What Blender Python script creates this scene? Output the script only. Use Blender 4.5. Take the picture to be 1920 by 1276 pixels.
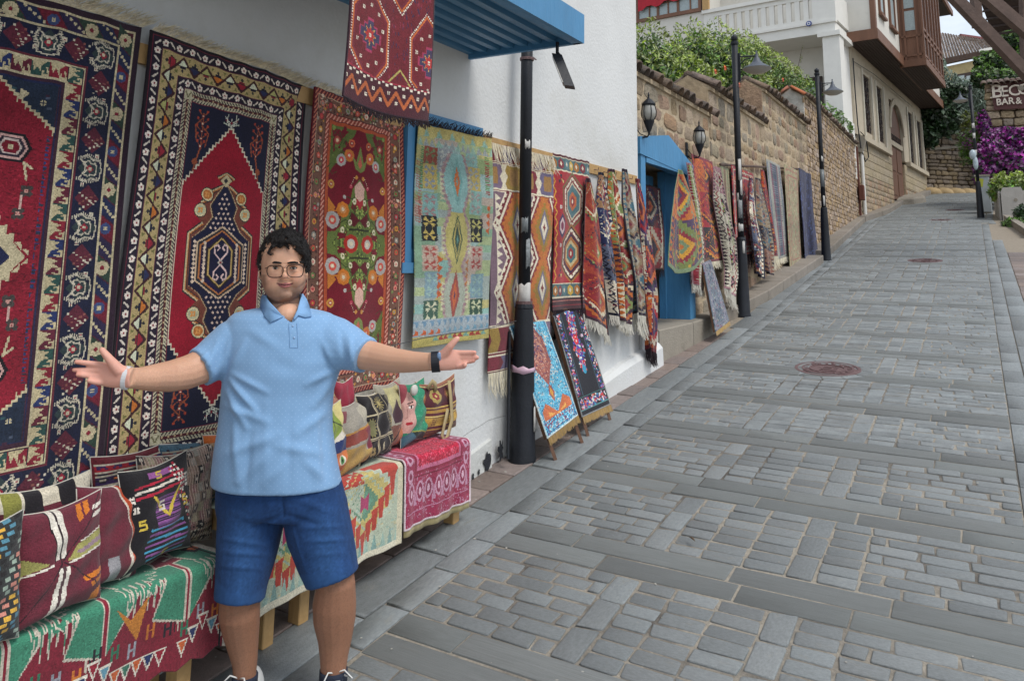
import bpy, math, random
import numpy as np
from mathutils import Vector, Matrix
for o in list(bpy.data.objects): bpy.data.objects.remove(o)
scene = bpy.context.scene
col = scene.collection
random.seed(7); RNG = np.random.default_rng(11)
R = math.radians
# ------------------------------------------------------------------ camera
F, PX, PY = 1450.0, 960.0, 250.0
TH, ROLL, AZ, CZ = R(9.4), R(.84), R(31.0), 1.875
fwd0 = np.array([-math.sin(AZ), math.cos(AZ), 0.]); right0 = np.array([math.cos(AZ), math.sin(AZ), 0.]); up0 = np.array([0, 0, 1.])
fwd = fwd0*math.cos(TH) + up0*math.sin(TH); upv = up0*math.cos(TH) - fwd0*math.sin(TH)
r2 = right0*math.cos(ROLL) + upv*math.sin(ROLL); u2 = upv*math.cos(ROLL) - right0*math.sin(ROLL)
CAM = np.array([0, 0, CZ])
cd = bpy.data.cameras.new('camera'); cam = bpy.data.objects.new('camera', cd); col.objects.link(cam)
cam.matrix_world = Matrix(((r2[0], u2[0], -fwd[0], 0), (r2[1], u2[1], -fwd[1], 0), (r2[2], u2[2], -fwd[2], CZ), (0, 0, 0, 1)))
cd.sensor_width = 36; cd.lens = F/1920*36; cd.shift_y = -(638-PY)/1920; cd.clip_start = .05; cd.clip_end = 600
scene.camera = cam
# ------------------------------------------------------------------ sky, sun, exposure
SUN_EL, SUN_AZ = R(58), R(100)      # sun behind thin cloud, over the right shoulder of the viewer
w = bpy.data.worlds.new('World'); scene.world = w; w.use_nodes = True
nt = w.node_tree; nt.nodes.clear()
def wn(t, **k):
    n = nt.nodes.new(t)
    for a, b in k.items(): setattr(n, a, b)
    return n
out = wn('ShaderNodeOutputWorld'); bg = wn('ShaderNodeBackground'); bg.inputs[1].default_value = .10
sky = wn('ShaderNodeTexSky', sky_type='NISHITA', sun_disc=False, sun_elevation=SUN_EL, sun_rotation=SUN_AZ, air_density=1.0, dust_density=1.6)
tc = wn('ShaderNodeTexCoord'); no = wn('ShaderNodeTexNoise'); no.inputs['Scale'].default_value = 2.2; no.inputs['Detail'].default_value = 6; no.inputs['Roughness'].default_value = .55
mp = wn('ShaderNodeMapping'); mp.inputs['Scale'].default_value = (1, 1, 2.6); mp.inputs['Location'].default_value = (2.3, 1.1, .4)
cr = wn('ShaderNodeValToRGB'); cr.color_ramp.elements[0].position = .40; cr.color_ramp.elements[1].position = .62
cr.color_ramp.elements[0].color = (.34, .34, .34, 1)
mx = wn('ShaderNodeMix', data_type='RGBA'); mx.inputs['B'].default_value = (7.9, 8.4, 9.0, 1)
L = nt.links.new
L(tc.outputs['Generated'], mp.inputs[0]); L(mp.outputs[0], no.inputs['Vector']); L(no.outputs['Fac'], cr.inputs[0])
L(cr.outputs[0], mx.inputs['Factor']); L(sky.outputs[0], mx.inputs['A']); L(mx.outputs['Result'], bg.inputs[0]); L(bg.outputs[0], out.inputs[0])
sl = bpy.data.lights.new('sun', 'SUN'); sl.energy = 1.5; sl.angle = R(24); sl.color = (1, .96, .9)
so = bpy.data.objects.new('sun', sl); col.objects.link(so)
sd = Vector((math.sin(SUN_AZ)*math.cos(SUN_EL), math.cos(SUN_AZ)*math.cos(SUN_EL), math.sin(SUN_EL)))
so.rotation_euler = sd.to_track_quat('Z', 'Y').to_euler(); so.location = (6, -2, 12)
vs = scene.view_settings; vs.view_transform = 'Standard'; vs.look = 'None'; vs.exposure = .58; vs.gamma = 1; vs.use_curve_mapping = False

# ------------------------------------------------------------------ measuring helpers
def ray(x, y): return fwd + r2*(x-PX)/F + u2*(PY-y)/F
def onx(x, y, X): d = ray(x, y); return CAM + d*(X/d[0])
def ony(x, y, Y): d = ray(x, y); return CAM + d*(Y/d[1])
def onz(x, y, Z): d = ray(x, y); return CAM + d*((Z-CZ)/d[2])
def atd(x, y, D): d = ray(x, y); return CAM + d*(D/(d @ fwd0))
GY = [-30, -5, 9, 10.8, 16.6, 26, 38, 46, 60]; GZ = [-1.9, -.55, .99, 1.2, 1.99, 3.3, 5.02, 5.35, 5.4]
def G(y): return float(np.interp(y, GY, GZ))
def GS(y): return math.atan((G(y+.05)-G(y-.05))/.1)

# ------------------------------------------------------------------ materials
def lin(h, k=1.0):
    if isinstance(h, str):
        h = h.lstrip('#'); c = [int(h[i:i+2], 16)/255 for i in (0, 2, 4)]
    else: c = list(h)
    return tuple(min(1, k*(x/12.92 if x <= .04045 else ((x+.055)/1.055)**2.4)) for x in c)
MATS = {}
def M(name, c, rough=.8, var=.18, scale=14., bump=.25, bscale=None, metal=0., rnd=0., c2=None, spec=.4, detail=6., dirt=None, stretch=None, coat=0.):
    """procedural surface: base colour with noise, per-piece shift (rnd), dirt patches and fine relief"""
    if name in MATS: return MATS[name]
    m = bpy.data.materials.new(name); m.use_nodes = True; t = m.node_tree; t.nodes.clear(); N = t.nodes.new; K = t.links.new
    o = N('ShaderNodeOutputMaterial'); b = N('ShaderNodeBsdfPrincipled'); K(b.outputs[0], o.inputs[0])
    b.inputs['Roughness'].default_value = rough; b.inputs['Metallic'].default_value = metal
    b.inputs['Specular IOR Level'].default_value = spec
    if coat: b.inputs['Coat Weight'].default_value = coat
    tcn = N('ShaderNodeTexCoord'); mpn = N('ShaderNodeMapping'); K(tcn.outputs['Object'], mpn.inputs[0])
    if stretch: mpn.inputs['Scale'].default_value = stretch
    oi = N('ShaderNodeObjectInfo')
    ad = N('ShaderNodeVectorMath'); ad.operation = 'ADD'; K(mpn.outputs[0], ad.inputs[0])
    cb = N('ShaderNodeMath'); cb.operation = 'MULTIPLY'; cb.inputs[1].default_value = 37.0; K(oi.outputs['Random'], cb.inputs[0])
    K(cb.outputs[0], ad.inputs[1])
    n1 = N('ShaderNodeTexNoise'); n1.inputs['Scale'].default_value = scale; n1.inputs['Detail'].default_value = detail; n1.inputs['Roughness'].default_value = .62
    K(ad.outputs[0], n1.inputs['Vector'])
    c = lin(c) if isinstance(c, str) else c
    if c2 is None: ca = tuple(x*(1-var) for x in c); cc = tuple(min(1, x*(1+var)) for x in c)
    else: ca = c; cc = lin(c2) if isinstance(c2, str) else c2
    rp = N('ShaderNodeMapRange'); rp.inputs[1].default_value = .3; rp.inputs[2].default_value = .7; K(n1.outputs['Fac'], rp.inputs[0])
    mxn = N('ShaderNodeMix'); mxn.data_type = 'RGBA'; mxn.inputs['A'].default_value = (*ca, 1); mxn.inputs['B'].default_value = (*cc, 1); K(rp.outputs[0], mxn.inputs['Factor'])
    cur = mxn.outputs['Result']
    if rnd:
        ge = N('ShaderNodeNewGeometry'); sm = N('ShaderNodeMath'); sm.operation = 'ADD'; K(oi.outputs['Random'], sm.inputs[0]); K(ge.outputs['Random Per Island'], sm.inputs[1])
        fr = N('ShaderNodeMath'); fr.operation = 'FRACT'; K(sm.outputs[0], fr.inputs[0])
        hs = N('ShaderNodeHueSaturation'); K(cur, hs.inputs['Color'])
        mr = N('ShaderNodeMapRange'); mr.inputs[3].default_value = 1-rnd; mr.inputs[4].default_value = 1+rnd; K(fr.outputs[0], mr.inputs[0]); K(mr.outputs[0], hs.inputs['Value'])
        f2 = N('ShaderNodeMath'); f2.operation = 'MULTIPLY'; f2.inputs[1].default_value = 7.31; K(fr.outputs[0], f2.inputs[0]); f3 = N('ShaderNodeMath'); f3.operation = 'FRACT'; K(f2.outputs[0], f3.inputs[0])
        m2 = N('ShaderNodeMapRange'); m2.inputs[3].default_value = 1-rnd*1.3; m2.inputs[4].default_value = 1+rnd*.5; K(f3.outputs[0], m2.inputs[0]); K(m2.outputs[0], hs.inputs['Saturation'])
        m3 = N('ShaderNodeMapRange'); m3.inputs[3].default_value = .5-rnd*.03; m3.inputs[4].default_value = .5+rnd*.03; K(f3.outputs[0], m3.inputs[0]); K(m3.outputs[0], hs.inputs['Hue'])
        cur = hs.outputs[0]
    if dirt:
        dc, dsc, dlo, dhi = dirt
        n3 = N('ShaderNodeTexNoise'); n3.inputs['Scale'].default_value = dsc; n3.inputs['Detail'].default_value = 8; n3.inputs['Roughness'].default_value = .7
        K(ad.outputs[0], n3.inputs['Vector'])
        r3 = N('ShaderNodeMapRange'); r3.inputs[1].default_value = dlo; r3.inputs[2].default_value = dhi; K(n3.outputs['Fac'], r3.inputs[0])
        m4 = N('ShaderNodeMix'); m4.data_type = 'RGBA'; m4.inputs['B'].default_value = (*(lin(dc) if isinstance(dc, str) else dc), 1); K(r3.outputs[0], m4.inputs['Factor']); K(cur, m4.inputs['A'])
        cur = m4.outputs['Result']
    K(cur, b.inputs['Base Color'])
    if bump:
        n2 = N('ShaderNodeTexNoise'); n2.inputs['Scale'].default_value = bscale or scale*3; n2.inputs['Detail'].default_value = 8; K(ad.outputs[0], n2.inputs['Vector'])
        bp = N('ShaderNodeBump'); bp.inputs['Strength'].default_value = bump; bp.inputs['Distance'].default_value = .02; K(n2.outputs['Fac'], bp.inputs['Height']); K(bp.outputs[0], b.inputs['Normal'])
    MATS[name] = m; return m
def MV(name, rough=.95, weave=260., bump=.35, sheen=.15, stripe='z', dots=False):
    """coloured by the mesh's own dye colours (attribute Col), with a woven relief"""
    if name in MATS: return MATS[name]
    m = bpy.data.materials.new(name); m.use_nodes = True; t = m.node_tree; t.nodes.clear(); N = t.nodes.new; K = t.links.new
    o = N('ShaderNodeOutputMaterial'); b = N('ShaderNodeBsdfPrincipled'); K(b.outputs[0], o.inputs[0])
    b.inputs['Roughness'].default_value = rough; b.inputs['Specular IOR Level'].default_value = .15; b.inputs['Sheen Weight'].default_value = sheen; b.inputs['Sheen Roughness'].default_value = .6
    a = N('ShaderNodeAttribute'); a.attribute_name = 'Col'
    tcn = N('ShaderNodeTexCoord'); n = N('ShaderNodeTexNoise'); n.inputs['Scale'].default_value = 9; n.inputs['Detail'].default_value = 9; n.inputs['Roughness'].default_value = .75
    K(tcn.outputs['Object'], n.inputs['Vector']); mr = N('ShaderNodeMapRange'); mr.inputs[1].default_value = .25; mr.inputs[2].default_value = .75; mr.inputs[3].default_value = .72; mr.inputs[4].default_value = 1.24; K(n.outputs['Fac'], mr.inputs[0])
    vm = N('ShaderNodeVectorMath'); vm.operation = 'SCALE'; K(a.outputs['Color'], vm.inputs[0]); K(mr.outputs[0], vm.inputs['Scale'])
    K(vm.outputs[0], b.inputs['Base Color'])
    n2 = N('ShaderNodeTexNoise'); n2.inputs['Scale'].default_value = weave; n2.inputs['Detail'].default_value = 3
    mpn = N('ShaderNodeMapping'); mpn.inputs['Scale'].default_value = (.6, .6, 1.6); K(tcn.outputs['Object'], mpn.inputs[0]); K(mpn.outputs[0], n2.inputs['Vector'])
    bp = N('ShaderNodeBump'); bp.inputs['Strength'].default_value = bump; bp.inputs['Distance'].default_value = .006; K(n2.outputs['Fac'], bp.inputs['Height']); K(bp.outputs[0], b.inputs['Normal'])
    MATS[name] = m; return m

# ------------------------------------------------------------------ object helpers
WL = {}
def tag(o, label=None, cat=None, group=None, kind=None):
    if label: o['label'] = label
    if cat: o['category'] = cat
    if group: o['group'] = group
    if kind: o['kind'] = kind
    return o
def thing(name, label, cat, loc=(0, 0, 0), group=None, rotz=0):
    o = bpy.data.objects.new(name, None); o.empty_display_size = .1; col.objects.link(o); o.location = loc; o.rotation_euler = (0, 0, rotz)
    tag(o, label, cat, group); WL[o.name] = np.array(loc, float); return o
def mesh_obj(name, me, m=None, parent=None, label=None):
    o = bpy.data.objects.new(name, me); col.objects.link(o)
    if m is not None:
        for x in (m if isinstance(m, (list, tuple)) else [m]): me.materials.append(x)
    if parent is not None: o.parent = parent
    WL[o.name] = WL.get(parent.name, np.zeros(3)) if parent is not None else np.zeros(3)
    if label: o['label'] = label
    return o
def fast_mesh(name, V, Fq, smooth=False):
    """V (n,3), Fq list of (k,m) int arrays of same-size faces"""
    me = bpy.data.meshes.new(name)
    if not isinstance(Fq, list): Fq = [Fq]
    Fq = [np.asarray(f, dtype=np.int32) for f in Fq if len(f)]
    nl = sum(f.size for f in Fq); nf = sum(len(f) for f in Fq)
    me.vertices.add(len(V)); me.vertices.foreach_set('co', np.asarray(V, np.float32).ravel())
    me.loops.add(nl); me.loops.foreach_set('vertex_index', np.concatenate([f.ravel() for f in Fq]))
    me.polygons.add(nf); st = []; tot = []; s = 0
    for f in Fq:
        k = f.shape[1]; st.append(s + np.arange(len(f))*k); tot.append(np.full(len(f), k)); s += f.size
    me.polygons.foreach_set('loop_start', np.concatenate(st).astype(np.int32)); me.polygons.foreach_set('loop_total', np.concatenate(tot).astype(np.int32))
    me.polygons.foreach_set('use_smooth', np.full(nf, bool(smooth)))
    me.update(calc_edges=True); me.validate(); return me
class MB:
    """collects shapes that become ONE mesh"""
    def __init__(s): s.v = []; s.f = []
    def add(s, vs, fs):
        n = len(s.v); s.v += [tuple(map(float, p)) for p in vs]; s.f += [tuple(i+n for i in f) for f in fs]; return s
    def hexa(s, p): return s.add(p, [(0, 3, 2, 1), (4, 5, 6, 7), (0, 1, 5, 4), (1, 2, 6, 5), (2, 3, 7, 6), (3, 0, 4, 7)])
    def box(s, x0, y0, z0, x1, y1, z1): return s.hexa([(x0, y0, z0), (x1, y0, z0), (x1, y1, z0), (x0, y1, z0), (x0, y0, z1), (x1, y0, z1), (x1, y1, z1), (x0, y1, z1)])
    def bbox(s, x0, y0, z0, x1, y1, z1, b=.01):
        """box with chamfered edges"""
        v = []; 
        for (dx, dz) in ((b, 0), (0, b)):
            pass
        xs = [x0, x1]; ys = [y0, y1]; zs = [z0, z1]
        rings = [(z0, b), (z0+b, 0), (z1-b, 0), (z1, b)]
        for z, i in rings:
            v += [(x0+i+b*(i == 0), y0+i, z), (x1-i-b*(i == 0), y0+i, z), (x1-i, y0+i+b*(i == 0), z), (x1-i, y1-i-b*(i == 0), z), (x1-i-b*(i == 0), y1-i, z), (x0+i+b*(i == 0), y1-i, z), (x0+i, y1-i-b*(i == 0), z), (x0+i, y0+i+b*(i == 0), z)]
        f = [tuple(range(7, -1, -1)), tuple(range(24, 32))]
        for r in range(3):
            for k in range(8): f.append((r*8+k, r*8+(k+1) % 8, r*8+8+(k+1) % 8, r*8+8+k))
        return s.add(v, f)
    def prism(s, poly, d):
        """poly: list of 3d points (planar), extruded by vector d"""
        n = len(poly); a = [np.array(p, float) for p in poly]; d = np.array(d, float)
        return s.add([*a, *[p+d for p in a]], [tuple(range(n-1, -1, -1)), tuple(range(n, 2*n))] + [(i, (i+1) % n, n+(i+1) % n, n+i) for i in range(n)])
    def tube(s, pts, rad, n=8, cap=True, sq=None, ref=None):
        """swept tube; rad scalar or list of r or (ra, rb) along frame axes"""
        P = [np.array(p, float) for p in pts]; m = len(P)
        rads = rad if isinstance(rad, list) else [rad]*m
        T = [P[min(i+1, m-1)]-P[max(i-1, 0)] for i in range(m)]; T = [t/(np.linalg.norm(t)+1e-12) for t in T]
        u = np.array(ref if ref is not None else ((0, 0, 1) if abs(T[0][2]) < .9 else (1, 0, 0)), float); V = []
        for i in range(m):
            u = u - T[i]*(u @ T[i]); u /= np.linalg.norm(u)+1e-12; w_ = np.cross(T[i], u)
            r = rads[i]; ra, rb = (r if isinstance(r, (tuple, list)) else (r, r))
            for k in range(n):
                a = 2*math.pi*k/n; c, sn = math.cos(a), math.sin(a)
                if sq: c, sn = math.copysign(abs(c)**sq, c), math.copysign(abs(sn)**sq, sn)
                V.append(P[i]+u*ra*c+w_*rb*sn)
        Fc = [(i*n+k, i*n+(k+1) % n, (i+1)*n+(k+1) % n, (i+1)*n+k) for i in range(m-1) for k in range(n)]
        if cap: Fc += [tuple(range(n-1, -1, -1)), tuple(range((m-1)*n, m*n))]
        return s.add(V, Fc)
    def lathe(s, prof, c=(0, 0, 0), n=16, cap=True, a0=0, sx=1, sy=1):
        """prof: (radius, z)"""
        V = []; m = len(prof)
        for r, z in prof:
            for k in range(n): a = 2*math.pi*k/n+a0; V.append((c[0]+r*math.cos(a)*sx, c[1]+r*math.sin(a)*sy, c[2]+z))
        Fc = [(i*n+k, i*n+(k+1) % n, (i+1)*n+(k+1) % n, (i+1)*n+k) for i in range(m-1) for k in range(n)]
        if cap: Fc += [tuple(range(n-1, -1, -1)), tuple(range((m-1)*n, m*n))]
        return s.add(V, Fc)
    def ell(s, c, r, n=12, m=8, rot=None):
        c = np.array(c, float); V = []
        for i in range(1, m):
            ph = math.pi*i/m
            for k in range(n):
                a = 2*math.pi*k/n; p = np.array([r[0]*math.sin(ph)*math.cos(a), r[1]*math.sin(ph)*math.sin(a), -r[2]*math.cos(ph)])
                V.append(c+(rot @ p if rot is not None else p))
        e = np.array([0, 0, r[2]]); e = rot @ e if rot is not None else e
        V += [c-e, c+e]; q = (m-1)*n
        Fc = [(i*n+k, i*n+(k+1) % n, (i+1)*n+(k+1) % n, (i+1)*n+k) for i in range(m-2) for k in range(n)]
        Fc += [((k+1) % n, k, q) for k in range(n)] + [((m-2)*n+k, (m-2)*n+(k+1) % n, q+1) for k in range(n)]
        return s.add(V, Fc)
    def build(s, name, m=None, parent=None, smooth=False, label=None, kind=None, local=False):
        off = np.zeros(3) if (local or parent is None) else WL.get(parent.name, np.zeros(3))
        me = bpy.data.meshes.new(name); me.from_pydata([(p[0]-off[0], p[1]-off[1], p[2]-off[2]) for p in s.v], [], s.f)
        if smooth: me.polygons.foreach_set('use_smooth', [True]*len(me.polygons))
        me.update(); o = mesh_obj(name, me, m, parent, label)
        if kind: o['kind'] = kind
        return o
def setting(name, mb, m, smooth=False):
    o = mb.build(name, m, smooth=smooth); o['kind'] = 'structure'; return o
def smooth_by_angle(o, ang=35):
    me = o.data; me.polygons.foreach_set('use_smooth', [True]*len(me.polygons))
    import bmesh
    bm = bmesh.new(); bm.from_mesh(me)
    for e in bm.edges:
        if len(e.link_faces) == 2 and e.calc_face_angle(0) > R(ang): e.smooth = False
    bm.to_mesh(me); bm.free(); return o
def copy_tree(o, parent=None):
    c = o.copy(); col.objects.link(c)
    if parent is not None: c.parent = parent
    for ch in list(o.children): copy_tree(ch, c)
    return c
# ------------------------------------------------------------------ weaving: patterns drawn knot by knot on a grid of coloured cells
KC = 1.12
class Cv:
    """a rug's pattern: w x h centimetres in square knots of `cell` cm"""
    def __init__(s, w, h, cell, bg):
        s.w, s.h, s.c = w, h, cell; s.W, s.H = int(round(w/cell)), int(round(h/cell)); s.mx = s.my = False
        s.a = np.empty((s.H, s.W, 3), np.float32); s.a[:] = lin(bg, KC); s.rs = np.random.default_rng(int(w*13+h*7))
    def _m(s, x0, y0, x1, y1):
        i0, i1 = max(0, int(x0/s.c)-1), min(s.W, int(x1/s.c)+2); j0, j1 = max(0, int(y0/s.c)-1), min(s.H, int(y1/s.c)+2)
        if i0 >= i1 or j0 >= j1: return None
        X = (np.arange(i0, i1)+.5)*s.c; Y = (np.arange(j0, j1)+.5)*s.c; X, Y = np.meshgrid(X, Y); return (slice(j0, j1), slice(i0, i1)), X, Y
    def _put(s, sl, m, c): 
        s.a[sl][m] = lin(c, KC) if isinstance(c, str) else c
    def _var(s, pts):
        P = np.array(pts, float); out = [P]
        if s.mx: out += [np.stack([s.w-p[:, 0], p[:, 1]], 1) for p in list(out)]
        if s.my: out += [np.stack([p[:, 0], s.h-p[:, 1]], 1) for p in list(out)]
        return out
    def poly(s, pts, c):
        for P in s._var(pts):
            r = s._m(P[:, 0].min(), P[:, 1].min(), P[:, 0].max(), P[:, 1].max())
            if r is None: continue
            sl, X, Y = r; ins = np.zeros(X.shape, bool); n = len(P); j = n-1
            for i in range(n):
                xi, yi = P[i]; xj, yj = P[j]
                with np.errstate(divide='ignore', invalid='ignore'):
                    cnd = ((yi > Y) != (yj > Y)) & (X < (xj-xi)*(Y-yi)/(yj-yi+1e-12)+xi)
                ins ^= cnd; j = i
            s._put(sl, ins, c)
        return s
    def rect(s, x0, y0, x1, y1, c): return s.poly([(x0, y0), (x1, y0), (x1, y1), (x0, y1)], c)
    def dia(s, x, y, a, b, c): return s.poly([(x-a, y), (x, y-b), (x+a, y), (x, y+b)], c)
    def hexa(s, x, y, a, b, k, c): return s.poly([(x-a, y-b*k), (x, y-b), (x+a, y-b*k), (x+a, y+b*k), (x, y+b), (x-a, y+b*k)], c)
    def disc(s, x, y, r, c, ry=None):
        ry = ry or r
        for P in s._var([(x, y)]):
            x_, y_ = P[0]; q = s._m(x_-r, y_-ry, x_+r, y_+ry)
            if q is None: continue
            sl, X, Y = q; s._put(sl, ((X-x_)/r)**2+((Y-y_)/ry)**2 <= 1, c)
        return s
    def line(s, pts, wd, c):
        for P in s._var(pts):
            for a, b in zip(P, P[1:]):
                q = s._m(min(a[0], b[0])-wd, min(a[1], b[1])-wd, max(a[0], b[0])+wd, max(a[1], b[1])+wd)
                if q is None: continue
                sl, X, Y = q; d = b-a; l2 = d @ d+1e-9; t = np.clip(((X-a[0])*d[0]+(Y-a[1])*d[1])/l2, 0, 1)
                s._put(sl, np.hypot(X-a[0]-t*d[0], Y-a[1]-t*d[1]) <= wd/2, c)
        return s
    def frame(s, d, t, c):
        "ring of width t at distance d from the edge"
        w, h = s.w, s.h; mx, my = s.mx, s.my; s.mx = s.my = False
        for r in ((d, d, w-d, d+t), (d, h-d-t, w-d, h-d), (d, d, d+t, h-d), (w-d-t, d, w-d, h-d)): s.rect(*r, c)
        s.mx, s.my = mx, my; return s
    def along(s, d, step, fn, sides='lrtb'):
        "repeats fn(x, y, i, horizontal) along the frame line at distance d"
        w, h = s.w, s.h
        if 'l' in sides or 'r' in sides:
            n = max(1, int((h-2*d)/step)); st = (h-2*d)/n
            for i in range(n+1):
                if 'l' in sides: fn(d, d+i*st, i, False)
                if 'r' in sides: fn(w-d, d+i*st, i, False)
        if 't' in sides or 'b' in sides:
            n = max(1, int((w-2*d)/step)); st = (w-2*d)/n
            for i in range(1, n):
                if 't' in sides: fn(d+i*st, d, i, True)
                if 'b' in sides: fn(d+i*st, h-d, i, True)
    def flower(s, x, y, r, c, c0=None, n=4):
        for k in range(n):
            a = 2*math.pi*k/n+math.pi/4; s.disc(x+math.cos(a)*r*.62, y+math.sin(a)*r*.62, r*.42, c)
        if c0: s.disc(x, y, r*.3, c0)
    def zig(s, x0, x1, y0, y1, step, wd, c, vert=True):
        "zigzag band line between x0..x1 running y0..y1"
        n = max(1, int((y1-y0)/step)); st = (y1-y0)/n
        pts = [((x0 if i % 2 else x1), y0+i*st) for i in range(n+1)]
        if not vert: pts = [(p[1], p[0]) for p in pts]
        s.line(pts, wd, c)
    def teeth(s, x0, x1, y0, y1, step, c):
        "row of triangles with base on x0 and points at x1"
        n = max(1, int(abs(y1-y0)/step)); st = (y1-y0)/n
        for i in range(n): s.poly([(x0, y0+i*st), (x1, y0+(i+.5)*st), (x0, y0+(i+1)*st)], c)
    def done(s, jit=.10, abrash=.10, band=5):
        jit *= 1.25
        H, W = s.H, s.W; r = s.rs
        v = 1+r.normal(0, jit, (H, W, 1)); k = np.interp(np.arange(H), np.arange(0, H+band*8, band*4), r.normal(0, abrash, len(np.arange(0, H+band*8, band*4))))
        s.a = np.clip(s.a*v*(1+k[:, None, None]), 0.002, 1).astype(np.float32); return s
def cloth(name, cv, fn, m, parent=None, th=.008, label=None, smooth=True, a=None):
    a = cv.a if a is None else a; H, W = a.shape[:2]
    u = np.concatenate([[0], np.linspace(0, 1, W+1), [1]]); v = np.concatenate([[0], np.linspace(0, 1, H+1), [1]])
    Ug, Vg = np.meshgrid(u, v); P = np.stack(fn(Ug, Vg), -1).astype(float)
    du = np.gradient(P[1:-1, 1:-1], axis=1); dv = np.gradient(P[1:-1, 1:-1], axis=0); n = np.cross(dv, du); n /= np.linalg.norm(n, axis=-1, keepdims=True)+1e-12
    nn = np.pad(n, ((1, 1), (1, 1), (0, 0)), mode='edge')
    rim = np.zeros(P.shape[:2], bool); rim[0] = rim[-1] = True; rim[:, 0] = rim[:, -1] = True
    P[rim] -= nn[rim]*th
    off = WL.get(parent.name, np.zeros(3)) if parent is not None else np.zeros(3)
    idx = np.arange(P.shape[0]*P.shape[1]).reshape(P.shape[:2])
    Fq = np.stack([idx[:-1, :-1], idx[1:, :-1], idx[1:, 1:], idx[:-1, 1:]], -1).reshape(-1, 4)
    me = fast_mesh(name, (P-off).reshape(-1, 3), Fq, smooth)
    A = np.pad(a, ((1, 1), (1, 1), (0, 0)), mode='edge').reshape(-1, 3)
    at = me.color_attributes.new('Col', 'FLOAT_COLOR', 'CORNER')
    at.data.foreach_set('color', np.repeat(np.concatenate([A, np.ones((len(A), 1), np.float32)], 1), 4, axis=0).astype(np.float32).ravel())
    return mesh_obj(name, me, m, parent, label)
def fringe(parent, p0, p1, down, length, m, n=60, spread=.012, wid=.0022, name='fringe', out=(1, 0, 0), curl=.25, seed=1):
    """cotton warp ends: many thin bent strands along p0-p1"""
    r = np.random.default_rng(seed); b = MB(); p0 = np.array(p0, float); p1 = np.array(p1, float); dn = np.array(down, float); dn /= np.linalg.norm(dn); al = (p1-p0)/np.linalg.norm(p1-p0); o = np.array(out, float)
    for i in range(n):
        q = p0+(p1-p0)*((i+r.uniform(.1, .9))/n); l = length*r.uniform(.65, 1.1); side = r.normal(0, spread); pts = []
        for k in range(4):
            t = k/3; pts.append(q+dn*l*t+al*(side*t+r.normal(0, .002)*k)+o*(.004+curl*l*t*t*r.uniform(.0, 1)))
        w_ = wid*r.uniform(.7, 1.5); b.tube(pts, [w_, w_, w_*.9, w_*.4], n=3, cap=False)
    return b.build(name, m, parent, kind='stuff')
CREAM, NAVY, RED, DRED, ORG, GRN, TEAL, GOLD, BLK, WHT = '#b8ac8c', '#1d2340', '#8d1a2c', '#5a1524', '#b8562a', '#48643c', '#4f8f8c', '#bfa35c', '#1a171c', '#cfcabc'

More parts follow.
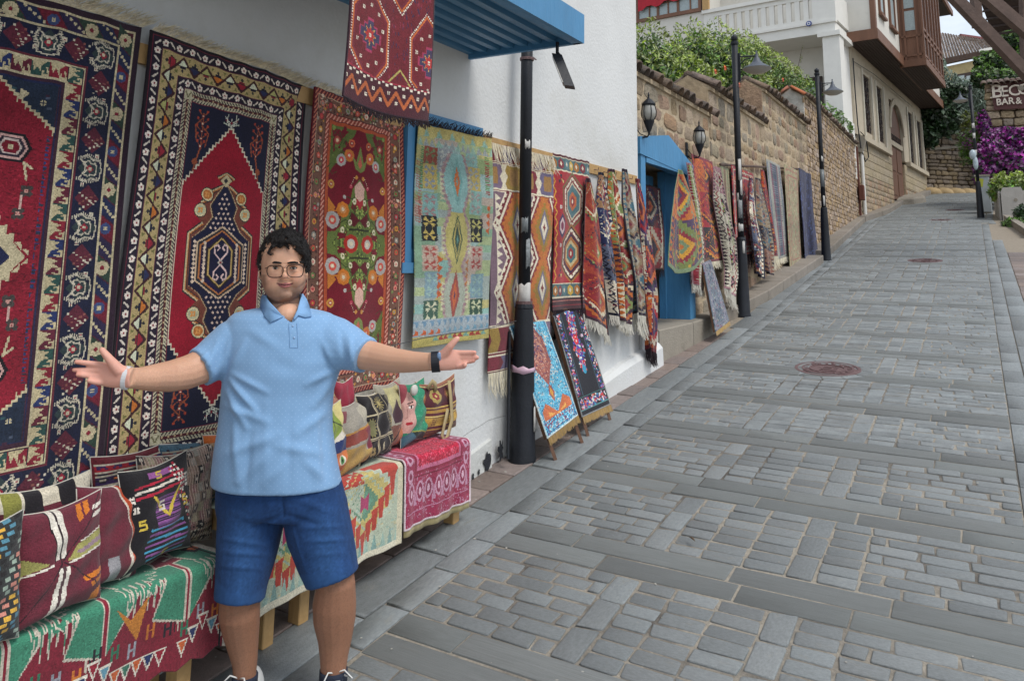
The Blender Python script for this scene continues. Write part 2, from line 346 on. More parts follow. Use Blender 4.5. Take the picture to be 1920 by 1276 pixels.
def paint_red_medallion():      # the big navy and red rug at the very left
    c = Cv(116, 186, .42, '#2a1a28'); c.mx = True; c.my = False; W, H = 116, 186
    c.frame(2.5, .8, CREAM).frame(3.3, 7, '#4a1d2a')
    cols = ['#2b3d33', '#1f2745', '#641c2c', '#2a2340']
    def f(x, y, i, hz):
        k = cols[i % 4]
        if hz: c.poly([(x-6, y-3.4), (x+1, y-3.4), (x+6, y+3.4), (x-1, y+3.4)], k)
        else: c.poly([(x-3.4, y-6), (x+3.4, y-1), (x+3.4, y+6), (x-3.4, y+1)], k)
        if i % 2:
            for q in range(6): c.disc(x-2.8+q*1.1*(1 if not hz else 1.6), y-3+q*1.2*(1 if not hz else .9), .62, CREAM)
        else:
            if i % 4 == 0: c.flower(x, y, 2.7, CREAM, '#7a2030', 8)
            else: c.disc(x, y, 2.2, '#37446b'); c.flower(x, y, .9, CREAM)
    mx = c.mx; c.mx = False; c.along(6.8, 7.2, f); c.mx = mx
    c.frame(9.1, .8, CREAM).frame(9.9, 11.2, '#171b32').frame(21.1, .7, '#5b2530')
    def g(x, y, i, hz):
        k = '#54212f' if i % 2 else '#2d3a3c'; T = (lambda a, b: (x+a, y+b)) if not hz else (lambda a, b: (x+b, y+a))
        c.dia(x, y, 5, 5, k)
        if i % 2 == 0:
            for s_ in (1, .58): c.line([T(a*.78*s_, b*.86*s_) for a, b in [(-5.4, -4.6), (-1.6, -5.8), (1, -4), (5, -4.6), (6, 0), (5, 4.6), (1, 4), (-1.6, 5.8), (-5.4, 4.6), (-2.6, 1), (-2.6, -1), (-5.4, -4.6)]], .5, '#b9b19e')
            for q in range(-5, 6): c.line([T(-1+q*.8, 4.2-abs(q)*.2), T(-.8+q*.8, 5.6-abs(q)*.28)], .4, '#a9a291'); c.line([T(-1+q*.8, -4.2+abs(q)*.2), T(-.8+q*.8, -5.6+abs(q)*.28)], .4, '#a9a291')
            c.dia(x, y, 1.6, 1.6, '#8b2435'); c.rect(x-.6, y-.6, x+.6, y+.6, '#b9af96')
        else:
            for q in range(5):
                for a, b, kk_ in ((-3.6, -2, '#b9b19e'), (-3.2, 0, '#7a4a44'), (-2.8, 2, '#b9b19e')): u_, v_ = T(a+q*1.5, b+q*(.9 if b < 0 else -.9)+(0 if b < 0 else 2)); c.rect(u_, v_, u_+.9, v_+.6, kk_)
            for sx, sy in ((-3, -5), (3, 6)): u_, v_ = T(sx*.8, sy); c.flower(u_, v_, .95, '#b9b19e', '#8b2435')
    c.mx = False; c.along(15.5, 10.4, g); c.mx = True
    c.frame(21.9, .6, CREAM).frame(22.5, 5.8, '#2a1c2c').frame(28.3, .6, CREAM)
    def h(x, y, i, hz):
        kk = ['#2a4a44', '#7a1f2e', '#23305a', '#5a2030'][i % 4]
        T = (lambda a, b: (x+a*.88, y+b*.88)) if not hz else (lambda a, b: (x+b*.88, y+a*.88))
        c.poly([T(-3.2, -3.8), T(3.2, -3.8), T(3.2, 3.8), T(-3.2, 3.8)], kk)
        c.poly([T(-3.2, -3.6), T(1.4, -2.4), T(-.9, -1.3), T(1.8, .2), T(-1.2, .4), T(-3.2, 2.6)], '#b3a684'); c.line([T(-.4, 2.6), T(2.6, 3.4), T(2.6, .8), T(1, 1.2)], .6, '#b3a684')
    c.mx = False; c.along(25.4, 6.4, h); c.mx = True
    c.frame(28.9, 2.2, '#3a2230'); c.frame(30.4, .5, '#1d2546')
    c.mx = False; c.rect(31, 31, W-31, H-31, '#1f2a3c')
    for k in range(90): x, y = c.rs.uniform(31, W-32), c.rs.choice([c.rs.uniform(31, 46), c.rs.uniform(H-46, H-31)]); c.rect(x, y, x+1.4, y+.8, c.rs.choice(['#3b2233', '#2f4a50', '#4b5568']))
    c.mx = True; c.my = True
    c.poly([(41, 35), (44, 34), (45, 40)], CREAM); c.flower(36, 38, 1, CREAM)
    for d, k in ((0, CREAM), (.9, '#7c1a2a')): c.poly([(58, 27+d*2), (31, 48+d*2), (31, 93), (58, 93)], k)
    n = 18
    for q in range(n): xx, yy = 31+27*q/n, 48-21*q/n; c.rect(xx-.2, yy-1.6, xx+1.6, yy+.4, CREAM); c.rect(xx+.4, yy-.7, xx+1.8, yy+1.6, '#7c1a2a')
    for q in range(340): x_, y_ = c.rs.uniform(31, 58), c.rs.uniform(50, 93); c.rect(x_, y_, x_+c.rs.uniform(.4, 1.8), y_+.45, c.rs.choice(['#6c1626', '#8f2434', '#5a1420']))
    for q in range(60): c.rect(31.4+c.rs.uniform(0, 1.8), 50+q*.72, 33.4, 50.5+q*.72, '#233a6a' if q % 2 else '#2c3040')
    for s_, k in ((1, BLK), (.9, CREAM), (.8, BLK)): c.poly([(58, 93-42*s_), (58-4, 93-40*s_), (58-4, 93-10), (58, 93-10)], k)
    def hx(x, y, r, q): 
        for s_, k in q: c.poly([(x-r*s_, y), (x-r*.6*s_, y-r*.7*s_), (x+r*.6*s_, y-r*.7*s_), (x+r*s_, y), (x+r*.6*s_, y+r*.7*s_), (x-r*.6*s_, y+r*.7*s_)], k)
    hx(45, 55, 6.5, ((1.12, BLK), (.92, '#b9938c'), (.78, '#2a2430'), (.6, '#b9a8a0'), (.48, '#6c1626'))); c.flower(45, 55, 1, CREAM); c.line([(51, 55), (58, 55)], 2.2, BLK); c.line([(51, 55), (58, 55)], .9, '#b9938c')
    c.poly([(58, 76), (52, 78), (50, 82), (44, 84), (36, 93), (58, 93)], CREAM)
    for q in range(5): c.poly([(49-q*3, 80+q*2.6), (45.5-q*2.6, 79+q*2.9), (46-q*2.8, 84+q*2.2)], CREAM)
    c.poly([(58, 80), (50, 84), (41, 93), (58, 93)], '#1f2546'); c.poly([(58, 84), (52, 87), (46, 93), (58, 93)], '#6c1626'); c.flower(48, 90.6, .9, CREAM)
    for (x, y) in ((38, 70), (40, 78)): c.flower(x, y, 2.4, '#3f3a38'); c.flower(x, y, .8, '#b98a80')
    c.line([(37, 62), (40, 60), (38.5, 66)], .8, CREAM); c.line([(39.6, 72), (39.6, 76)], 1.0, '#b99a90')
    return c.done(.13, .09)

def paint_prayer_diamond():     # the tall navy rug with the pointed red field
    W, H = 95, 186; c = Cv(W, H, .4, '#1f1626'); NV = '#171930'
    c.frame(0, 1.2, '#1a141c'); c.frame(1.4, .4, '#5a1b2c')
    def f(x, y, i, hz):
        if i % 2: c.flower(x, y, 1.55, '#d8ccc0', '#7c2a30', 5)
        else:
            c.line([(x-1.1, y-.9), (x+1.1, y+.9)] if (i//2) % 2 else [(x-1.1, y+.9), (x+1.1, y-.9)], .75, '#cdc3b6')
    c.along(3.9, 3.5, f)
    def border(d0, t, bg): c.frame(d0, t, bg)
    border(6.2, 9.3, '#a99668'); c.frame(6.2, .35, '#54203a'); c.frame(15.2, .35, '#54203a')
    cc = ['#8f2232', '#c9cdb4', '#232a4e', '#a9a86a', '#b86a2c', '#c9cdb4']
    def g(x, y, i, hz):
        s = 1 if i % 2 else -1; k = cc[i % 6]
        T = (lambda a, b: (x+a, y+b)) if not hz else (lambda a, b: (x+b, y+a))
        c.poly([T(s*-2.6, -1.9), T(s*-2.6, 1.9), T(s*.3, 3.0), T(s*.3, -3.0)], '#2a2422'); c.poly([T(s*-2.3, -1.5), T(s*-2.3, 1.5), T(s*.1, 2.4), T(s*.1, -2.4)], k)
        c.line([T(s*.8, -1.2), T(s*.8, 1.2)], 1.0, NV if i % 3 else '#7a2030'); c.disc(*T(s*2, 0), .7, '#2b2b2e')
        for q in (-1, 1): c.poly([T(s*3.6, q*2.4), T(s*2, q*3.6), T(s*3.8, q*4.2)], '#6c6a3c')
    c.along(10.85, 6.3, g)
    def zz(dd):
        c.zig(dd-3.6, dd+3.6, dd, H-dd, 6.3, 1.0, '#3a1820'); c.zig(W-dd-3.6, W-dd+3.6, dd, H-dd, 6.3, 1.0, '#3a1820')
        c.zig(dd-3.6, dd+3.6, dd, W-dd, 6.3, 1.0, '#3a1820', False); c.zig(H-dd-3.6, H-dd+3.6, dd, W-dd, 6.3, 1.0, '#3a1820', False)
    zz(10.85)
    c.frame(15.6, 4.2, '#1f1628')
    c.along(17.7, 3.5, f)
    c.frame(19.8, .35, '#54203a'); c.frame(20.1, 4.3, '#b5ae93'); c.frame(21.65, 1.3, '#4e2027')
    def rope(d, s):
        def r_(x, y, i, hz):
            if hz: c.line([(x-.5, y-.55*s), (x+.4, y+.55*s)], .5, '#23202a')
            else: c.line([(x-.5, y+.5*s), (x+.5, y-.5*s)], .5, '#23202a')
        c.along(d, 1.55, r_)
    rope(20.9, 1); rope(23.7, -1)
    def bead(x, y, i, hz): c.disc(x, y, .45, '#b09674')
    c.along(22.3, 2.8, bead)
    for q in range(2):
        for p in range(2):
            x, y = (22.2 if q == 0 else W-22.2), (22.2 if p == 0 else H-22.2); c.rect(x-2.1, y-2.1, x+2.1, y+2.1, '#b5ae93'); c.line([(x-1.5, y-1.2), (x, y+1.2), (x+1.5, y-1.2)], .7, '#6f6a4c')
    c.mx = False; c.rect(24.4, 24.4, W-24.4, H-24.4, NV); c.frame(24.4, .5, '#6a2436')
    c.mx = True; c.my = True; x0 = 24.9; ax = W/2
    c.poly([(x0, 60), (ax, 31.5), (ax, 93.2), (x0, 93.2)], '#cfc4ae'); c.poly([(x0+.5, 60.8), (ax, 32.9), (ax, 93.2), (x0+.5, 93.2)], '#8c1428')
    n = 15
    for k in range(n):      # stepped edge of the niche
        xx = x0+(ax-x0)*k/n; yy = 60.2-(60.2-32)*k/n; c.rect(xx, yy-1.9, xx+1.5, yy+.2, '#cfc4ae'); c.rect(xx+.55, yy-1.2, xx+1.7, yy+1.4, '#8c1428')
    c.line([(ax-3.6, 27), (ax-1, 31), (ax-4, 30)], .5, '#b9bdae'); c.dia(ax-2.6, 28.4, .9, .9, '#7a2030'); c.line([(ax-2.2, 25.6), (ax-2.6, 30)], .4, '#b9bdae')
    # branches in the corners
    def tree(x, y, k, s=1):
        if s > 1.2: c.line([(x, y+2), (x-3.6, y+6), (x-2.6, y+12)], .6, k); c.line([(x, y+6), (x+3.8, y+9), (x+2.6, y+15)], .6, k)
        c.line([(x, y), (x+.4, y+11*s)], .55, k)
        for j in range(5):
            yy = y+(1+j*2.3)*s; w_ = 3.1-abs(j-1.6)*.55
            c.line([(x-w_, yy-1.2*s), (x, yy), (x+w_, yy-1.2*s)], .42, k); c.disc(x-w_, yy-1.5*s, .62, '#a3402c'); c.disc(x+w_, yy-1.5*s, .62, '#a3402c'); c.dia(x, yy, 1.0, .9, '#8a2c2c'); c.disc(x, yy, .35, '#d7cbb0')
    tree(32, 28, '#8f4a30', 1.45); c.disc(30, 50, 1.5, '#8f4a30'); c.line([(32, 44), (29.5, 54)], .7, '#8f4a30')
    for j in range(3): c.line([(ax-2.6+j*.5, 28.3+j*1.2), (ax, 29.9+j*.9)], .42, '#cfd0c0')
    c.line([(ax, 28), (ax, 32)], .5, '#cfd0c0'); c.dia(ax, 29.6, .8, .8, '#7a2030')
    # medallion: stacked outlines
    out = [(0, -44.5), (2.6, -41.6), (0, -38.8), (2, -36.6), (5.6, -33.4), (4.4, -31), (8, -28), (6.4, -25), (9.6, -21.5), (6.8, -17.8), (11.6, -12.6), (11.6, 0)]
    for g_, k in ((1.8, '#2b2a2c'), (1.3, '#c0aa84'), (.8, '#a3602c'), (.35, '#2a2a30'), (0, '#6e3c30')):
        P = [(ax-max(0, x)*1.35-(g_ if x > 0 else 0), 93+y*.88-(g_*.9 if y < 0 else 0)) for x, y in out]; c.poly(P+[(ax+.2, 93), (ax+.2, 93-44*.88-g_)], k)
    for e_, k_ in ((1.3, '#b39a76'), (.8, '#2a2430'), (0, '#181a34')): c.poly([(ax+.2, 93-35-e_), (ax-3-e_, 93-30), (ax-6-e_, 93-25), (ax-4.5-e_, 93-20), (ax-8.5-e_, 93-14), (ax-14.5-e_*.5, 93-10), (ax-14.5-e_*.5, 93), (ax+.2, 93)], k_)
    c.dia(ax, 93-36.6, 3, 3, '#b8a884'); c.dia(ax, 93-36.6, 1.2, 1.3, '#2b2a30')
    for (x, y, k) in ((9.0, -29.4, '#b06a34'), (11.8, -22.2, '#a9ac8c')):
        c.disc(ax-x, 93+y, 3.2, '#2b2a2c'); c.disc(ax-x, 93+y, 2.8, '#cbbb92'); c.disc(ax-x, 93+y, 2.2, k); c.flower(ax-x, 93+y, 1.5, '#7d2a2a' if k[1] == 'c' else '#c98a4c')
    for j in range(9):
        for i in range(6):
            x = i*2.4+(j % 2)*1.2; y = -30.5+j*2.2
            if x < 1.2+j*.75 and x < 6.5: c.dia(ax-x, 93+y, .62, .72, '#cfb6a4')
    for a_, b_, k_, kk in ((9.4, 17, .52, '#c3a98a'), (8.9, 16.2, .52, '#2a2a30'), (8.2, 15.2, .5, '#b07040'), (7.6, 14.4, .5, '#20183a'), (5.4, 12.6, .5, '#2b2320'), (4.8, 11.6, .5, '#b5975c'), (4.2, 10.8, .5, '#181a34')):
        c.hexa(ax, 93, a_*1.3, b_*.95, k_, kk)
    for j in range(10): c.dia(ax-13.2, 93-8.6+j*.95*2, .9, .9, '#d2bba4'); c.dia(ax-8.2, 93-8.4+j*1.8, .8, .8, '#d2bba4')
    for s in (0, 1):
        P = [(ax-.2, 93-1), (ax-3.2, 93-4.2), (ax-3.3, 93-7), (ax-1.7, 93-7.8), (ax-.7, 93-6.4), (ax-1.8, 93-5.4)]; c.line(P, .7, '#d8b9b4')
    c.dia(ax, 93, 1.4, 1.3, '#b0a89c'); c.dia(ax, 93, .7, .7, '#7a2030')
    return c.done(.1, .05)

def paint_floral():             # crimson rug with a green diamond of flowers
    W, H = 77, 158; c = Cv(W, H, .4, '#42131c')
    c.frame(.2, 3.0, '#5a1a22')
    def d1(x, y, i, hz): c.line([(x-.9, y+1.1), (x+.9, y-1.1)], .8, '#b36a54')
    c.along(1.8, 2.6, d1); c.frame(3.3, .4, '#b9a084')
    c.frame(3.7, 7.2, '#6d4a3c')
    kk = ['#c07a68', '#a8323a', '#c08a3c', '#8f8a80', '#b8503c', '#cdb8a0', '#6e7a48', '#c77f74']
    for i in range(620):
        s = c.rs.integers(0, 4); t = c.rs.uniform(3.7, 10.6); u_ = c.rs.uniform(3, (H if s < 2 else W)-3)
        x, y = ((t, u_), (W-t, u_), (u_, t), (u_, H-t))[s]; c.disc(x, y, c.rs.uniform(.4, .9), kk[c.rs.integers(0, 8)] if i % 3 else '#4a2a26')
    def fl(x, y, i, hz):
        c.disc(x, y, 1.9, '#3d2a22'); c.disc(x, y, 1.6, kk[i % 7]); c.disc(x, y, .7, kk[(i+3) % 8])
    c.along(7.2, 6.6, fl); c.frame(10.9, .5, '#3a1218'); c.frame(11.4, 2.6, '#8a3a2c')
    def d2(x, y, i, hz): c.line([(x-.9, y+1.1), (x+.9, y-1.1)], .9, '#c58a78')
    c.along(12.6, 2.7, d2); c.frame(14, .4, '#3a1218'); c.frame(14.4, 2.4, '#a3482a'); c.rect(16.4, 16.4, W-16.4, H-16.4, '#6a1020')
    c.mx = True; c.my = True; ax, ay = W/2, H/2; gr = '#5f6c34'
    # corner bouquets
    c.poly([(16.4, 16.4), (ax-3.5, 16.4), (ax-5, 20), (ax-9, 24), (ax-13, 30), (ax-18, 37), (16.4, 43)], '#56632e'); c.poly([(17, 18), (ax-9, 18), (ax-14, 24), (19, 31)], '#6a1020')
    for i in range(26): x, y = c.rs.uniform(17, ax-6), c.rs.uniform(17, 36); c.disc(x, y, c.rs.uniform(.6, 1.3), ['#66743a', '#4a5528', '#7a8a44', '#6a1020'][i % 4])
    for i in range(40):
        x, y = c.rs.uniform(17, ax-5), c.rs.uniform(17, 44)
        if y < 50-(x-16)*1.5: c.line([(x, y), (x+c.rs.uniform(-3, 3), y+c.rs.uniform(-3, 3))], .4, '#39431f')
    def rose(x, y, r, a, b, d='#2d2a20'):
        for k in range(8):
            t = k*math.pi/4; c.disc(x+math.cos(t)*r*.5, y+math.sin(t)*r*.5, r*.56, a)
        c.disc(x, y, r*.55, b); c.disc(x, y, r*.25, '#cfc0a4')
    rose(ax-8, 31, 3.3, '#b86a30', '#c0503a'); rose(ax-13.5, 34.5, 3.2, '#a5a09a', '#c0384a'); rose(ax-6.5, 24, 2.2, '#b85a3a', '#8a2a2a'); rose(ax-17, 24, 2.2, '#a04038', '#c8a080')
    rose(18.5, 48, 2.2, '#b8863c', '#a04038'); c.poly([(17, 55), (22, 60), (20, 63), (17, 66)], '#b8702c')
    c.line([(17, 68), (20, 62), (23, 62)], .8, '#b8702c')
    # central bouquet
    def S(dx, dy): return (ax-dx*1.27, ay-dy*1.15)
    c.poly([S(0, 31), S(4, 26), S(5.5, 19), S(10, 14), S(10.5, 8), S(13, 5.5), S(17, 5), S(17.5, 0), S(0, 0)], gr); c.poly([S(7, 6), S(12, 4.5), S(12, 1.5), S(8, 2.5)], '#6a1020'); c.poly([S(2, 14), S(5, 17), S(4, 20), S(1.6, 18)], '#6a1020')
    for k in range(60):
        t = c.rs.uniform(0, 6.28); rr = c.rs.uniform(3, 15); dx, dy = abs(math.cos(t)*rr), abs(math.sin(t)*rr*1.6)
        if dx/17+dy/30 < .92: x, y = S(dx, dy); c.line([(x, y), (x+c.rs.uniform(-1.6, 1.6), y+1.9)], .4, '#39431f'); c.disc(x+1, y, .5, '#8a9a4c')
    for P in ([(3, 17), (6, 12), (5, 8)], [(2, 9), (8, 11), (12, 8)], [(1, 24), (4, 21), (7, 22)]): c.line([S(*q) for q in P], .6, '#2f3a1a')
    x0_, y0_ = S(6, 7); c.rect(x0_, y0_, ax, y0_+1, '#2d3018'); c.poly([S(0, 11), S(4.6, 15), S(6, 9), S(3, 8)], '#571019'); c.poly([S(0, 23), S(3, 20), S(0, 16)], '#9c2a30')
    rose(*S(5, 0), 4.8, '#a3281f', '#b8b0a4'); rose(*S(9.2, 15.5), 4.0, '#bd6d24', '#c08450'); rose(*S(14.6, 10.5), 4.4, '#a49e98', '#c45044')
    for (x, y) in ((3, 20), (5.5, 10), (9.5, 6)): c.disc(*S(x, y), 1.3, '#c9c0a0', 1.7); c.disc(*S(x, y), .6, '#66743a')
    c.poly([S(0, 30), S(3, 27), S(2.6, 22), S(0, 20)], '#c9a090'); c.disc(*S(2, 31.5), 1.1, '#b8803c'); c.disc(*S(5, 27), 1.1, '#b04050'); c.disc(*S(8.4, 21.5), 1.1, '#a49e98')
    c.poly([S(0, 47), S(2.2, 39), S(4.6, 42), S(2.6, 35.5), S(0, 34)], '#6f7a40'); c.poly([S(0, 42), S(1.3, 38), S(0, 35.5)], '#b45a48')
    for k in range(5): c.disc(ax-4-k*.6, ay-36+k*1.1, .3, '#cbbba0')
    return c.done(.1, .07)

def paint_pale_kilim():         # washed green and yellow patchwork kilim
    W, H = 82, 134; c = Cv(W, H, .5, '#8b9a78'); r = c.rs
    pal = ['#7fa39a', '#a8a06a', '#88996a', '#8fa6a0', '#a89a8c', '#7d9a80', '#9aa67c', '#8f9a94']
    for j in range(26):
        for i in range(4):
            x = -3+i*23+r.uniform(-2, 2); c.rect(x, j*5.2, x+24, j*5.2+5.3, pal[(i*3+j//3+r.integers(0, 2)) % 8])
    c.rect(0, 0, W, 7, '#a99a5e')
    for i in range(13): c.poly([(i*6.5, 7), (i*6.5+3.2, 1.5), (i*6.5+6.4, 7)], '#7fa090' if i % 2 else '#b0a468'); c.poly([(i*6.5, 13), (i*6.5+3.2, 7.5), (i*6.5+6.4, 13)], '#8c9290' if i % 3 else '#84a090')
    def patch(x, y, w, h, bg, fg):
        c.rect(x, y, x+w, y+h, bg)
        for b in range(2):
            yy = y+h*(.25+.5*b); xx = x+w/2
            for sx in (-1, 1):
                for sy in (-1, 1): c.poly([(xx+sx*.6, yy+sy*.4), (xx+sx*w*.4, yy+sy*h*.06), (xx+sx*w*.22, yy+sy*h*.22)], fg)
            c.poly([(xx-w*.2, yy-h*.03), (xx+w*.2, yy-h*.03), (xx, yy+h*.03)], fg)
    for (x, y, bg, fg) in ((8, 13, '#8a4436', '#6c7a54'), (22, 13, '#868a8c', '#a7a9a0'), (52, 13, '#7fa39a', '#8f9a90'), (8, 24, '#b09c5a', '#7f8890'), (55, 22, '#b09c5a', '#8a9294'),
                           (8, 42, '#7da29c', '#9a7a7a'), (56, 38, '#80a49a', '#9a8c88'), (7, 56, '#23262a', '#c0a95e'), (57, 56, '#23262a', '#b4ac68'), (7, 74, '#b09a8a', '#9c4a44'), (58, 74, '#aa9488', '#963f3c'),
                           (9, 90, '#768f98', '#8ba49c'), (60, 92, '#6f8a94', '#86a09a'), (8, 107, '#3a5548', '#b8b89c'), (60, 108, '#2f4a3c', '#b4b894')): patch(x, y, 13.5, 15.5, bg, fg)
    ax = 41
    # the chain of diamonds down the middle with ragged edges
    prof = lambda y: 6+7.5*abs(math.sin((y-15)/36*math.pi))
    for j in range(int(15/.5), int(128/.5)):
        y = j*.5; w_ = prof(y); jt = r.uniform(-.9, .9)
        for e, k in ((3.4, '#93757a' if (j//4) % 2 else '#a08a84'), (0, ['#86aaa4', '#b0a564', '#9aa090'][int((y-15)//38) % 3])):
            c.rect(ax-w_-e-jt, y, ax+w_+e+jt, y+.5, k)
    for yy, k1, k2 in ((33, '#b8622c', '#6f9a94'), (70, '#bcb268', '#39503a'), (105, '#b4592e', '#8f4038')):
        c.dia(ax, yy, 7, 16, k2); c.dia(ax, yy, 5.2, 13, '#b3a25c' if yy == 70 else k2); c.dia(ax, yy, 3.6, 10, k1 if yy != 70 else '#31493a'); c.dia(ax, yy, 1.2, 3, '#5c8f88' if yy != 105 else '#33294a')
    for y0 in (28, 62, 96):
        c.teeth(24, 28, y0, y0+18, 3, '#b8b494'); c.teeth(58, 54, y0, y0+18, 3, '#b8b494')
    c.teeth(20, 25, 80, 106, 4.5, '#b4562c'); c.teeth(56, 53, 82, 100, 4.5, '#a86a3a'); c.teeth(78, 74, 46, 66, 5, '#b4562c'); c.teeth(4, 8, 36, 56, 2, '#a05a50')
    for yy in np.arange(22, 60, 1.5): c.line([(1, yy), (6, yy+.6)], .7, '#9a5850' if r.random() < .6 else '#88a092')
    for yy in np.arange(14, 40, 1.3): c.line([(5, yy), (8, yy+.3)], .8, '#4f7a4c'); c.line([(74, yy), (78, yy+.3)], .8, '#8c4038' if r.random() < .5 else '#5d8050')
    c.rect(0, 118, W, 128, '#8d979c')
    for i in range(12): c.poly([(i*7, 119), (i*7+5, 119), (i*7+2.5, 123)], '#5f7d92'); c.poly([(i*7, 127), (i*7+5, 127), (i*7+2.5, 123.4)], '#6a8ea0' if i > 3 else '#b4562c')
    c.rect(0, 128, W, 134, '#a89c5a')
    for i in range(10): c.poly([(18+i*6, 131), (21+i*6, 127.5), (24+i*6, 131)], '#94382f' if i % 3 else '#6e9484')
    a = c.a; sh = r.integers(-1, 2, c.H)          # ragged slit-weave edges
    for j in range(c.H): a[j] = np.roll(a[j], sh[j], axis=0)
    return c.done(.12, .10, 3)

def paint_white_zigzag():       # orange, wine and white runner partly behind the first lamp post
    W, H = 90, 158; c = Cv(W, H, .6, '#66222c')
    def band(y0, y1, k):
        c.rect(0, y0, W, y1, k); c.rect(0, y0-.6, W, y0+.3, '#cfc4ae'); c.rect(0, y1-.4, W, y1+.5, '#cfc4ae')
    cols = ['#a84c2a', '#6b5a6e', '#8a7034', '#6e2230', '#5d5570', '#9a5a2c']
    for (y0, y1) in ((3, 13), (128, 145), (147, 157)):
        for i in range(6): c.poly([(i*16-2, y0), (i*16+10, y0), (i*16+14, (y0+y1)/2), (i*16+10, y1), (i*16-2, y1), (i*16+3, (y0+y1)/2)], cols[(i+int(y0)) % 6])
        c.rect(0, y0-.5, W, y0+.3, '#cabfa8'); c.rect(0, y1-.3, W, y1+.5, '#cabfa8')
    c.rect(0, 13.6, W, 33, '#c4bba4')
    for i in range(4):
        x = i*25+6; c.poly([(x-9, 14.5), (x+9, 14.5), (x+11, 19), (x+8, 23), (x+11, 28), (x+9, 32), (x-9, 32), (x-11, 28), (x-8, 23), (x-11, 19)], cols[i+1]); c.poly([(x-5, 17), (x+5, 17), (x+6, 24), (x+5, 29), (x-5, 29), (x-6, 24)], '#8d6a3c')
    band(34, 127, '#6a5560')
    for ax, s in ((34, 1), (76, -1)):
        n = 93
        for j in range(int(34/.6), int(127/.6)):
            y = j*.6; t = abs(((y-34)/46.5) % 1-.5)*2; e = 18-15*t; jj = (.8 if int(y/2.2) % 2 else -.8)
            for w_, k in ((e+12, '#c6bda8'), (e+9.5+jj, '#5f1c28'), (e+6.5, '#c6bda8'), (e+4, '#7a2b2c'), (e+1.5+jj, '#a5602a'), (e-5+jj, '#8a6c2c')): 
                if w_ > 0: c.rect(ax-w_, y, ax+w_, y+.6, k)
        for yy in (57, 103): c.dia(ax, yy, 7.5, 14, '#6a6474'); c.dia(ax, yy, 5, 10, '#c9c0ac'); c.dia(ax, yy, 1.4, 4, '#6e2026'); c.rect(ax-2.2, yy-.8, ax+2.2, yy+.8, '#6e2026')
    c.teeth(8, 14, 36, 126, 5.5, '#c6bda8')
    return c.done(.1, .1)

def paint_two_hexagons():       # red kilim with two toothed hexagons
    W, H = 62, 122; c = Cv(W, H, .6, '#8f2028'); c.rect(0, 0, W, 2.2, '#4a1a20')
    for y0 in (2.4, 102):
        c.rect(0, y0, W, y0+10, '#3f5a5c')
        for i in range(7): c.hexa(4+i*9, y0+5, 3.6, 4.4, .5, ['#97602a', '#6f2230', '#4a6a70', '#b0903c'][i % 4]); c.dia(4+i*9, y0+5, 1.6, 2, '#c9bfa8')
        c.rect(0, y0+9.6, W, y0+10.6, '#c3b8a0'); c.rect(0, y0-.6, W, y0+.2, '#c3b8a0')
    c.rect(0, 113, W, 122, '#3c2026'); c.rect(0, 114.5, W, 115.5, '#a0625a'); c.rect(0, 118, W, 119, '#7c2a30')
    c.zig(1.4, 4.4, 14, 100, 4, 1.2, '#b9862c'); c.zig(W-4.4, W-1.4, 14, 100, 4, 1.2, '#b9862c')
    for yc, kk in ((36, ('#5f5a34', '#7a2028', '#c6bda8', '#6e1c24', '#b5aa90', '#47656c', '#3c5f62', '#a4532c', '#7c2028')), (78, ('#8a5c2c', '#3a1a20', '#c6bda8', '#5f1c28', '#23183a', '#a0602c', '#b9a77c', '#3f666a', '#8c2028'))):
        ax = 33
        for k, (a_, b_) in zip(kk, ((20, 24), (18.4, 22), (16.8, 20.2), (14.4, 17.6), (12.8, 15.6), (11.6, 14), (8.8, 10.8), (6.6, 8), (3.6, 4.6))): c.hexa(ax, yc, a_, b_, .42, k)
        for t in range(22):
            a = 2*math.pi*t/22; x, y = ax+15.6*math.cos(a), yc+18.2*math.sin(a)*.95; c.dia(x, y, .9, 1.2, '#5f1c28')
        c.dia(ax, yc, 1.6, 2.2, '#cabfa8')
    for (x, y) in ((12, 20), (54, 20), (12, 94), (54, 94)):
        for a in range(3): t = a*2.09+.5; c.poly([(x, y), (x+4*math.cos(t-.4), y+4*math.sin(t-.4)), (x+4*math.cos(t+.4), y+4*math.sin(t+.4))], '#1f2030' if a else '#b0a060')
    for (x, y) in ((12, 57), (54, 57)):
        for s, k in ((7, '#33294a'), (5, '#b9a0a0'), (3, '#6a2040')): c.hexa(x, y, s*.8, s*1.4, .4, k)
    for (x, y) in ((10, 42), (56, 40), (10, 72), (56, 74)): c.flower(x, y, 1.8, '#b8b4ac')
    return c.done(.1, .08)

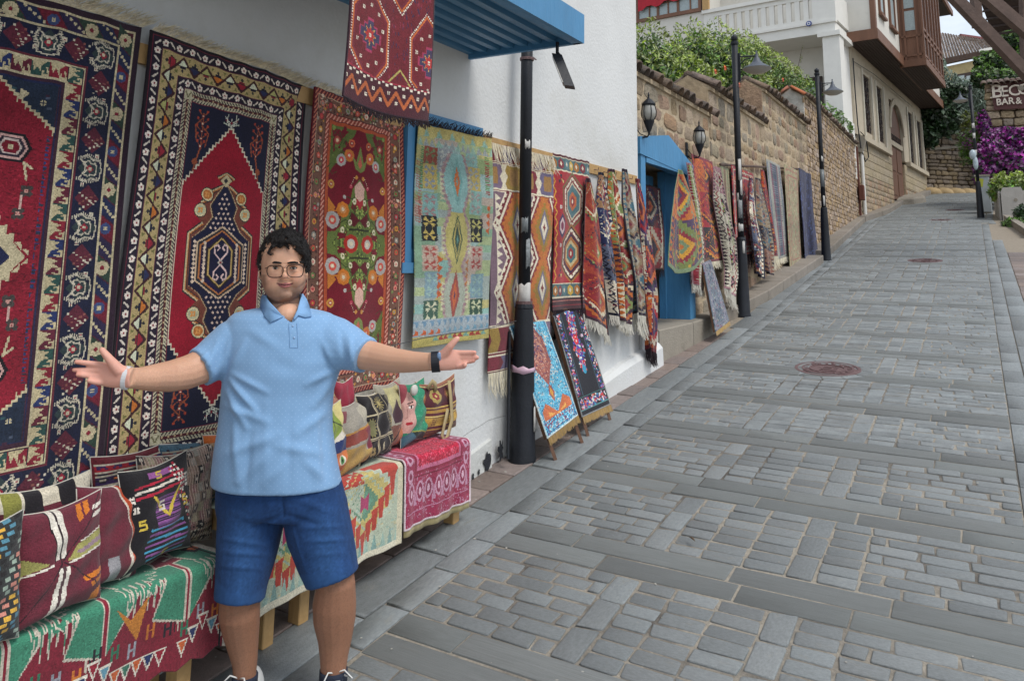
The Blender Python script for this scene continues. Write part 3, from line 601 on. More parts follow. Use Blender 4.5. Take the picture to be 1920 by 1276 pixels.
def paint_hanging():            # dark red saddle-bag rug hung from the canopy edge
    W, H = 58, 110; c = Cv(W, H, .42, '#641a24'); r = c.rs
    for i in range(900): x, y = r.uniform(0, W), r.uniform(0, H); c.rect(x, y, x+.5, y+1.5, '#7a2a3c' if i % 2 else '#3a2440')
    def octo(x, y):
        P = lambda s: [(x-11*s, y-9*s), (x-2*s, y-21*s), (x+11*s, y-9*s), (x+11*s, y+9*s), (x+2*s, y+21*s), (x-11*s, y+9*s)]
        c.poly(P(1.18), '#6c2030'); c.line(P(1.12)+P(1.12)[:1], .9, '#b8602c'); c.poly(P(1.0), '#64141f')
        p = P(1.2)+P(1.2)[:1]
        for a, b in zip(p, p[1:]):
            L_ = math.hypot(b[0]-a[0], b[1]-a[1]); n = int(L_/1.25)
            for k in range(n): t = k/n; c.rect(a[0]+(b[0]-a[0])*t-.36, a[1]+(b[1]-a[1])*t-.36, a[0]+(b[0]-a[0])*t+.42, a[1]+(b[1]-a[1])*t+.42, '#d3cab8')
        for s, k in ((1, '#9a3050'), (.86, '#3c3350')): 
            c.poly([(x-8*s, y-2.4*s), (x-5*s, y-2.4*s), (x-5*s, y-5*s), (x-2.4*s, y-5*s), (x-2.4*s, y-8*s), (x+2.4*s, y-8*s), (x+2.4*s, y-5*s), (x+5*s, y-5*s), (x+5*s, y-2.4*s), (x+8*s, y-2.4*s), (x+8*s, y+2.4*s), (x+5*s, y+2.4*s), (x+5*s, y+5*s), (x+2.4*s, y+5*s), (x+2.4*s, y+8*s), (x-2.4*s, y+8*s), (x-2.4*s, y+5*s), (x-5*s, y+5*s), (x-5*s, y+2.4*s), (x-8*s, y+2.4*s)], k)
        for t in range(8):
            a = t*math.pi/4; c.poly([(x+5.2*math.cos(a), y+5.2*math.sin(a)), (x+2*math.cos(a+.5), y+2*math.sin(a+.5)), (x+2*math.cos(a-.5), y+2*math.sin(a-.5))], '#b89a58')
            c.poly([(x+4*math.cos(a), y+4*math.sin(a)), (x+2*math.cos(a+.6), y+2*math.sin(a+.6)), (x+2*math.cos(a-.6), y+2*math.sin(a-.6))], '#b02c28')
        c.disc(x, y, 2.2, '#a82a2a'); c.flower(x, y, 1.1, '#d3cab8')
        for t in range(10):
            a = t*.628+.3; c.flower(x+9.4*math.cos(a), y+14.2*math.sin(a), 1.0, '#cfc6b4', '#4e1220')
    octo(15, 76); octo(55, 80); octo(34, 34); octo(-6, 36)
    c.line([(26, 97), (36, 87), (46, 98)], .8, '#a89c58')
    c.rect(0, 94, W, 110, '#401420'); c.line([(0, 94), (W, 95)], .9, '#8d2436')
    for i in range(24): c.rect(i*2.5, 94.5+(i % 2), i*2.5+1.6, 95.4+(i % 2), '#d3cab8')
    c.zig(98.5, 105.5, 0, W, 4.6, 1.6, '#a5562e', False)
    for i in range(13): c.flower(i*4.7+1, 103.6 if i % 2 else 99.5, 1.0, '#cfc6b4', '#401420')
    c.frame(0, .7, '#2a1420'); return c.done(.12, .04)

PALS = dict(
    rust=['#7a2428', '#a65a2a', '#6e7a48', '#c2b79c', '#3a2430', '#8c3a2c'], wine=['#6a1c2c', '#958b7a', '#2e2a4c', '#7a3034', '#3f5a68', '#2a1c28'],
    navy=['#22284a', '#c4bca8', '#7a2432', '#596074', '#1c1c2c', '#8c6a4c'], blue=['#3c5f6c', '#8f8676', '#6c2a36', '#7c5648', '#2c2430', '#7f6c54'],
    red=['#8c1c28', '#aaa08e', '#34224a', '#a8582c', '#5a1a24', '#23202c'], green=['#66703c', '#a85c24', '#7a2430', '#b8862c', '#6a7c5c', '#43304c'],
    white=['#a39d8c', '#2c2228', '#7a2430', '#7c8a54', '#8c6a70', '#b0aa9a'], orange=['#a8501c', '#8c1c28', '#221a20', '#b87a24', '#6a2430', '#3c2430'],
    grey=['#5c6670', '#7c7480', '#6a3c4c', '#3c4c54', '#8c8c84', '#23304c'], sand=['#8c8464', '#8c5c4c', '#a09878', '#7a6a54', '#6a7054', '#9a6a5c'], indigo=['#1a1d40', '#252c54', '#12152c', '#333c66', '#1d2144', '#444f78'])
def paint_geo(pal, W, H, cell, seed, border=True, style=0):
    """kilims on the rail: bands of toothed diamonds in one palette"""
    p = PALS[pal]; c = Cv(W, H, cell, p[0]); r = np.random.default_rng(seed); c.rs = r; y = 0
    if style == 0:
        n = max(2, int(H/(W*.55))); s = H/n
        for i in range(n):
            yc = (i+.5)*s; ks = r.permutation(6)
            c.rect(0, i*s, W, (i+1)*s, p[ks[0]])
            for q, f in enumerate((1.0, .84, .66, .48, .28, .12)):
                a_, b_ = W*.52*f, s*.52*f; P = []; m = 7
                for sx, sy in ((1, -1), (1, 1), (-1, 1), (-1, -1)):     # stepped diamond
                    for k in range(m):
                        t = k/m; t2 = (k+1)/m
                        if sx*sy < 0: P += [(W/2+sx*a_*t, yc+sy*b_*(1-t)), (W/2+sx*a_*t2, yc+sy*b_*(1-t))] if sx > 0 else [(W/2+sx*a_*(1-t), yc+sy*b_*t), (W/2+sx*a_*(1-t), yc+sy*b_*t2)]
                        else: P += [(W/2+sx*a_*(1-t), yc+sy*b_*t), (W/2+sx*a_*(1-t), yc+sy*b_*t2)] if sx > 0 else [(W/2+sx*a_*t, yc+sy*b_*(1-t)), (W/2+sx*a_*t2, yc+sy*b_*(1-t))]
                c.poly(P, p[ks[q % 6]] if q else p[(ks[0]+1) % 6])
            c.teeth(0, W*.12, i*s, (i+1)*s, s/7, p[1]); c.teeth(W, W*.88, i*s, (i+1)*s, s/7, p[1])
            for q in range(26): c.flower(r.uniform(4, W-4), yc+r.uniform(-s/2, s/2), W*.022, p[r.integers(0, 6)])
            for q in (-1, 1): c.zig(W/2+q*W*.36-1.6, W/2+q*W*.36+1.6, i*s, (i+1)*s, 3.2, 1.1, p[(ks[2]+q) % 6])
            for q in range(9): a_ = q*.7; c.dia(W/2+W*.27*math.cos(a_), yc+s*.3*math.sin(a_), 1.4, 1.6, p[ks[4]])
    elif style == 1:
        while y < H:
            h = r.uniform(.03, .11)*H; k = p[r.integers(0, 6)]; c.rect(0, y, W, y+h, k); k2 = p[r.integers(0, 6)]; t = r.integers(0, 3); n = 6
            for i in range(n):
                x = (i+.5)*W/n
                if t == 0: c.dia(x, y+h/2, W/n*.45, h*.42, k2); c.dia(x, y+h/2, W/n*.2, h*.2, p[r.integers(0, 6)])
                elif t == 1: c.poly([(x-W/n*.45, y+h), (x, y), (x+W/n*.45, y+h)], k2)
                else: c.line([(x-W/n*.3, y+h*.2), (x+W/n*.3, y+h*.5), (x-W/n*.3, y+h*.8)], W*.03, k2)
            c.rect(0, y, W, y+W*.012, p[1]); y += h
    elif style == 2:       # long stripes with hooked edge
        for i in range(9): c.rect(i*W/9, 0, (i+1)*W/9, H, p[[0, 4, 2, 3, 5, 3, 2, 4, 0][i]])
        for i in range(int(H/3)): c.line([(W*.15+r.normal(0, W*.02), i*3), (W*.85, i*3+1)], .5, p[r.integers(0, 6)])
        c.teeth(0, W*.09, 0, H, 5, p[1]); c.teeth(W, W*.91, 0, H, 5, p[1])
    elif style == 3:       # mottled pile with fine flowers
        for i in range(int(W*H/14)):
            x, y_ = r.uniform(0, W), r.uniform(0, H); c.disc(x, y_, r.uniform(.5, 1.9), p[r.integers(1, 6)], r.uniform(.5, 2.6))
        if border: c.frame(W*.06, W*.03, p[1]); c.frame(W*.16, W*.03, p[1])
    if border and style != 3:
        c.frame(0, W*.025, p[4]); 
        c.rect(0, 0, W, W*.05, p[4]); c.rect(0, H-W*.05, W, H, p[4])
    return c.done(.1, .08)
# ------------------------------------------------------------------ materials of the place
m_plaster = M('white_plaster', (.63, .64, .635), .85, .05, 2.0, .25, 40, dirt=((.47, .465, .43), 1.0, .48, .8))
m_plinth = M('worn_plaster', (.52, .53, .51), .9, .12, 6, .3, 40, dirt=((.12, .12, .12), 5, .6, .72))
m_mort = M('joint_mortar', '#918a7e', .95, .2, 30, .5, dirt=('#55514c', 1.1, .46, .62))
m_slate = M('grey_green_slate', '#787d7e', .50, .2, 11, .45, 70, rnd=.2, spec=.55, dirt=('#8b8474', 2.2, .6, .9))
m_slate2 = M('long_slate_slab', '#747877', .54, .2, 9, .5, 60, rnd=.16, stretch=(.5, 6, 1), dirt=('#6f6a60', 3, .6, .85))
m_redtile = M('brown_stone_tile', '#7b6d66', .6, .2, 8, .3, 60, rnd=.2, dirt=('#8a8278', 3, .6, .85))
m_kerb = M('kerb_stone', '#857d73', .85, .15, 8, .5, 50, rnd=.1, dirt=('#5d564c', 4, .5, .8))
m_conc = M('rough_concrete', '#8f887c', .9, .12, 6, .4, 50, dirt=('#5b554b', 3, .5, .75))
m_stone = M('honey_limestone', '#b39e82', .9, .24, 9, 1.0, 34, rnd=.15, dirt=('#7b6a58', 5, .5, .72))
m_stonep = M('pink_limestone', '#ad8f76', .9, .24, 9, 1.0, 34, rnd=.15, dirt=('#75604f', 5, .5, .72))
m_stoneg = M('grey_limestone', '#a39782', .9, .24, 9, 1.0, 34, rnd=.15, dirt=('#5e574c', 4, .5, .72))
m_smort = M('lime_mortar', '#b5a48a', .95, .2, 8, 1.0, 26, dirt=('#86765f', 5, .48, .7))
m_tile = M('old_clay_tile', '#6f5d50', .9, .25, 16, .6, 50, rnd=.28, dirt=('#4a4540', 7, .45, .65))
m_tilen = M('new_clay_tile', '#b06a4c', .85, .15, 10, .3, 50, rnd=.1)
m_cream = M('cream_render', (.60, .58, .53), .85, .04, 3, .1, 50, dirt=('#a79d8c', 1.2, .6, .9))
m_creamw = M('white_timber_paint', (.68, .67, .63), .8, .04, 4, .1)
m_brown = M('brown_timber', '#6e4d3b', .6, .2, 5, .25, 30, stretch=(1, 1, .2))
m_brownd = M('dark_brown_soffit', '#3a2d29', .7, .2, 8, .3, stretch=(.3, 3, 1))
m_wood = M('weathered_beam', '#5b4b44', .8, .2, 6, .4)
m_pine = M('pale_pine', '#b08e5e', .7, .15, 12, .2, stretch=(4, 1, 1))
m_wdark = M('easel_wood', '#5e4230', .6, .2, 12, .2)
m_blue = M('blue_paint', '#4a84ae', .55, .12, 5, .25, 30, spec=.4, stretch=(1, 1, .25), dirt=('#7d8a8e', 7, .62, .78))
m_blued = M('blue_sheet_metal', '#447aa0', .45, .08, 4, .06, spec=.5, dirt=('#2c4a5e', 5, .62, .85))
m_black = M('black_post_paint', (.012, .014, .019), .5, .25, 6, .15, 60, spec=.3, dirt=('#3a3c3e', 18, .68, .85))
m_lampin = M('frosted_lamp_glass', '#9c9a94', .35, .06, 6, .0)
m_glass = M('dark_window_glass', (.06, .07, .08), .12, .2, 3, .0, spec=.8)
m_lace = M('lace_curtain_glass', '#93a0a2', .35, .2, 30, .0, spec=.7)
m_iron = M('manhole_iron', '#6a5454', .65, .2, 20, .4, metal=.2)
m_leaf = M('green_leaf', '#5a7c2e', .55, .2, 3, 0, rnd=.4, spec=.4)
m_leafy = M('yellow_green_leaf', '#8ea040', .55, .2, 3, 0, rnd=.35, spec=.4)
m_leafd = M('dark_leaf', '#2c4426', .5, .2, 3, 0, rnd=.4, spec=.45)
m_olive = M('olive_leaf', '#7f9180', .6, .2, 3, 0, rnd=.3)
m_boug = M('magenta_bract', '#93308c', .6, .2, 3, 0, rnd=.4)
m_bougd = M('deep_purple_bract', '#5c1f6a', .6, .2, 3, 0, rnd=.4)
m_orangef = M('orange_blossom', '#d8602c', .6, .2, 3, 0, rnd=.2)
m_bark = M('brown_bark', '#5a4a3a', .9, .3, 14, .6)
m_paper = M('torn_paper', '#b8b6b2', .8, .12, 20, .1)
m_fr = M('ivory_cotton', '#d3cab2', .95, .18, 40, 0, rnd=.2)
m_frw = M('white_cotton', '#c4c0b4', .95, .14, 40, 0, rnd=.12)
m_frd = M('dark_wool', '#2c2228', .95, .2, 40, 0, rnd=.2)
m_rug = MV('woven_wool')
m_kilim = MV('flat_weave', weave=200, bump=.45)

# ------------------------------------------------------------------ ground, road, pavements
ys = np.concatenate([np.arange(-30, 46, .5), np.arange(46, 140, 6)])
b = MB(); xs = [-90, -20, -8, -3.6, -2.9, 0.9, 6, 20, 90]
for y in ys:
    for x in xs: b.v.append((x, float(y), G(y)-.03))
n = len(xs)
for j in range(len(ys)-1):
    for i in range(n-1): b.f.append((j*n+i, j*n+i+1, (j+1)*n+i+1, (j+1)*n+i))
setting('ground', b, M('bare_earth', '#7a7062', .95, .2, 3, .4))
def strip(name, x0f, x1f, y0, y1, dz, m, step=.4):
    b = MB(); k = 0
    for y in np.arange(y0, y1+.01, step):
        b.v += [(x0f(y), float(y), G(y)+dz), (x1f(y), float(y), G(y)+dz)]
        if k: b.f.append((2*k-2, 2*k-1, 2*k+1, 2*k))
        k += 1
    return setting(name, b, m)
RX = lambda y: float(np.interp(y, [18, 21, 25.4, 30, 40, 46], [.62, .47, .21, .35, 1.6, 3.2]))
LX = lambda y: float(np.interp(y, [0, 25.3, 33, 38.6, 46], [-2.27, -2.5, -2.2, -1.5, 2.0]))
road = strip('road', lambda y: LX(y), lambda y: .10 if y < 24 else RX(y), -4, 46, -.0045, m_mort)
pave_l = strip('pavement', lambda y: -3.02, lambda y: LX(y), -4, 34, -.012, M('dark_joint', '#8a8072', .95, .2, 20, .5))
pave_r = strip('footway', lambda y: .10 if y < 24 else RX(y)-.01, lambda y: 2.2, -4, 46, -.012, M('dark_joint', '#8a8072'))
def outline(r, cx=.06, j=.018):
    P = [(-.5+cx, -.5), (.5-cx, -.5), (.5, -.5+cx), (.5, .5-cx), (.5-cx, .5), (-.5+cx, .5), (-.5, .5-cx), (-.5, -.5+cx)]
    return [(x+r.uniform(-j, j), y+r.uniform(-j, j)) for x, y in P]
def stone_mesh(name, seed, m, asp=2., ch=.05, jit=.02, depth=.03, edge=.05, dome=0.):
    """unit paving/wall stone in XY, face up (+Z) at 0"""
    r = np.random.default_rng(seed); O = outline(r, ch, jit); b = MB()
    ex, ey = edge/asp, edge
    rings = [(1.0, 1.0, -depth), (1.0, 1.0, -depth*.22), (1-ex, 1-ey, -.0015), (1-3*ex, 1-3*ey, dome)]
    for sx, sy, z in rings:
        for x, y in O: b.v.append((x*sx, y*sy, z+(r.uniform(-.001, .001) if z > -depth*.1 else 0)))
    for k in range(3):
        for i in range(8): b.f.append((k*8+i, k*8+(i+1) % 8, k*8+8+(i+1) % 8, k*8+8+i))
    b.f.append(tuple(range(24, 32)))
    me = bpy.data.meshes.new(name); me.from_pydata(b.v, [], b.f); me.materials.append(m)
    sm = [False]*len(me.polygons)
    for i in range(8, 25): sm[i] = True
    me.polygons.foreach_set('use_smooth', sm); me.update(); return me
V_cob = [stone_mesh('cobble', i, m_slate, 2, .06, .035, .03, .045) for i in range(10)]
V_sq = [stone_mesh('cobble', 50+i, m_slate, 1, .07, .035, .03, .035) for i in range(6)]
V_slab = [stone_mesh('long_slab', 80+i, m_slate2, 4, .015, .006, .03, .02) for i in range(5)]
V_gsl = [stone_mesh('kerbside_slab', 90+i, m_slate, 2, .012, .006, .03, .02) for i in range(5)]
V_tile = [stone_mesh('pavement_tile', 110+i, m_redtile, 1, .015, .008, .03, .02) for i in range(5)]
stones = {}
def lay(kind, variants, x, y, sx, sy, rz=0., dz=0., parent=None):
    stones.setdefault((kind, parent.name), []).append((variants[random.randrange(len(variants))], x, y, sx, sy, rz+random.choice((0, math.pi)), dz+random.uniform(-.003, .003), parent))
g = .011
for k in range(-3, 38):          # bands of long slabs with panels of setts between
    yb = 3.70+1.035*k; yt = yb+.325; nx = yb+1.035; f0 = LX(yb); f1 = .10 if yb < 24 else RX(yb)
    if nx > 45: break
    mid = lambda t: f0+(f1-f0)*t
    for q in range(2):           # band
        x = f0; yq = yb+.1625*q
        while x < f1-.02:
            w_ = random.uniform(.32, .85); w_ = min(w_, f1-x)
            if f1-x-w_ < .15: w_ = f1-x
            lay('long_slab', V_slab, x+w_/2, yq+.081, w_-g*.8, .1625-g*.8, random.uniform(-.004, .004), parent=road); x += w_
    rows = 7; rh = (nx-yt)/rows
    zones = [('run', 0, .29), ('sold', .29, .345), ('lad', .345, .415), ('lad', .415, .50), ('lad', .50, .585), ('sold', .585, .64), ('lad', .64, .715), ('run', .715, 1.)]
    wide = yb > 12
    for z, a, c_ in zones:
        xa, xb = mid(a), mid(c_)
        if z == 'run':
            for r_ in range(rows):
                x = xa-(random.uniform(.06, .14) if r_ % 2 else 0); y = yt+rh*(r_+.5)
                while x < xb-.02:
                    w_ = random.uniform(.17, .24); x0 = max(x, xa); x1 = min(x+w_, xb)
                    if xb-x1 < .06: x1 = xb
                    if x1-x0 > .05: lay('cobble', V_cob if x1-x0 > .13 else V_sq, (x0+x1)/2, y, x1-x0-g, rh-g*random.uniform(.6, 1.3), random.uniform(-.02, .02), parent=road)
                    x = x1 if x1 == xb else x+w_
        elif z == 'lad':
            y = yt
            for r_ in range(rows): lay('cobble', V_cob, (xa+xb)/2, yt+rh*(r_+.5), xb-xa-g, rh-g*random.uniform(.5, 1.2), random.uniform(-.02, .02), parent=road)
        else:
            for r_ in range(3): h_ = (nx-yt)/3; lay('cobble', V_cob, (xa+xb)/2, yt+h_*(r_+.5), h_-g, xb-xa-g, math.pi/2, parent=road)
def run_y(kind, V, x0f, x1f, y0, y1, la, lb, parent, gg=.008):
    y = y0
    while y < y1:
        l = random.uniform(la, lb); xa, xb = x0f(y+l/2), x1f(y+l/2); lay(kind, V, (xa+xb)/2, y+l/2, xb-xa-gg, l-gg, 0, parent=parent); y += l
run_y('kerbside_slab', V_gsl, lambda y: LX(y)-.15, lambda y: LX(y), .6, 33, .3, .4, pave_l)
run_y('kerbside_slab', V_gsl, lambda y: -2.70 if y < 10 else LX(y)-.4, lambda y: LX(y)-.15, .6, 33, .55, .9, pave_l)
run_y('pavement_tile', V_tile, lambda y: -2.99, lambda y: -2.70, .6, 9.6, .26, .36, pave_l)
run_y('kerbside_slab', V_gsl, lambda y: (.10 if y < 24 else RX(y)), lambda y: (.10 if y < 24 else RX(y))+.16, 2.2, 40, .35, .5, pave_r)
run_y('kerbside_slab', V_gsl, lambda y: .26, lambda y: .46 if y < 19 else .45, 2.2, 20, .6, .9, pave_r)
run_y('pavement_tile', V_tile, lambda y: .46, lambda y: .78, 4, 18, .3, .4, pave_r)
def paver_mat(x, y, sx, sy, rz, dz): return Matrix.Translation((x, y, G(y)+dz)) @ Matrix.Rotation(GS(y), 4, 'X') @ Matrix.Rotation(rz, 4, 'Z') @ Matrix.Diagonal((sx, sy, 1, 1))
mh = [(-1.34, 8.2, .30), (-.90, 16.7, .30), (-.9, 25.5, .3), (-.6, 29, .28)]
VIS = lambda x, y: y > 2.0 and x < 99
for (kind, pn), lst in stones.items():
    lst = [s for s in lst if not any(math.hypot(s[1]-a, s[2]-b_) < c_*.75 for a, b_, c_ in mh)]
    def key(s):
        x, y = s[1], s[2]; d = fwd0[0]*x+fwd0[1]*y; rr = right0[0]*x+right0[1]*y
        if d < .6: return 1e9
        px = 960+F*rr/d; py = 490+F*(CZ-G(y))/d
        return (0 if (-40 < px < 1960 and py < 1310) else 500)+math.hypot(x, y)
    lst.sort(key=key); near, far = lst[:290], lst[290:]
    for me, x, y, sx, sy, rz, dz, par in near:
        o = bpy.data.objects.new(kind, me); col.objects.link(o); o.parent = par; o.matrix_basis = paver_mat(x, y, sx, sy, rz, dz)
    if far:
        Vs, Fs, mats_ = [], {}, None; nv = 0
        cache = {}
        for me, x, y, sx, sy, rz, dz, par in far:
            if me.name not in cache:
                co = np.empty(len(me.vertices)*3, np.float32); me.vertices.foreach_get('co', co); cache[me.name] = (co.reshape(-1, 3), [tuple(p.vertices) for p in me.polygons])
            co, fs = cache[me.name]; mt = np.array(paver_mat(x, y, sx, sy, rz, dz)); Vs.append(co @ mt[:3, :3].T + mt[:3, 3])
            for f in fs: Fs.setdefault(len(f), []).append([i+nv for i in f])
            nv += len(co)
        me2 = fast_mesh(kind+'_field', np.concatenate(Vs), [np.array(v) for v in Fs.values()]); o = mesh_obj(kind+'_field', me2, far[0][0].materials[0], far[0][7]); o['kind'] = 'stuff'
# manhole covers
for i, (x, y, r_) in enumerate(mh):
    lab = ['round brown iron manhole cover in the nearer part of the cobbled street', 'round iron manhole cover halfway up the cobbled street', 'small flat iron cover near the top of the street', 'farthest iron cover set in the road before it bends'][i]
    t = thing('manhole_cover', lab, 'manhole cover', (x, y, G(y)), 'iron covers set in the road')
    t.rotation_euler.x = GS(y)
    b = MB(); b.lathe([(r_, -.03), (r_, .002), (r_*.985, .004), (r_*.9, .004), (r_*.89, -.002), (0.001, -.002)], n=40, cap=False); b.build('rim', m_iron, t, local=True)
    b = MB()
    for rr in (.78, .55, .2): b.lathe([(r_*rr, -.001), (r_*rr, .005), (r_*(rr-.05), .005), (r_*(rr-.05), -.001)], n=32, cap=False)
    for k in range(18):
        a = k*math.pi/9; c_, s_ = math.cos(a), math.sin(a); p = lambda rr, tt: (r_*rr*c_-tt*s_, r_*rr*s_+tt*c_)
        q = [p(.6, -.012), p(.72, -.012), p(.72, .012), p(.6, .012)]; b.hexa([(*e, -.002) for e in q]+[(*e, .0045) for e in q])
    for k in (-1, 0, 1): b.box(-.05+k*.01, k*.08-.012, -.002, .09, k*.08+.012, .0045)
    b.build('raised_pattern', m_iron, t, local=True)
    b = MB()
    for k in range(12):
        a0, a1 = k*math.pi/6+.03, (k+1)*math.pi/6-.03; P = [((r_+.012)*math.cos(a0), (r_+.012)*math.sin(a0)), ((r_+.1)*math.cos(a0), (r_+.1)*math.sin(a0)), ((r_+.1)*math.cos(a1), (r_+.1)*math.sin(a1)), ((r_+.012)*math.cos(a1), (r_+.012)*math.sin(a1))]
        b.hexa([(*e, -.02) for e in P]+[(*e, .001) for e in P])
    b.build('setting_stones', m_slate, t, kind='stuff', local=True)

# ------------------------------------------------------------------ kerbs and the door ledge
def kerb_run(name, label, pts, h, wd, lmin, lmax, m=m_kerb):
    """pts: outer-bottom edge polyline (x, y); body extends to the left by wd"""
    t = thing(name, label, 'kerb', (pts[0][0], pts[0][1], G(pts[0][1])))
    P = np.array(pts, float); seg = np.hypot(*np.diff(P, axis=0).T); cs = np.concatenate([[0], np.cumsum(seg)]); s = 0
    at = lambda d: np.array([np.interp(d, cs, P[:, 0]), np.interp(d, cs, P[:, 1])])
    while s < cs[-1]-.05:
        e = min(cs[-1], s+random.uniform(lmin, lmax)); a, c_ = at(s+.006), at(e-.006); d = (c_-a)/np.linalg.norm(c_-a); nrm = np.array([-d[1], d[0]])*wd
        z0, z1 = G(a[1]), G(c_[1]); hh = h(a[1]) if callable(h) else h; h2 = h(c_[1]) if callable(h) else h; bb = .012; b = MB()
        i = -nrm/wd*bb*0
        q = [(*a, z0-.06), (*c_, z1-.06), (*(c_+nrm), z1-.06), (*(a+nrm), z0-.06)]
        b.v += q; m_ = [(*a, z0+hh-bb), (*c_, z1+h2-bb), (*(c_+nrm), z1+h2), (*(a+nrm), z0+hh)]; b.v += m_
        tt = [(*(a+nrm/wd*bb), z0+hh), (*(c_+nrm/wd*bb), z1+h2)]; b.v += tt
        b.f += [(0, 3, 2, 1), (0, 1, 5, 4), (4, 5, 9, 8), (8, 9, 6, 7), (1, 2, 6, 9, 5), (3, 0, 4, 8, 7), (2, 3, 7, 6)]
        b.build('kerb_stone', m, t); s = e
    return t
lh = lambda y: float(np.interp(y, [7.8, 8.6, 9.6, 10.4, 11], [.34, .27, .2, .16, .14]))
kerb_run('door_ledge', 'rough concrete ledge below the blue door stepping up from the pavement', [(-2.90, 7.84), (-2.84, 9.0), (-2.80, 10.0)], lh, .5, .7, 1.2, m_conc)
kerb_run('kerb', 'long raised kerb at the foot of the stone wall under the hanging rugs', [(-2.92, 10.02), (-2.72, 12.0), (-2.62, 16.2)], .15, .45, .8, 1.1)
kerb_run('kerb', 'kerb along the rubble wall past the third lamp post', [(-2.66, 16.9), (-2.75, 21), (-2.85, 25.2)], .15, .4, .8, 1.1)
kerb_run('kerb', 'curving kerb in front of the stone house up to its doorstep', [(-2.85, 25.3), (-2.45, 28), (-2.28, 32.2)], .16, .8, .8, 1.2)
kerb_run('kerb', 'short kerb between the doorstep and the far retaining wall', [(-2.05, 33.6), (-1.6, 37.4)], .2, 1.2, .8, 1.2)
kerb_run('kerb', 'farthest kerb curving along the retaining wall where the street bends', [(-1.35, 38.4), (-.3, 39.4), (1.4, 41.2)], .18, 1.0, .8, 1.2)
kerb_run('kerb', 'right hand kerb beside the concrete planter', [(.62, 24.9), (.9, 21.2), (.92, 20.6)][::-1], .17, -.14, .7, 1.1)
t = thing('doorstep', 'worn rounded stone step under the brown double door', 'step', (-2.0, 33, G(33)))
b = MB(); r = np.random.default_rng(3)
V = [(-2.5, 31.9), (-1.95, 32.1), (-1.6, 32.9), (-1.75, 33.7), (-2.4, 33.9)]
for z, s in ((-.1, 1.05), (.18, 1.0), (.26, .9)): b.v += [(-2.1+(x+2.1)*s, 33+(y-33)*s, G(y)+z+r.uniform(-.02, .02)) for x, y in V]
for k in range(2):
    for i in range(5): b.f.append((k*5+i, k*5+(i+1) % 5, k*5+5+(i+1) % 5, k*5+5+i))
b.f.append((10, 11, 12, 13, 14)); b.build('worn_stone', m_conc, t)

# ------------------------------------------------------------------ the white shop building
WX = -2.94
shop = thing('white_building', 'plain white plastered shop building with rugs hung on its street wall', 'building', (WX, 2, G(2)))
b = MB(); b.box(-9, -7, -1.2, WX, 7.40, 7.6); b.build('wall', m_plaster, shop)
b = MB()                         # bulging plinth
for y in np.arange(5.0, 7.86, .2):
    y = float(y); k = min(1, .12+(y-5.0)/2.2); b.v += [(WX-.02, y, G(y)-.1), (WX+.10*k, y, G(y)-.1), (WX+.09*k, y, G(y)+.17*k), (WX+.05*k, y, G(y)+.215*k), (WX-.02, y, G(y)+.23*k)]
for j in range(len(b.v)//5-1):
    for i in range(4): b.f.append((j*5+i, j*5+i+1, (j+1)*5+i+1, (j+1)*5+i))
b.f += [(0, 1, 2, 3, 4), tuple(len(b.v)-5+i for i in (4, 3, 2, 1, 0))]; b.build('plinth', m_plaster, shop)
b = MB(); b.box(-3.4, 7.4, .6, WX+.02, 7.86, G(7.86)+.32); b.build('plinth_end', m_plaster, shop)
b = MB()
for y in np.arange(-2, 4.9, .35):
    y = float(y); b.v += [(WX-.02, y, G(y)-.1), (WX+.03, y, G(y)-.1), (WX+.022, y, G(y)+.16+.02*math.sin(y*7)), (WX-.02, y, G(y)+.17+.02*math.sin(y*7))]
for j in range(len(b.v)//4-1):
    for i in range(3): b.f.append((j*4+i, j*4+i+1, (j+1)*4+i+1, (j+1)*4+i))
b.build('damp_base', m_plinth, shop)
# blue window behind the pale kilim
win = MB(); z0, z1 = 1.86, 2.78; y0, y1 = 3.60, 4.42
for a in ((y0, z0, y0+.07, z1), (y1-.07, z0, y1, z1), (y0+.07, z0, y1-.07, z0+.08), (y0+.07, z1-.08, y1-.07, z1)): win.box(WX-.01, a[0], a[1], WX+.05, a[2], a[3])
wf = win.build('window_frame', m_blue, shop)
b = MB(); b.box(WX-.01, y0+.07, z0+.08, WX+.03, y1-.07, z1-.08); b.build('shutter', m_blue, wf)
b = MB(); b.box(WX, y0-.03, z0-.06, WX+.07, y1+.03, z0); b.build('window_sill', m_blue, wf)
# batten the rugs hang from
bt = thing('rug_rail', 'pale wooden batten nailed along the white wall with rugs hung from it', 'rail', (WX, 5, 2.72))
for (ya, yb) in ((.5, 2.4), (2.4, 4.8), (4.8, 7.33)):
    b = MB(); b.box(WX+.001, ya, 2.66, WX+.022, yb-.004, 2.745); b.build('board', m_pine, bt)
for y in np.arange(6.1, 7.3, .2): b = MB(); b.tube([(WX+.02, y, 2.70), (WX+.06, y, 2.69), (WX+.065, y, 2.715)], .004, 5); b.build('hook', m_iron, bt)
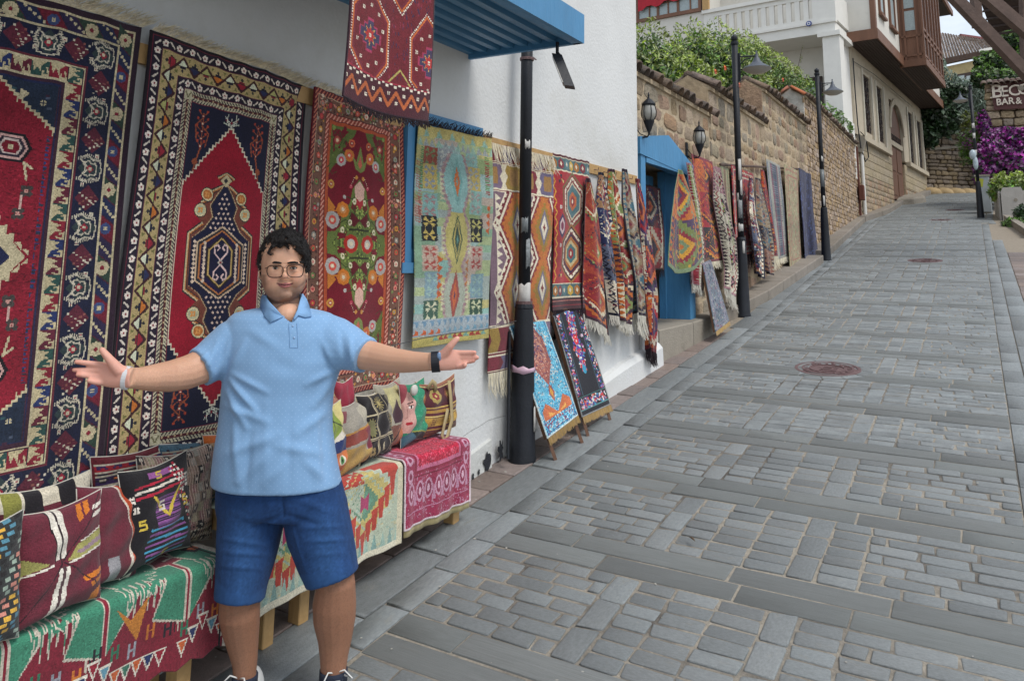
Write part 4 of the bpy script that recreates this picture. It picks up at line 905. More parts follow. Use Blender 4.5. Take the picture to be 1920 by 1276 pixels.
# canopy of blue sheet metal
can = thing('metal_canopy', 'blue corrugated sheet metal canopy jutting from the white wall', 'canopy', (-2.5, 2.5, 3.27))
ZC, Y1, XO = 3.27, 4.32, -2.09
b = MB(); nrib = 8; P = []
x = WX; wr = (XO-WX)/nrib
for i in range(nrib): P += [(x, 0), (x+wr*.42, 0), (x+wr*.5, .028), (x+wr*.92, .028), (x+wr, 0)]; x += wr
P = [p for i, p in enumerate(P) if i == 0 or p != P[i-1]]
for y in (-1.5, Y1-.03): b.v += [(p[0], y, ZC+.01+p[1]) for p in P]
for y in (-1.5, Y1-.03): b.v += [(p[0], y, ZC+.016+p[1]) for p in P]
q = len(P)
for i in range(q-1): b.f += [(i, i+1, q+i+1, q+i), (2*q+i, 3*q+i, 3*q+i+1, 2*q+i+1), (q+i, q+i+1, 3*q+i+1, 3*q+i)]
b.build('corrugated_sheet', m_blued, can)
b = MB(); b.box(XO, -1.5, ZC-.02, XO+.022, Y1, ZC+.17); b.box(XO-.05, -1.5, ZC-.02, XO-.002, Y1, ZC+.006); b.build('fascia', m_blue, can)
b = MB(); b.box(WX, Y1-.03, ZC-.02, XO-.002, Y1, ZC+.15); b.build('end_fascia', m_blue, can)
b = MB(); b.box(WX, -1.5, ZC+.06, XO-.002, Y1-.04, ZC+.15); b.build('deck', m_blued, can)
t = thing('spotlight', 'small black spotlight clipped under the corner of the blue canopy', 'lamp', (-2.2, 4.25, 3.2))
p = onx(1050, 72, -2.2); p0 = np.array([-2.22, 4.24, 3.26])
b = MB(); b.tube([p0, p0+(0, 0, -.07), p0+(.02, .02, -.1)], .012, 6); b.build('bracket', m_black, t)
h0 = p0+np.array([0, 0, -.09]); e = np.array([.10, -.02, -.22]); e2 = np.array([.02, .03, 0]); e3 = np.array([.02, -.045, 0]); b = MB()
q = [h0-e3-e2, h0+e3-e2, h0+e3+e2, h0-e3+e2]; b.hexa([*q, *[x_+e for x_ in q]]); b.build('housing', m_black, t)
b = MB(); q = [h0-e3*1.1-e2*1.2+e*.12, h0+e3*1.1-e2*1.2+e*.12, h0+e3*1.1-e2*1.01+e*.12, h0-e3*1.1-e2*1.01+e*.12]; b.hexa([*q, *[x_+e*.8 for x_ in q]]); b.build('lens', m_lampin, t)

# ------------------------------------------------------------------ stone garden wall with tiled coping
gw = thing('stone_wall', 'honey coloured limestone wall climbing the street in steps with old tile coping', 'wall', (-3.05, 12, G(12)))
SX = -3.05; TX = -3.62
SEG = [(7.42, 10.3, 3.86), (10.3, 13.5, 4.24), (13.5, 17.45, 4.86), (17.45, 25.45, 5.50)]
b = MB()
for i, (ya, yb, zt) in enumerate(SEG):
    if i == 0:      # doorway left open
        b.box(TX, ya, .5, SX-.003, 7.62, zt); b.box(TX, 9.12, .5, SX-.003, yb, zt); b.box(TX, 7.62, 3.0, SX-.003, 9.12, zt)
    else: b.box(TX, ya, G(ya)-.5, SX-(.003 if i < 3 else .01), yb, zt)
b.build('mortar_core', m_smort, gw)
V_st = [stone_mesh('stone', 200+i, (m_stone, m_stonep, m_stone, m_stoneg, m_stone)[i % 5], 1.5, .17, .075, .03, .07, .004) for i in range(20)]
def face_mat(x, y, z, sy, sz, roll=0, dirx=1):   # unit XY -> YZ plane facing +X
    return Matrix.Translation((x, y, z)) @ Matrix(((0, 0, dirx, 0), (1, 0, 0, 0), (0, 1, 0, 0), (0, 0, 0, 1))) @ Matrix.Rotation(roll, 4, 'Z') @ Matrix.Diagonal((sy, sz, 1, 1))
wst = []
for i, (ya, yb, zt) in enumerate(SEG[:3]):
    z = G(ya)+.1
    while z < zt-.03:
        h = random.uniform(.17, .30); h = min(h, zt-z)
        if zt-z-h < .1: h = zt-z
        y = ya-random.uniform(0, .2)
        while y < yb-.03:
            w_ = random.uniform(.2, .48) if h > .2 else random.uniform(.16, .36); a, c_ = max(ya, y), min(yb, y+w_)
            if yb-c_ < .08: c_ = yb
            ym = (a+c_)/2
            if z+h/2 > G(ym) and c_-a > .06 and not (7.6 < ym < 9.16 and z < 3.0): wst.append((ym, z+h/2, c_-a-.022, h-.022))
            y = max(y+w_, c_)
        z += h
wst.sort(key=lambda s: s[0]+(3 if s[1] < G(s[0])+2.05 and s[0] > 9.3 else 0))
for k, (y, z, a, c_) in enumerate(wst[:295]):
    o = bpy.data.objects.new('stone', V_st[random.randrange(20)]); col.objects.link(o); o.parent = gw
    o.matrix_basis = Matrix.Translation(tuple(-WL[gw.name])) @ face_mat(SX+random.uniform(-.004, .010), y, z+.03*math.sin(y*1.7+z*2)+random.uniform(-.015, .015), a*random.uniform(.85, 1), c_*random.uniform(.84, 1), random.uniform(-.06, .06)+random.choice((0, math.pi)))
def join_stones(name, lst, parent, V, mats, off=None):
    """lst of (variant, Matrix); merged into one stuff mesh with up to len(mats) materials"""
    Vs = []; Fs = {}; nv = 0; cache = {}
    for me, mt in lst:
        if me.name not in cache:
            co = np.empty(len(me.vertices)*3, np.float32); me.vertices.foreach_get('co', co); cache[me.name] = (co.reshape(-1, 3), [tuple(p.vertices) for p in me.polygons])
        co, fs = cache[me.name]; mt = np.array(mt); Vs.append(co @ mt[:3, :3].T+mt[:3, 3])
        for f in fs: Fs.setdefault(len(f), []).append([i+nv for i in f])
        nv += len(co)
    o = mesh_obj(name, fast_mesh(name, np.concatenate(Vs)-(WL[parent.name] if parent else 0), [np.array(v) for v in Fs.values()]), mats, parent); o['kind'] = 'stuff'; return o
rest = [(V_st[random.randrange(20)], face_mat(SX+random.uniform(-.006, .012), y, z, a, c_, random.uniform(-.03, .03))) for (y, z, a, c_) in wst[295:]]
if rest: join_stones('upper_stones', rest, gw, V_st, m_stone)
rub = []                        # small upright rubble of the farther length
ya, yb, zt = SEG[3]; z = G(ya)
while z < zt-.02:
    h = random.uniform(.08, .15); y = ya+random.uniform(-.05, 0)
    while y < yb:
        w_ = random.uniform(.05, .16)
        if z+h > G(y): rub.append((V_st[random.randrange(20)], face_mat(SX+random.uniform(-.01, .02), y+w_/2, z+h/2, w_-.012, h-.012, random.uniform(-.25, .25))))
        y += w_
    z += h
join_stones('rubble_stones', rub, gw, V_st, M('tan_rubble', '#a38c72', .9, .2, 7, .8, 28, rnd=.34, dirt=('#7b6248', 5, .5, .7)))
# stepped gable ends and coping tiles
def barrel(name, m, L_=.36, r_=.075):      # half-round tile along +X (falls), open below
    b = MB(); n = 6
    for k, (x, rr) in enumerate(((0, r_*.86), (L_, r_))):
        for i in range(n+1): a = math.pi*i/n; b.v.append((x, -rr*math.cos(a), rr*math.sin(a)))
        for i in range(n+1): a = math.pi*i/n; b.v.append((x, -(rr-.014)*math.cos(a), (rr-.014)*math.sin(a)))
    q = 2*(n+1)
    for i in range(n): b.f += [(i, i+1, q+i+1, q+i), (n+1+i, q+n+1+i, q+n+2+i, n+2+i), (i, n+1+i, n+2+i, i+1), (q+i, q+i+1, q+n+2+i, q+n+1+i)]
    b.f += [(0, q, q+n+1, n+1), (n, n+1+n, q+n+1+n, q+n)]
    me = bpy.data.meshes.new(name); me.from_pydata(b.v, [], b.f); me.materials.append(m); me.polygons.foreach_set('use_smooth', [True]*len(me.polygons)); me.update(); return me
T_old = [barrel('roof_tile', m_tile, .37+.03*i, .088+.006*i) for i in range(3)]; T_new = barrel('roof_tile', m_tilen)
RZ = .24
for i, (ya, yb, zt) in enumerate(SEG):
    cx = (SX+TX)/2; b = MB()
    P = [(TX-.05, zt), (SX+.03, zt), (SX+.03, zt+.05), (cx, zt+RZ), (TX-.05, zt+.05)]
    b.prism([(x, ya, z) for x, z in P], (0, yb-ya, 0)); b.build('coping_bed', m_smort if i else m_smort, gw)
    if i:
        b = MB(); zp = SEG[i-1][2]-.1; P = [(TX-.02, zp), (SX-.006, zp), (SX-.006, zt+.02), (cx, zt+RZ-.03), (TX-.02, zt+.02)]
        b.prism([(x, ya-.025, z) for x, z in P], (0, .03, 0)); b.build('gable_end', (m_stonep, M('pale_rock', '#b09c80', .9, .2, 5, 1.2, 10), m_stonep, m_plinth)[i] if i != 3 else M('white_gable', (.62, .6, .55), .9, .12, 8, .5, 20, dirt=('#8d8474', 5, .5, .8)), gw)
    n = int((yb-ya)/.205)
    for k in range(n):
        y = ya+.08+k*(yb-ya-.1)/max(1, n-1)
        for side in (1, -1):
            if side < 0 and k % 1: continue
            o = bpy.data.objects.new('roof_tile', T_old[random.randrange(3)]); col.objects.link(o); o.parent = gw
            x0 = cx+side*.02; sl = math.atan2(RZ-.03, SX+.1-cx)
            o.matrix_basis = Matrix.Translation(tuple(np.array([x0, y, zt+RZ-.02+random.uniform(-.012, .012)])-WL[gw.name])) @ Matrix.Rotation(0 if side > 0 else math.pi, 4, 'Z') @ Matrix.Rotation(sl*random.uniform(.92, 1.12), 4, 'Y') @ Matrix.Rotation(random.uniform(-.06, .06), 4, 'Z')
    b = MB()
    for k in range(int((yb-ya)/.3)): y = ya+k*.3; b.lathe([(.062, 0), (.075, .31)], c=(0, 0, 0), n=8)
    b2 = MB()
    for k in range(max(1, int((yb-ya)/.3))):
        y = ya+k*.3; b2.tube([(cx, y, zt+RZ+.0), (cx, min(y+.33, yb), zt+RZ+.012)], [.07, .085], 8)
    b2.build('ridge_tiles', m_tile, gw, smooth=True, kind='stuff')
for k in range(2):     # brighter new tiles over the plastered gable
    for j in range(2):
        o = bpy.data.objects.new('roof_tile', T_new); col.objects.link(o); o.parent = gw; s = 1 if k else -1
        o.matrix_basis = Matrix.Translation(tuple(np.array([(SX+TX)/2+s*.01, 17.40+.02*j, SEG[3][2]+RZ+.0])-WL[gw.name])) @ Matrix.Rotation(0 if s > 0 else math.pi, 4, 'Z') @ Matrix.Rotation(.62, 4, 'Y')
# wooden lath and small shelf on the wall
b = MB(); b.tube([(SX+.05, 10.6, 3.24), (SX+.05, 16.3, 3.80)], .018, 6); b.build('rug_pole', m_wood, gw)
t = thing('drainpipe', 'rusty brown drainpipe with a meter box at the end of the stone wall', 'pipe', (-2.98, 25.6, G(25.6)))
b = MB(); b.box(-3.1, 25.50, 3.1, -2.99, 25.68, 5.5); b.build('pipe', M('rust_brown_paint', '#5e3428', .6, .15, 8, .2), t)
b = MB(); b.bbox(-2.99, 25.3, 3.85, -2.86, 25.6, 4.3); b.build('meter_box', M('rust_brown_paint', '#5e3428'), t)
t = thing('white_drainpipe', 'white downpipe beside the corner of the cream house', 'pipe', (-2.95, 25.9, G(25.9))); b = MB(); b.tube([(-2.93, 26.0, 3.1), (-2.93, 26.0, 5.6)], .05, 10); b.build('pipe', m_creamw, t)
b = MB(); b.prism([(-3.1, 25.8, 5.4), (-2.9, 25.8, 5.35), (-2.78, 25.8, 5.75), (-2.95, 25.8, 5.95), (-3.1, 25.8, 5.85)], (0, .3, 0)); b.build('hopper', m_conc, t)

# ------------------------------------------------------------------ the blue doorway
dr = thing('blue_doorway', 'bright blue wooden doorway with gabled hood beside the white building', 'door', (-3.0, 8.3, 1.2))
zs_, zt_ = 1.17, 3.02
b = MB(); b.box(-3.2, 7.55, zs_, -2.965, 7.68, zt_); b.build('post', m_blue, dr)
b = MB(); b.box(-3.25, 9.03, zs_-.03, -2.955, 9.23, zt_); b.build('post', m_blue, dr)
b = MB(); P = [(7.50, zt_-.02), (9.25, zt_-.10), (9.25, zt_+.05), (8.38, zt_+.30), (7.50, zt_+.16)]
b.prism([(-3.12, y, z) for y, z in P], (.17, 0, 0)); b.build('pediment', m_blue, dr)
b = MB(); b.box(-3.0, 7.69, zt_-.09, -2.955, 9.02, zt_-.04); b.build('moulding', m_blue, dr)
b = MB(); b.box(-3.32, 9.0, zs_, -3.24, 9.22, zt_-.04); b.build('jamb', m_blue, dr)
# room behind
b = MB(); b.box(-4.8, 7.3, .6, -4.74, 9.6, 3.6); b.box(-4.74, 7.3, .6, TX, 7.36, 3.6); b.box(-4.74, 9.4, .6, TX, 9.46, 3.6); b.box(-4.8, 7.3, 3.3, TX, 9.46, 3.36); b.build('inner_room', M('dim_plaster', '#8a857c', .9, .1, 3, .1), dr)
b = MB(); b.box(-4.74, 7.36, .6, SX-.1, 9.4, zs_-.002); b.build('threshold', m_conc, dr)
lf = MB(); lf.box(-3.42, 8.02, zs_+.02, -3.37, 8.98, zt_-.1); leaf = lf.build('door_leaf', m_blue, dr)
for (za, zb) in ((1.35, 1.95), (2.1, 2.8)):
    b = MB()
    for q in ((8.14, za, 8.86, za+.05), (8.14, zb-.05, 8.86, zb), (8.14, za+.05, 8.19, zb-.05), (8.81, za+.05, 8.86, zb-.05)): b.box(-3.37, q[0], q[1], -3.345, q[2], q[3])
    b.build('door_panel', m_blue, leaf)
# wall lanterns
def lantern(px, py, label, s=1.0, X=-2.78, flip=1):
    p = onx(px, py, X); t = thing('wall_lantern', label, 'lantern', tuple(p), 'black iron wall lanterns')
    c = tuple(p); s_ = .17*s
    b = MB(); b.lathe([(.012*s, -.02), (.03*s, .02), (.05*s, .08*s), (.095*s, .2*s), (.10*s, .22*s)], c, 10); b.build('base', m_black, t)
    b = MB(); b.lathe([(.075*s, .22*s), (.12*s, .30*s), (.128*s, .38*s), (.105*s, .48*s), (.09*s, .5*s)], c, 12); b.build('glass', M('dim_lantern_glass', '#8d8c86', .25, .1, 4, 0, spec=.7), t, smooth=True)
    for k in range(6):
        a = k*math.pi/3+.2; d = np.array([math.cos(a), math.sin(a), 0]); cc = np.array(c)
        b = MB(); b.tube([cc+d*.082*s+(0, 0, .22*s), cc+d*.127*s+(0, 0, .30*s), cc+d*.134*s+(0, 0, .38*s), cc+d*.11*s+(0, 0, .49*s)], .007*s, 4); b.build('cage_bar', m_black, t)
    b = MB(); b.lathe([(.115*s, .49*s), (.125*s, .515*s), (.09*s, .56*s), (.05*s, .6*s), (.02*s, .62*s), (.014*s, .66*s), (.02*s, .68*s), (.003, .73*s)], c, 14); b.build('cap', m_black, t)
    b = MB(); cc = np.array(c); b.tube([cc+(0, 0, -.01), cc+(-.02, 0, -.06*s), cc+(-.12, 0, -.07*s), (SX-.01, c[1], c[2]+.02)], .016*s, 6); b.tube([cc+(-.03, 0, -.05*s), cc+(-.1, 0, .0), (SX, c[1], c[2]+.1)], .009*s, 5); b.build('arm', m_black, t)
    b = MB(); b.box(SX-.01, c[1]-.03, c[2]-.12, SX+.015, c[1]+.03, c[2]+.16); b.build('wall_plate', m_black, t)
lantern(1217, 250, 'black wall lantern left of the blue pediment, next to the white wall', .60, X=-2.88)
lantern(1312, 290, 'black wall lantern above the red rug right of the blue door', .58, X=-2.88)

# ------------------------------------------------------------------ street lamps
def lamp_post(x, y, label, H=3.84, lean=0., arm=(1, 0), base=.098, stick=0, group='black street lamps'):
    z = G(y); t = thing('street_lamp', label, 'street lamp', (x, y, z), group); c = (x, y, z-.02); s = H/3.84
    b = MB(); b.lathe([(base, 0), (base*1.0, .03), (base*.93, .05), (base*.76, .75), (base*.66, 1.02), (base*.60, 1.05)], c, 20); smooth_by_angle(b.build('base', m_black, t))
    b = MB(); b.lathe([(.044, 1.03), (.044, H-.05)], c, 16); b.build('shaft', m_black, t, smooth=True)
    b = MB(); b.lathe([(.048, H-.05), (.054, H-.03), (.054, H), (.03, H+.01), (.046, H+.035), (.048, H+.065), (.02, H+.10), (.002, H+.11)], c, 14); b.build('finial', m_black, t)
    b = MB(); b.lathe([(.06, 1.02), (.066, 1.04), (.058, 1.07)], c, 14); b.build('collar', m_black, t)
    a = np.array([arm[0], arm[1], 0.]); a /= np.linalg.norm(a); cc = np.array(c); hz = H-.22
    b = MB(); b.tube([cc+(0, 0, hz)+a*.05, cc+(0, 0, hz+.015)+a*.30], .011, 6); b.tube([cc+(0, 0, hz-.22)+a*.06, cc+(0, 0, hz-.10)+a*.08, cc+(0, 0, hz-.04)+a*.14, cc+(0, 0, hz-.02)+a*.22], .009, 6); b.box(*(cc+a*.06-(.015, .015, 0)+(0, 0, hz-.36)), *(cc+a*.06+(.015, .015, 0)+(0, 0, hz+.05))); b.build('bracket', m_black, t)
    lc = cc+a*.31+(0, 0, hz); 
    b = MB(); b.lathe([(.003, .10), (.014, .085), (.009, .06), (.022, .035), (.025, .0), (.04, -.02), (.055, -.06), (.09, -.10), (.195, -.165), (.205, -.175)], tuple(lc), 24, cap=False); b.build('shade', M('grey_lamp_shade', '#4a505a', .5, .1, 8, .05), t, smooth=True)
    b = MB(); b.lathe([(.20, -.175), (.16, -.205), (.10, -.232), (.002, -.243)], tuple(lc), 24, cap=False); b.build('diffuser', m_lampin, t, smooth=True)
    return t
toright = tuple(right0[:2])
L1 = lamp_post(-2.80, 4.86, 'black street lamp post nearest the viewer, its head hidden above the frame', 4.1, arm=toright)
L2 = lamp_post(-2.80, 10.8, 'black street lamp before the stone wall rugs, torn papers on its shaft', arm=toright)
L3 = lamp_post(-2.63, 16.6, 'black street lamp by the end of the kerb, past the navy rug', arm=toright)
L4 = lamp_post(.10, 26.05, 'black street lamp on the right at the top of the street by the grey cabinet', arm=tuple(-right0[:2]))
def sticker(post, zc, h, wd, ang, r_=.0455, m=m_paper, label=None, nm='torn_sticker'):
    x, y, z = WL[post.name]; b = MB(); n = 6; rs = np.random.default_rng(int(zc*100))
    for j in range(3):
        for i in range(n+1):
            a = ang-wd/2+wd*i/n; e = rs.uniform(-.012, .012) if j != 1 else 0; b.v.append((x+r_*math.cos(a), y+r_*math.sin(a), z-.02+zc+h*(j-1)/2+e))
    for j in range(2):
        for i in range(n): b.f.append((j*7+i, j*7+i+1, j*7+8+i, j*7+7+i))
    for i in range(len(b.v)): pass
    o = b.build(nm, m, post, smooth=True, label=label); md = o.modifiers.new('thick', 'SOLIDIFY'); md.thickness = .0015; md.offset = 1
f1 = math.atan2(-4.86, 2.8); f2 = math.atan2(-10.8, 2.8)
sticker(L1, 1.13, .15, 2.6, f1, label='wide torn white sticker with scribbles'); sticker(L1, 2.2, .06, .9, f1+.3); sticker(L1, 1.62, .10, 1.2, f1-.1, m=M('tape_grey', '#6d7274', .3, .2, 8, .1)); sticker(L1, 1.42, .2, .8, f1+.6, m=M('grey_residue', '#7e8284', .6, .4, 40, .1)); sticker(L1, .62, .045, 2.9, f1, r_=.083, label='pink and white tape wound round the post', m=M('pink_tape', '#c4a4b4', .4, .15, 20, .05))
sticker(L1, .3, .16, .35, f1+1.1, r_=.094)
b = MB(); x, y, z = WL[L1.name]; b.lathe([(.06, 1.065), (.06, 1.085)], (x, y, z-.02), 14); b.build('wire_tie', m_iron, L1)
b = MB(); b.lathe([(.053, 2.84), (.053, 2.86)], (x, y, z-.02), 14); b.tube([(x+.07, y-.03, z+2.83), (x+.11, y-.05, z+2.80), (x+.06, y-.09, z+2.82)], .004, 4); b.build('wire_tie', m_iron, L1)
for zc, h, wd, da in ((2.0, .3, 1.0, .4), (1.75, .2, .8, .7), (1.45, .25, 1.3, .1), (1.2, .1, 1.6, .1), (1.62, .1, .6, -.5)): sticker(L2, zc, h, wd, f2+da, m=m_paper if zc != 1.45 else M('grey_residue', '#7e8284'))
sticker(L2, .93, .16, .5, f2+.5, r_=.071)
f3 = math.atan2(-16.6, 2.63)
for zc, h, wd, da in ((1.65, .35, 2.0, 0), (2.05, .1, .8, .4), (1.2, .2, .8, .3)): sticker(L3, zc, h, wd, f3+da, m=M('tape_grey', '#6d7274') if zc == 1.65 else m_paper)
for zc in (1.9, 2.4, 2.7): sticker(L4, zc, .15, 1.6, -math.pi/2)
# ------------------------------------------------------------------ the cream house with the wooden bay
HO = np.array([-3.05, 25.3, 0.]); ha = R(5.7); HU = np.array([math.sin(ha), math.cos(ha), 0]); HV = np.array([math.cos(ha), -math.sin(ha), 0])
def H(u, v, z): return HO+HU*u+HV*v+np.array([0, 0, z])
def hb(b, u0, v0, z0, u1, v1, z1): return b.hexa([H(u0, v0, z0), H(u0, v1, z0), H(u1, v1, z0), H(u1, v0, z0), H(u0, v0, z1), H(u0, v1, z1), H(u1, v1, z1), H(u1, v0, z1)])
hs = thing('cream_house', 'cream painted house with brown timber bay and balcony above a limestone ground floor', 'house', tuple(H(6, -2, 4)))
B = lambda u0, v0, z0, u1, v1, z1: hb(MB(), u0, v0, z0, u1, v1, z1)
m_pale = M('pale_dressed_stone', '#b5aa96', .85, .08, 3, .2, 40, dirt=('#8f7d66', 2.5, .55, .85))
m_cut = [M('cut_limestone', '#a3957c', .9, .14, 5, .5, 40, rnd=.1, dirt=('#7f6f5a', 3, .55, .8))]
B(.25, -7, 3, 13.1, -.42, 8.75).build('inner_wall', m_cream, hs)
# ground floor: pale window band and stone courses
OP = [(1.6, 2.75, 6.2, 8.12), (3.55, 4.65, 6.15, 8.12), (5.75, 8.1, 3.9, 8.0), (9.25, 10.4, 6.05, 8.15), (11.2, 12.45, 6.05, 8.1)]
us = [.25]
for o_ in OP: us += [o_[0], o_[1]]
us.append(13.1)
for i in range(0, len(us), 2): B(us[i], -.42, 5.92 if i not in (4, 6) else 5.92, us[i+1], 0, 8.75).build('wall_pier', m_pale, hs)
for (a, c_, z0, z1) in OP:
    B(a, -.42, z1, c_, 0, 8.75).build('lintel', m_pale, hs)
    if z0 > 5: B(a, -.42, 5.92, c_, -.02, z0).build('window_apron', m_pale, hs)
    for q in (a-.14, c_+.02): B(q, .002, 5.95, q+.12, .05, z1+.1).build('window_surround', M('white_stone_trim', '#bdb7a8', .8, .08, 4, .2), hs) if z0 > 5 else None
for (a, c_) in ((1.0, 5.15), (8.6, 12.95)): B(a, -.1, 5.80, c_, .12, 5.96).build('sill', m_pale, hs)
B(.25, -.42, 2.6, 5.75, -.03, 5.8).build('stone_base', m_smort, hs); B(8.1, -.42, 3.4, 13.1, -.03, 5.8).build('stone_base', m_smort, hs)
def hface(u, z, su, sz, roll=0, v=-.015):
    p = H(u, v, z); return Matrix(((HU[0], 0, HV[0], p[0]), (HU[1], 0, HV[1], p[1]), (0, 1, 0, p[2]), (0, 0, 0, 1))) @ Matrix.Rotation(roll, 4, 'Z') @ Matrix.Diagonal((su, sz, 1, 1))
V_cut = [stone_mesh('cut_stone', 300+i, m_cut[0], 2, .03, .012, .04, .04) for i in range(8)]
cnt = 0
for (ua, ub) in ((.27, 5.72), (8.12, 13.08)):
    z = 4.75 if ua < 1 else 4.9
    while z < 5.78:
        h = .255; u = ua-random.uniform(0, .4)
        while u < ub-.02:
            w_ = random.uniform(.5, .9); a, c_ = max(u, ua), min(u+w_, ub)
            if c_-a > .05:
                o = bpy.data.objects.new('cut_stone', V_cut[random.randrange(8)]); col.objects.link(o); o.parent = hs; o.matrix_basis = Matrix.Translation(tuple(-WL[hs.name])) @ hface((a+c_)/2, min(z+h/2, 5.66), c_-a-.012, h-.012); cnt += 1
            u += w_
        z += h
    z = G(26)-.1 if ua < 1 else 4.2; zt = 4.75 if ua < 1 else 4.9
    while z < zt-.02:
        h = min(random.uniform(.12, .22), zt-z); u = ua-random.uniform(0, .2)
        while u < ub-.02:
            w_ = random.uniform(.15, .4); a, c_ = max(u, ua), min(u+w_, ub)
            if c_-a > .04 and z+h > G(25.3+a):
                o = bpy.data.objects.new('stone', V_st[random.randrange(20)]); col.objects.link(o); o.parent = hs; o.matrix_basis = Matrix.Translation(tuple(-WL[hs.name])) @ hface((a+c_)/2, z+h/2, c_-a-.02, h-.02, random.uniform(-.03, .03))
            u += w_
        z += h
m_grille = M('wrought_grille', '#2c2422', .6, .1, 8, .1)
for k, (a, c_, z0, z1) in enumerate(OP):
    if k == 2: continue
    b = MB(); f = .09
    for q in ((a, z0, a+f, z1), (c_-f, z0, c_, z1), (a+f, z0, c_-f, z0+f), (a+f, z1-f, c_-f, z1), ((a+c_)/2-.035, z0+f, (a+c_)/2+.035, z1-f)): hb(b, q[0], -.20, q[1], q[2], -.10, q[3])
    for zz in np.linspace(z0+.5, z1-.5, 3): hb(b, a+f, -.19, zz-.025, (a+c_)/2-.035, -.12, zz+.025); hb(b, (a+c_)/2+.035, -.19, zz-.025, c_-f, -.12, zz+.025)
    w_ = b.build('window', m_brown, hs); B(a+f, -.24, z0+f, c_-f, -.21, z1-f).build('pane', m_glass, w_)
    b = MB()
    for uu in np.linspace(a+.12, c_-.12, 5): b.tube([H(uu, -.05, z0+.03), H(uu, -.05, z1-.03)], .016, 4)
    for zz in np.linspace(z0+.2, z1-.2, 5):
        b.tube([H(a, -.05, zz), H(c_, -.05, zz)], .013, 4)
        for q in range(3):
            uc = a+(c_-a)*(q+.5)/3; b.tube([H(uc+.1*math.cos(t), -.04, zz+.16+.1*math.sin(t)) for t in np.linspace(0, 6.28, 9)], .011, 3)
    b.build('grille', m_grille, w_)
# arched double door
a, c_, z0, z1 = OP[2]; b = MB(); P = []
for t in np.linspace(0, math.pi, 13): P.append(H((a+c_)/2+(c_-a)/2*math.cos(t), -.3, 6.9+1.05*math.sin(t)))
b.prism([H(c_, -.3, 4.35), *P, H(a, -.3, 4.35)], HV*.2); door = b.build('door', m_brown, hs)
for s in (0, 1):
    u0 = a+.08+s*((c_-a)/2-.04); u1 = u0+(c_-a)/2-.12
    for (q0, q1) in ((4.5, 5.3), (5.4, 6.25)):
        b = MB(); hb(b, u0+.1, -.105, q0, u1-.1, -.08, q1); b.build('door_panel', m_brown, door)
B(a, -.105, 6.32, c_, -.04, 6.5).build('transom', m_pale, hs)
b = MB()
for q in range(8): uc = a+.2+q*.28; b.tube([H(uc+.12*math.cos(t), -.08, 6.65+.12*math.sin(t)) for t in np.linspace(0, 6.28, 9)], .014, 3)
b.build('transom_scroll', m_grille, door)
b = MB()
for t0, t1 in zip(np.linspace(0, math.pi, 12)[:-1], np.linspace(0, math.pi, 12)[1:]):
    f = lambda t, r_: ((a+c_)/2+((c_-a)/2+r_)*math.cos(t), 6.9+(1.05+r_)*math.sin(t))
    q = [f(t0, 0), f(t0, .22), f(t1, .22), f(t1, 0)]; b.hexa([H(x, .0, z) for x, z in q]+[H(x, .05, z) for x, z in q])
b.build('door_arch', m_pale, hs)
# jettied upper floor
JV = .8
B(0, -7, 9.0, 13.0, JV-.02, 15).build('upper_wall', m_cream, hs)
b = MB(); hb(b, -.06, -.42, 8.76, 13.15, JV+.05, 8.995); b.build('jetty_floor', m_brownd, hs)
for i in range(12): B(-.05, -.3+i*.092, 8.735, 13.1, -.3+i*.092+.082, 8.757).build('soffit_board', m_brownd, hs)
b = MB(); hb(b, -.1, JV+.05, 8.7, 13.2, JV+.09, 9.03); hb(b, -.14, -.1, 8.7, -.10, JV+.09, 9.03); b.build('jetty_fascia', m_brown, hs)
B(-.03, JV-.12, 9.03, .0, JV+.03, 15).build('corner_post', m_brown, hs); B(-.0, JV-.0, 9.03, .16, JV+.03, 15).build('corner_post', m_brown, hs)
for (ua, ub, z0, z1) in ((.75, 1.5, 9.75, 12), (2.35, 3.25, 9.75, 12), (8.4, 9.6, 9.7, 12)):
    b = MB(); f = .1
    for q in ((ua, z0, ua+f, z1), (ub-f, z0, ub, z1), (ua+f, z0, ub-f, z0+f), (ua+f, (z0+z1)/2, ub-f, (z0+z1)/2+.08)): hb(b, q[0], JV-.02, q[1], q[2], JV+.05, q[3])
    w_ = b.build('window', m_brown, hs); B(ua+f, JV-.015, z0+f, ub-f, JV+.01, z1).build('pane', m_lace, w_); B(ua-.05, JV, z0-.08, ub+.05, JV+.1, z0-.002).build('sill', m_brown, w_)
# window on the near face, above the balcony
B(-.06, -.42, 10.35, -.0, .45, 12.5).build('window', m_brown, hs); B(-.07, -.30, 10.46, -.05, .32, 12.5).build('pane', m_lace, hs)
# bay window of carved timber
BA, BB, BV = 4.0, 8.1, 1.5
bay = B(BA, JV, 8.9, BB, BV, 15).build('bay', m_brown, hs)
B(BA-.08, JV-.05, 8.66, BB+.08, BV+.08, 8.896).build('bay_floor', m_brown, hs)
for i in range(8): B(BA-.0, JV+.0+i*.09, 8.64, BB, JV+i*.09+.08, 8.657).build('soffit_board', m_brownd, hs)
b = MB()
for q in (JV+.02, JV+.16, BV-.16, BV-.02): hb(b, BA-.04, q-.03, 8.9, BA-.002, q+.03, 15)
hb(b, BA-.04, JV, 9.7, BA-.002, BV, 9.78); hb(b, BA-.04, JV, 9.02, BA-.002, BV, 9.1); b.build('bay_frame', m_brown, hs)
for z0 in (9.95, 10.75, 11.55): B(BA-.02, JV+.19, z0, BA-.001, BV-.19, z0+.7).build('pane', m_lace, hs)
b = MB(); n = 6
for i in range(n+1):
    u = BA+(BB-BA)*i/n; hb(b, u-.06, BV, 8.9, u+.06, BV+.06, 15)
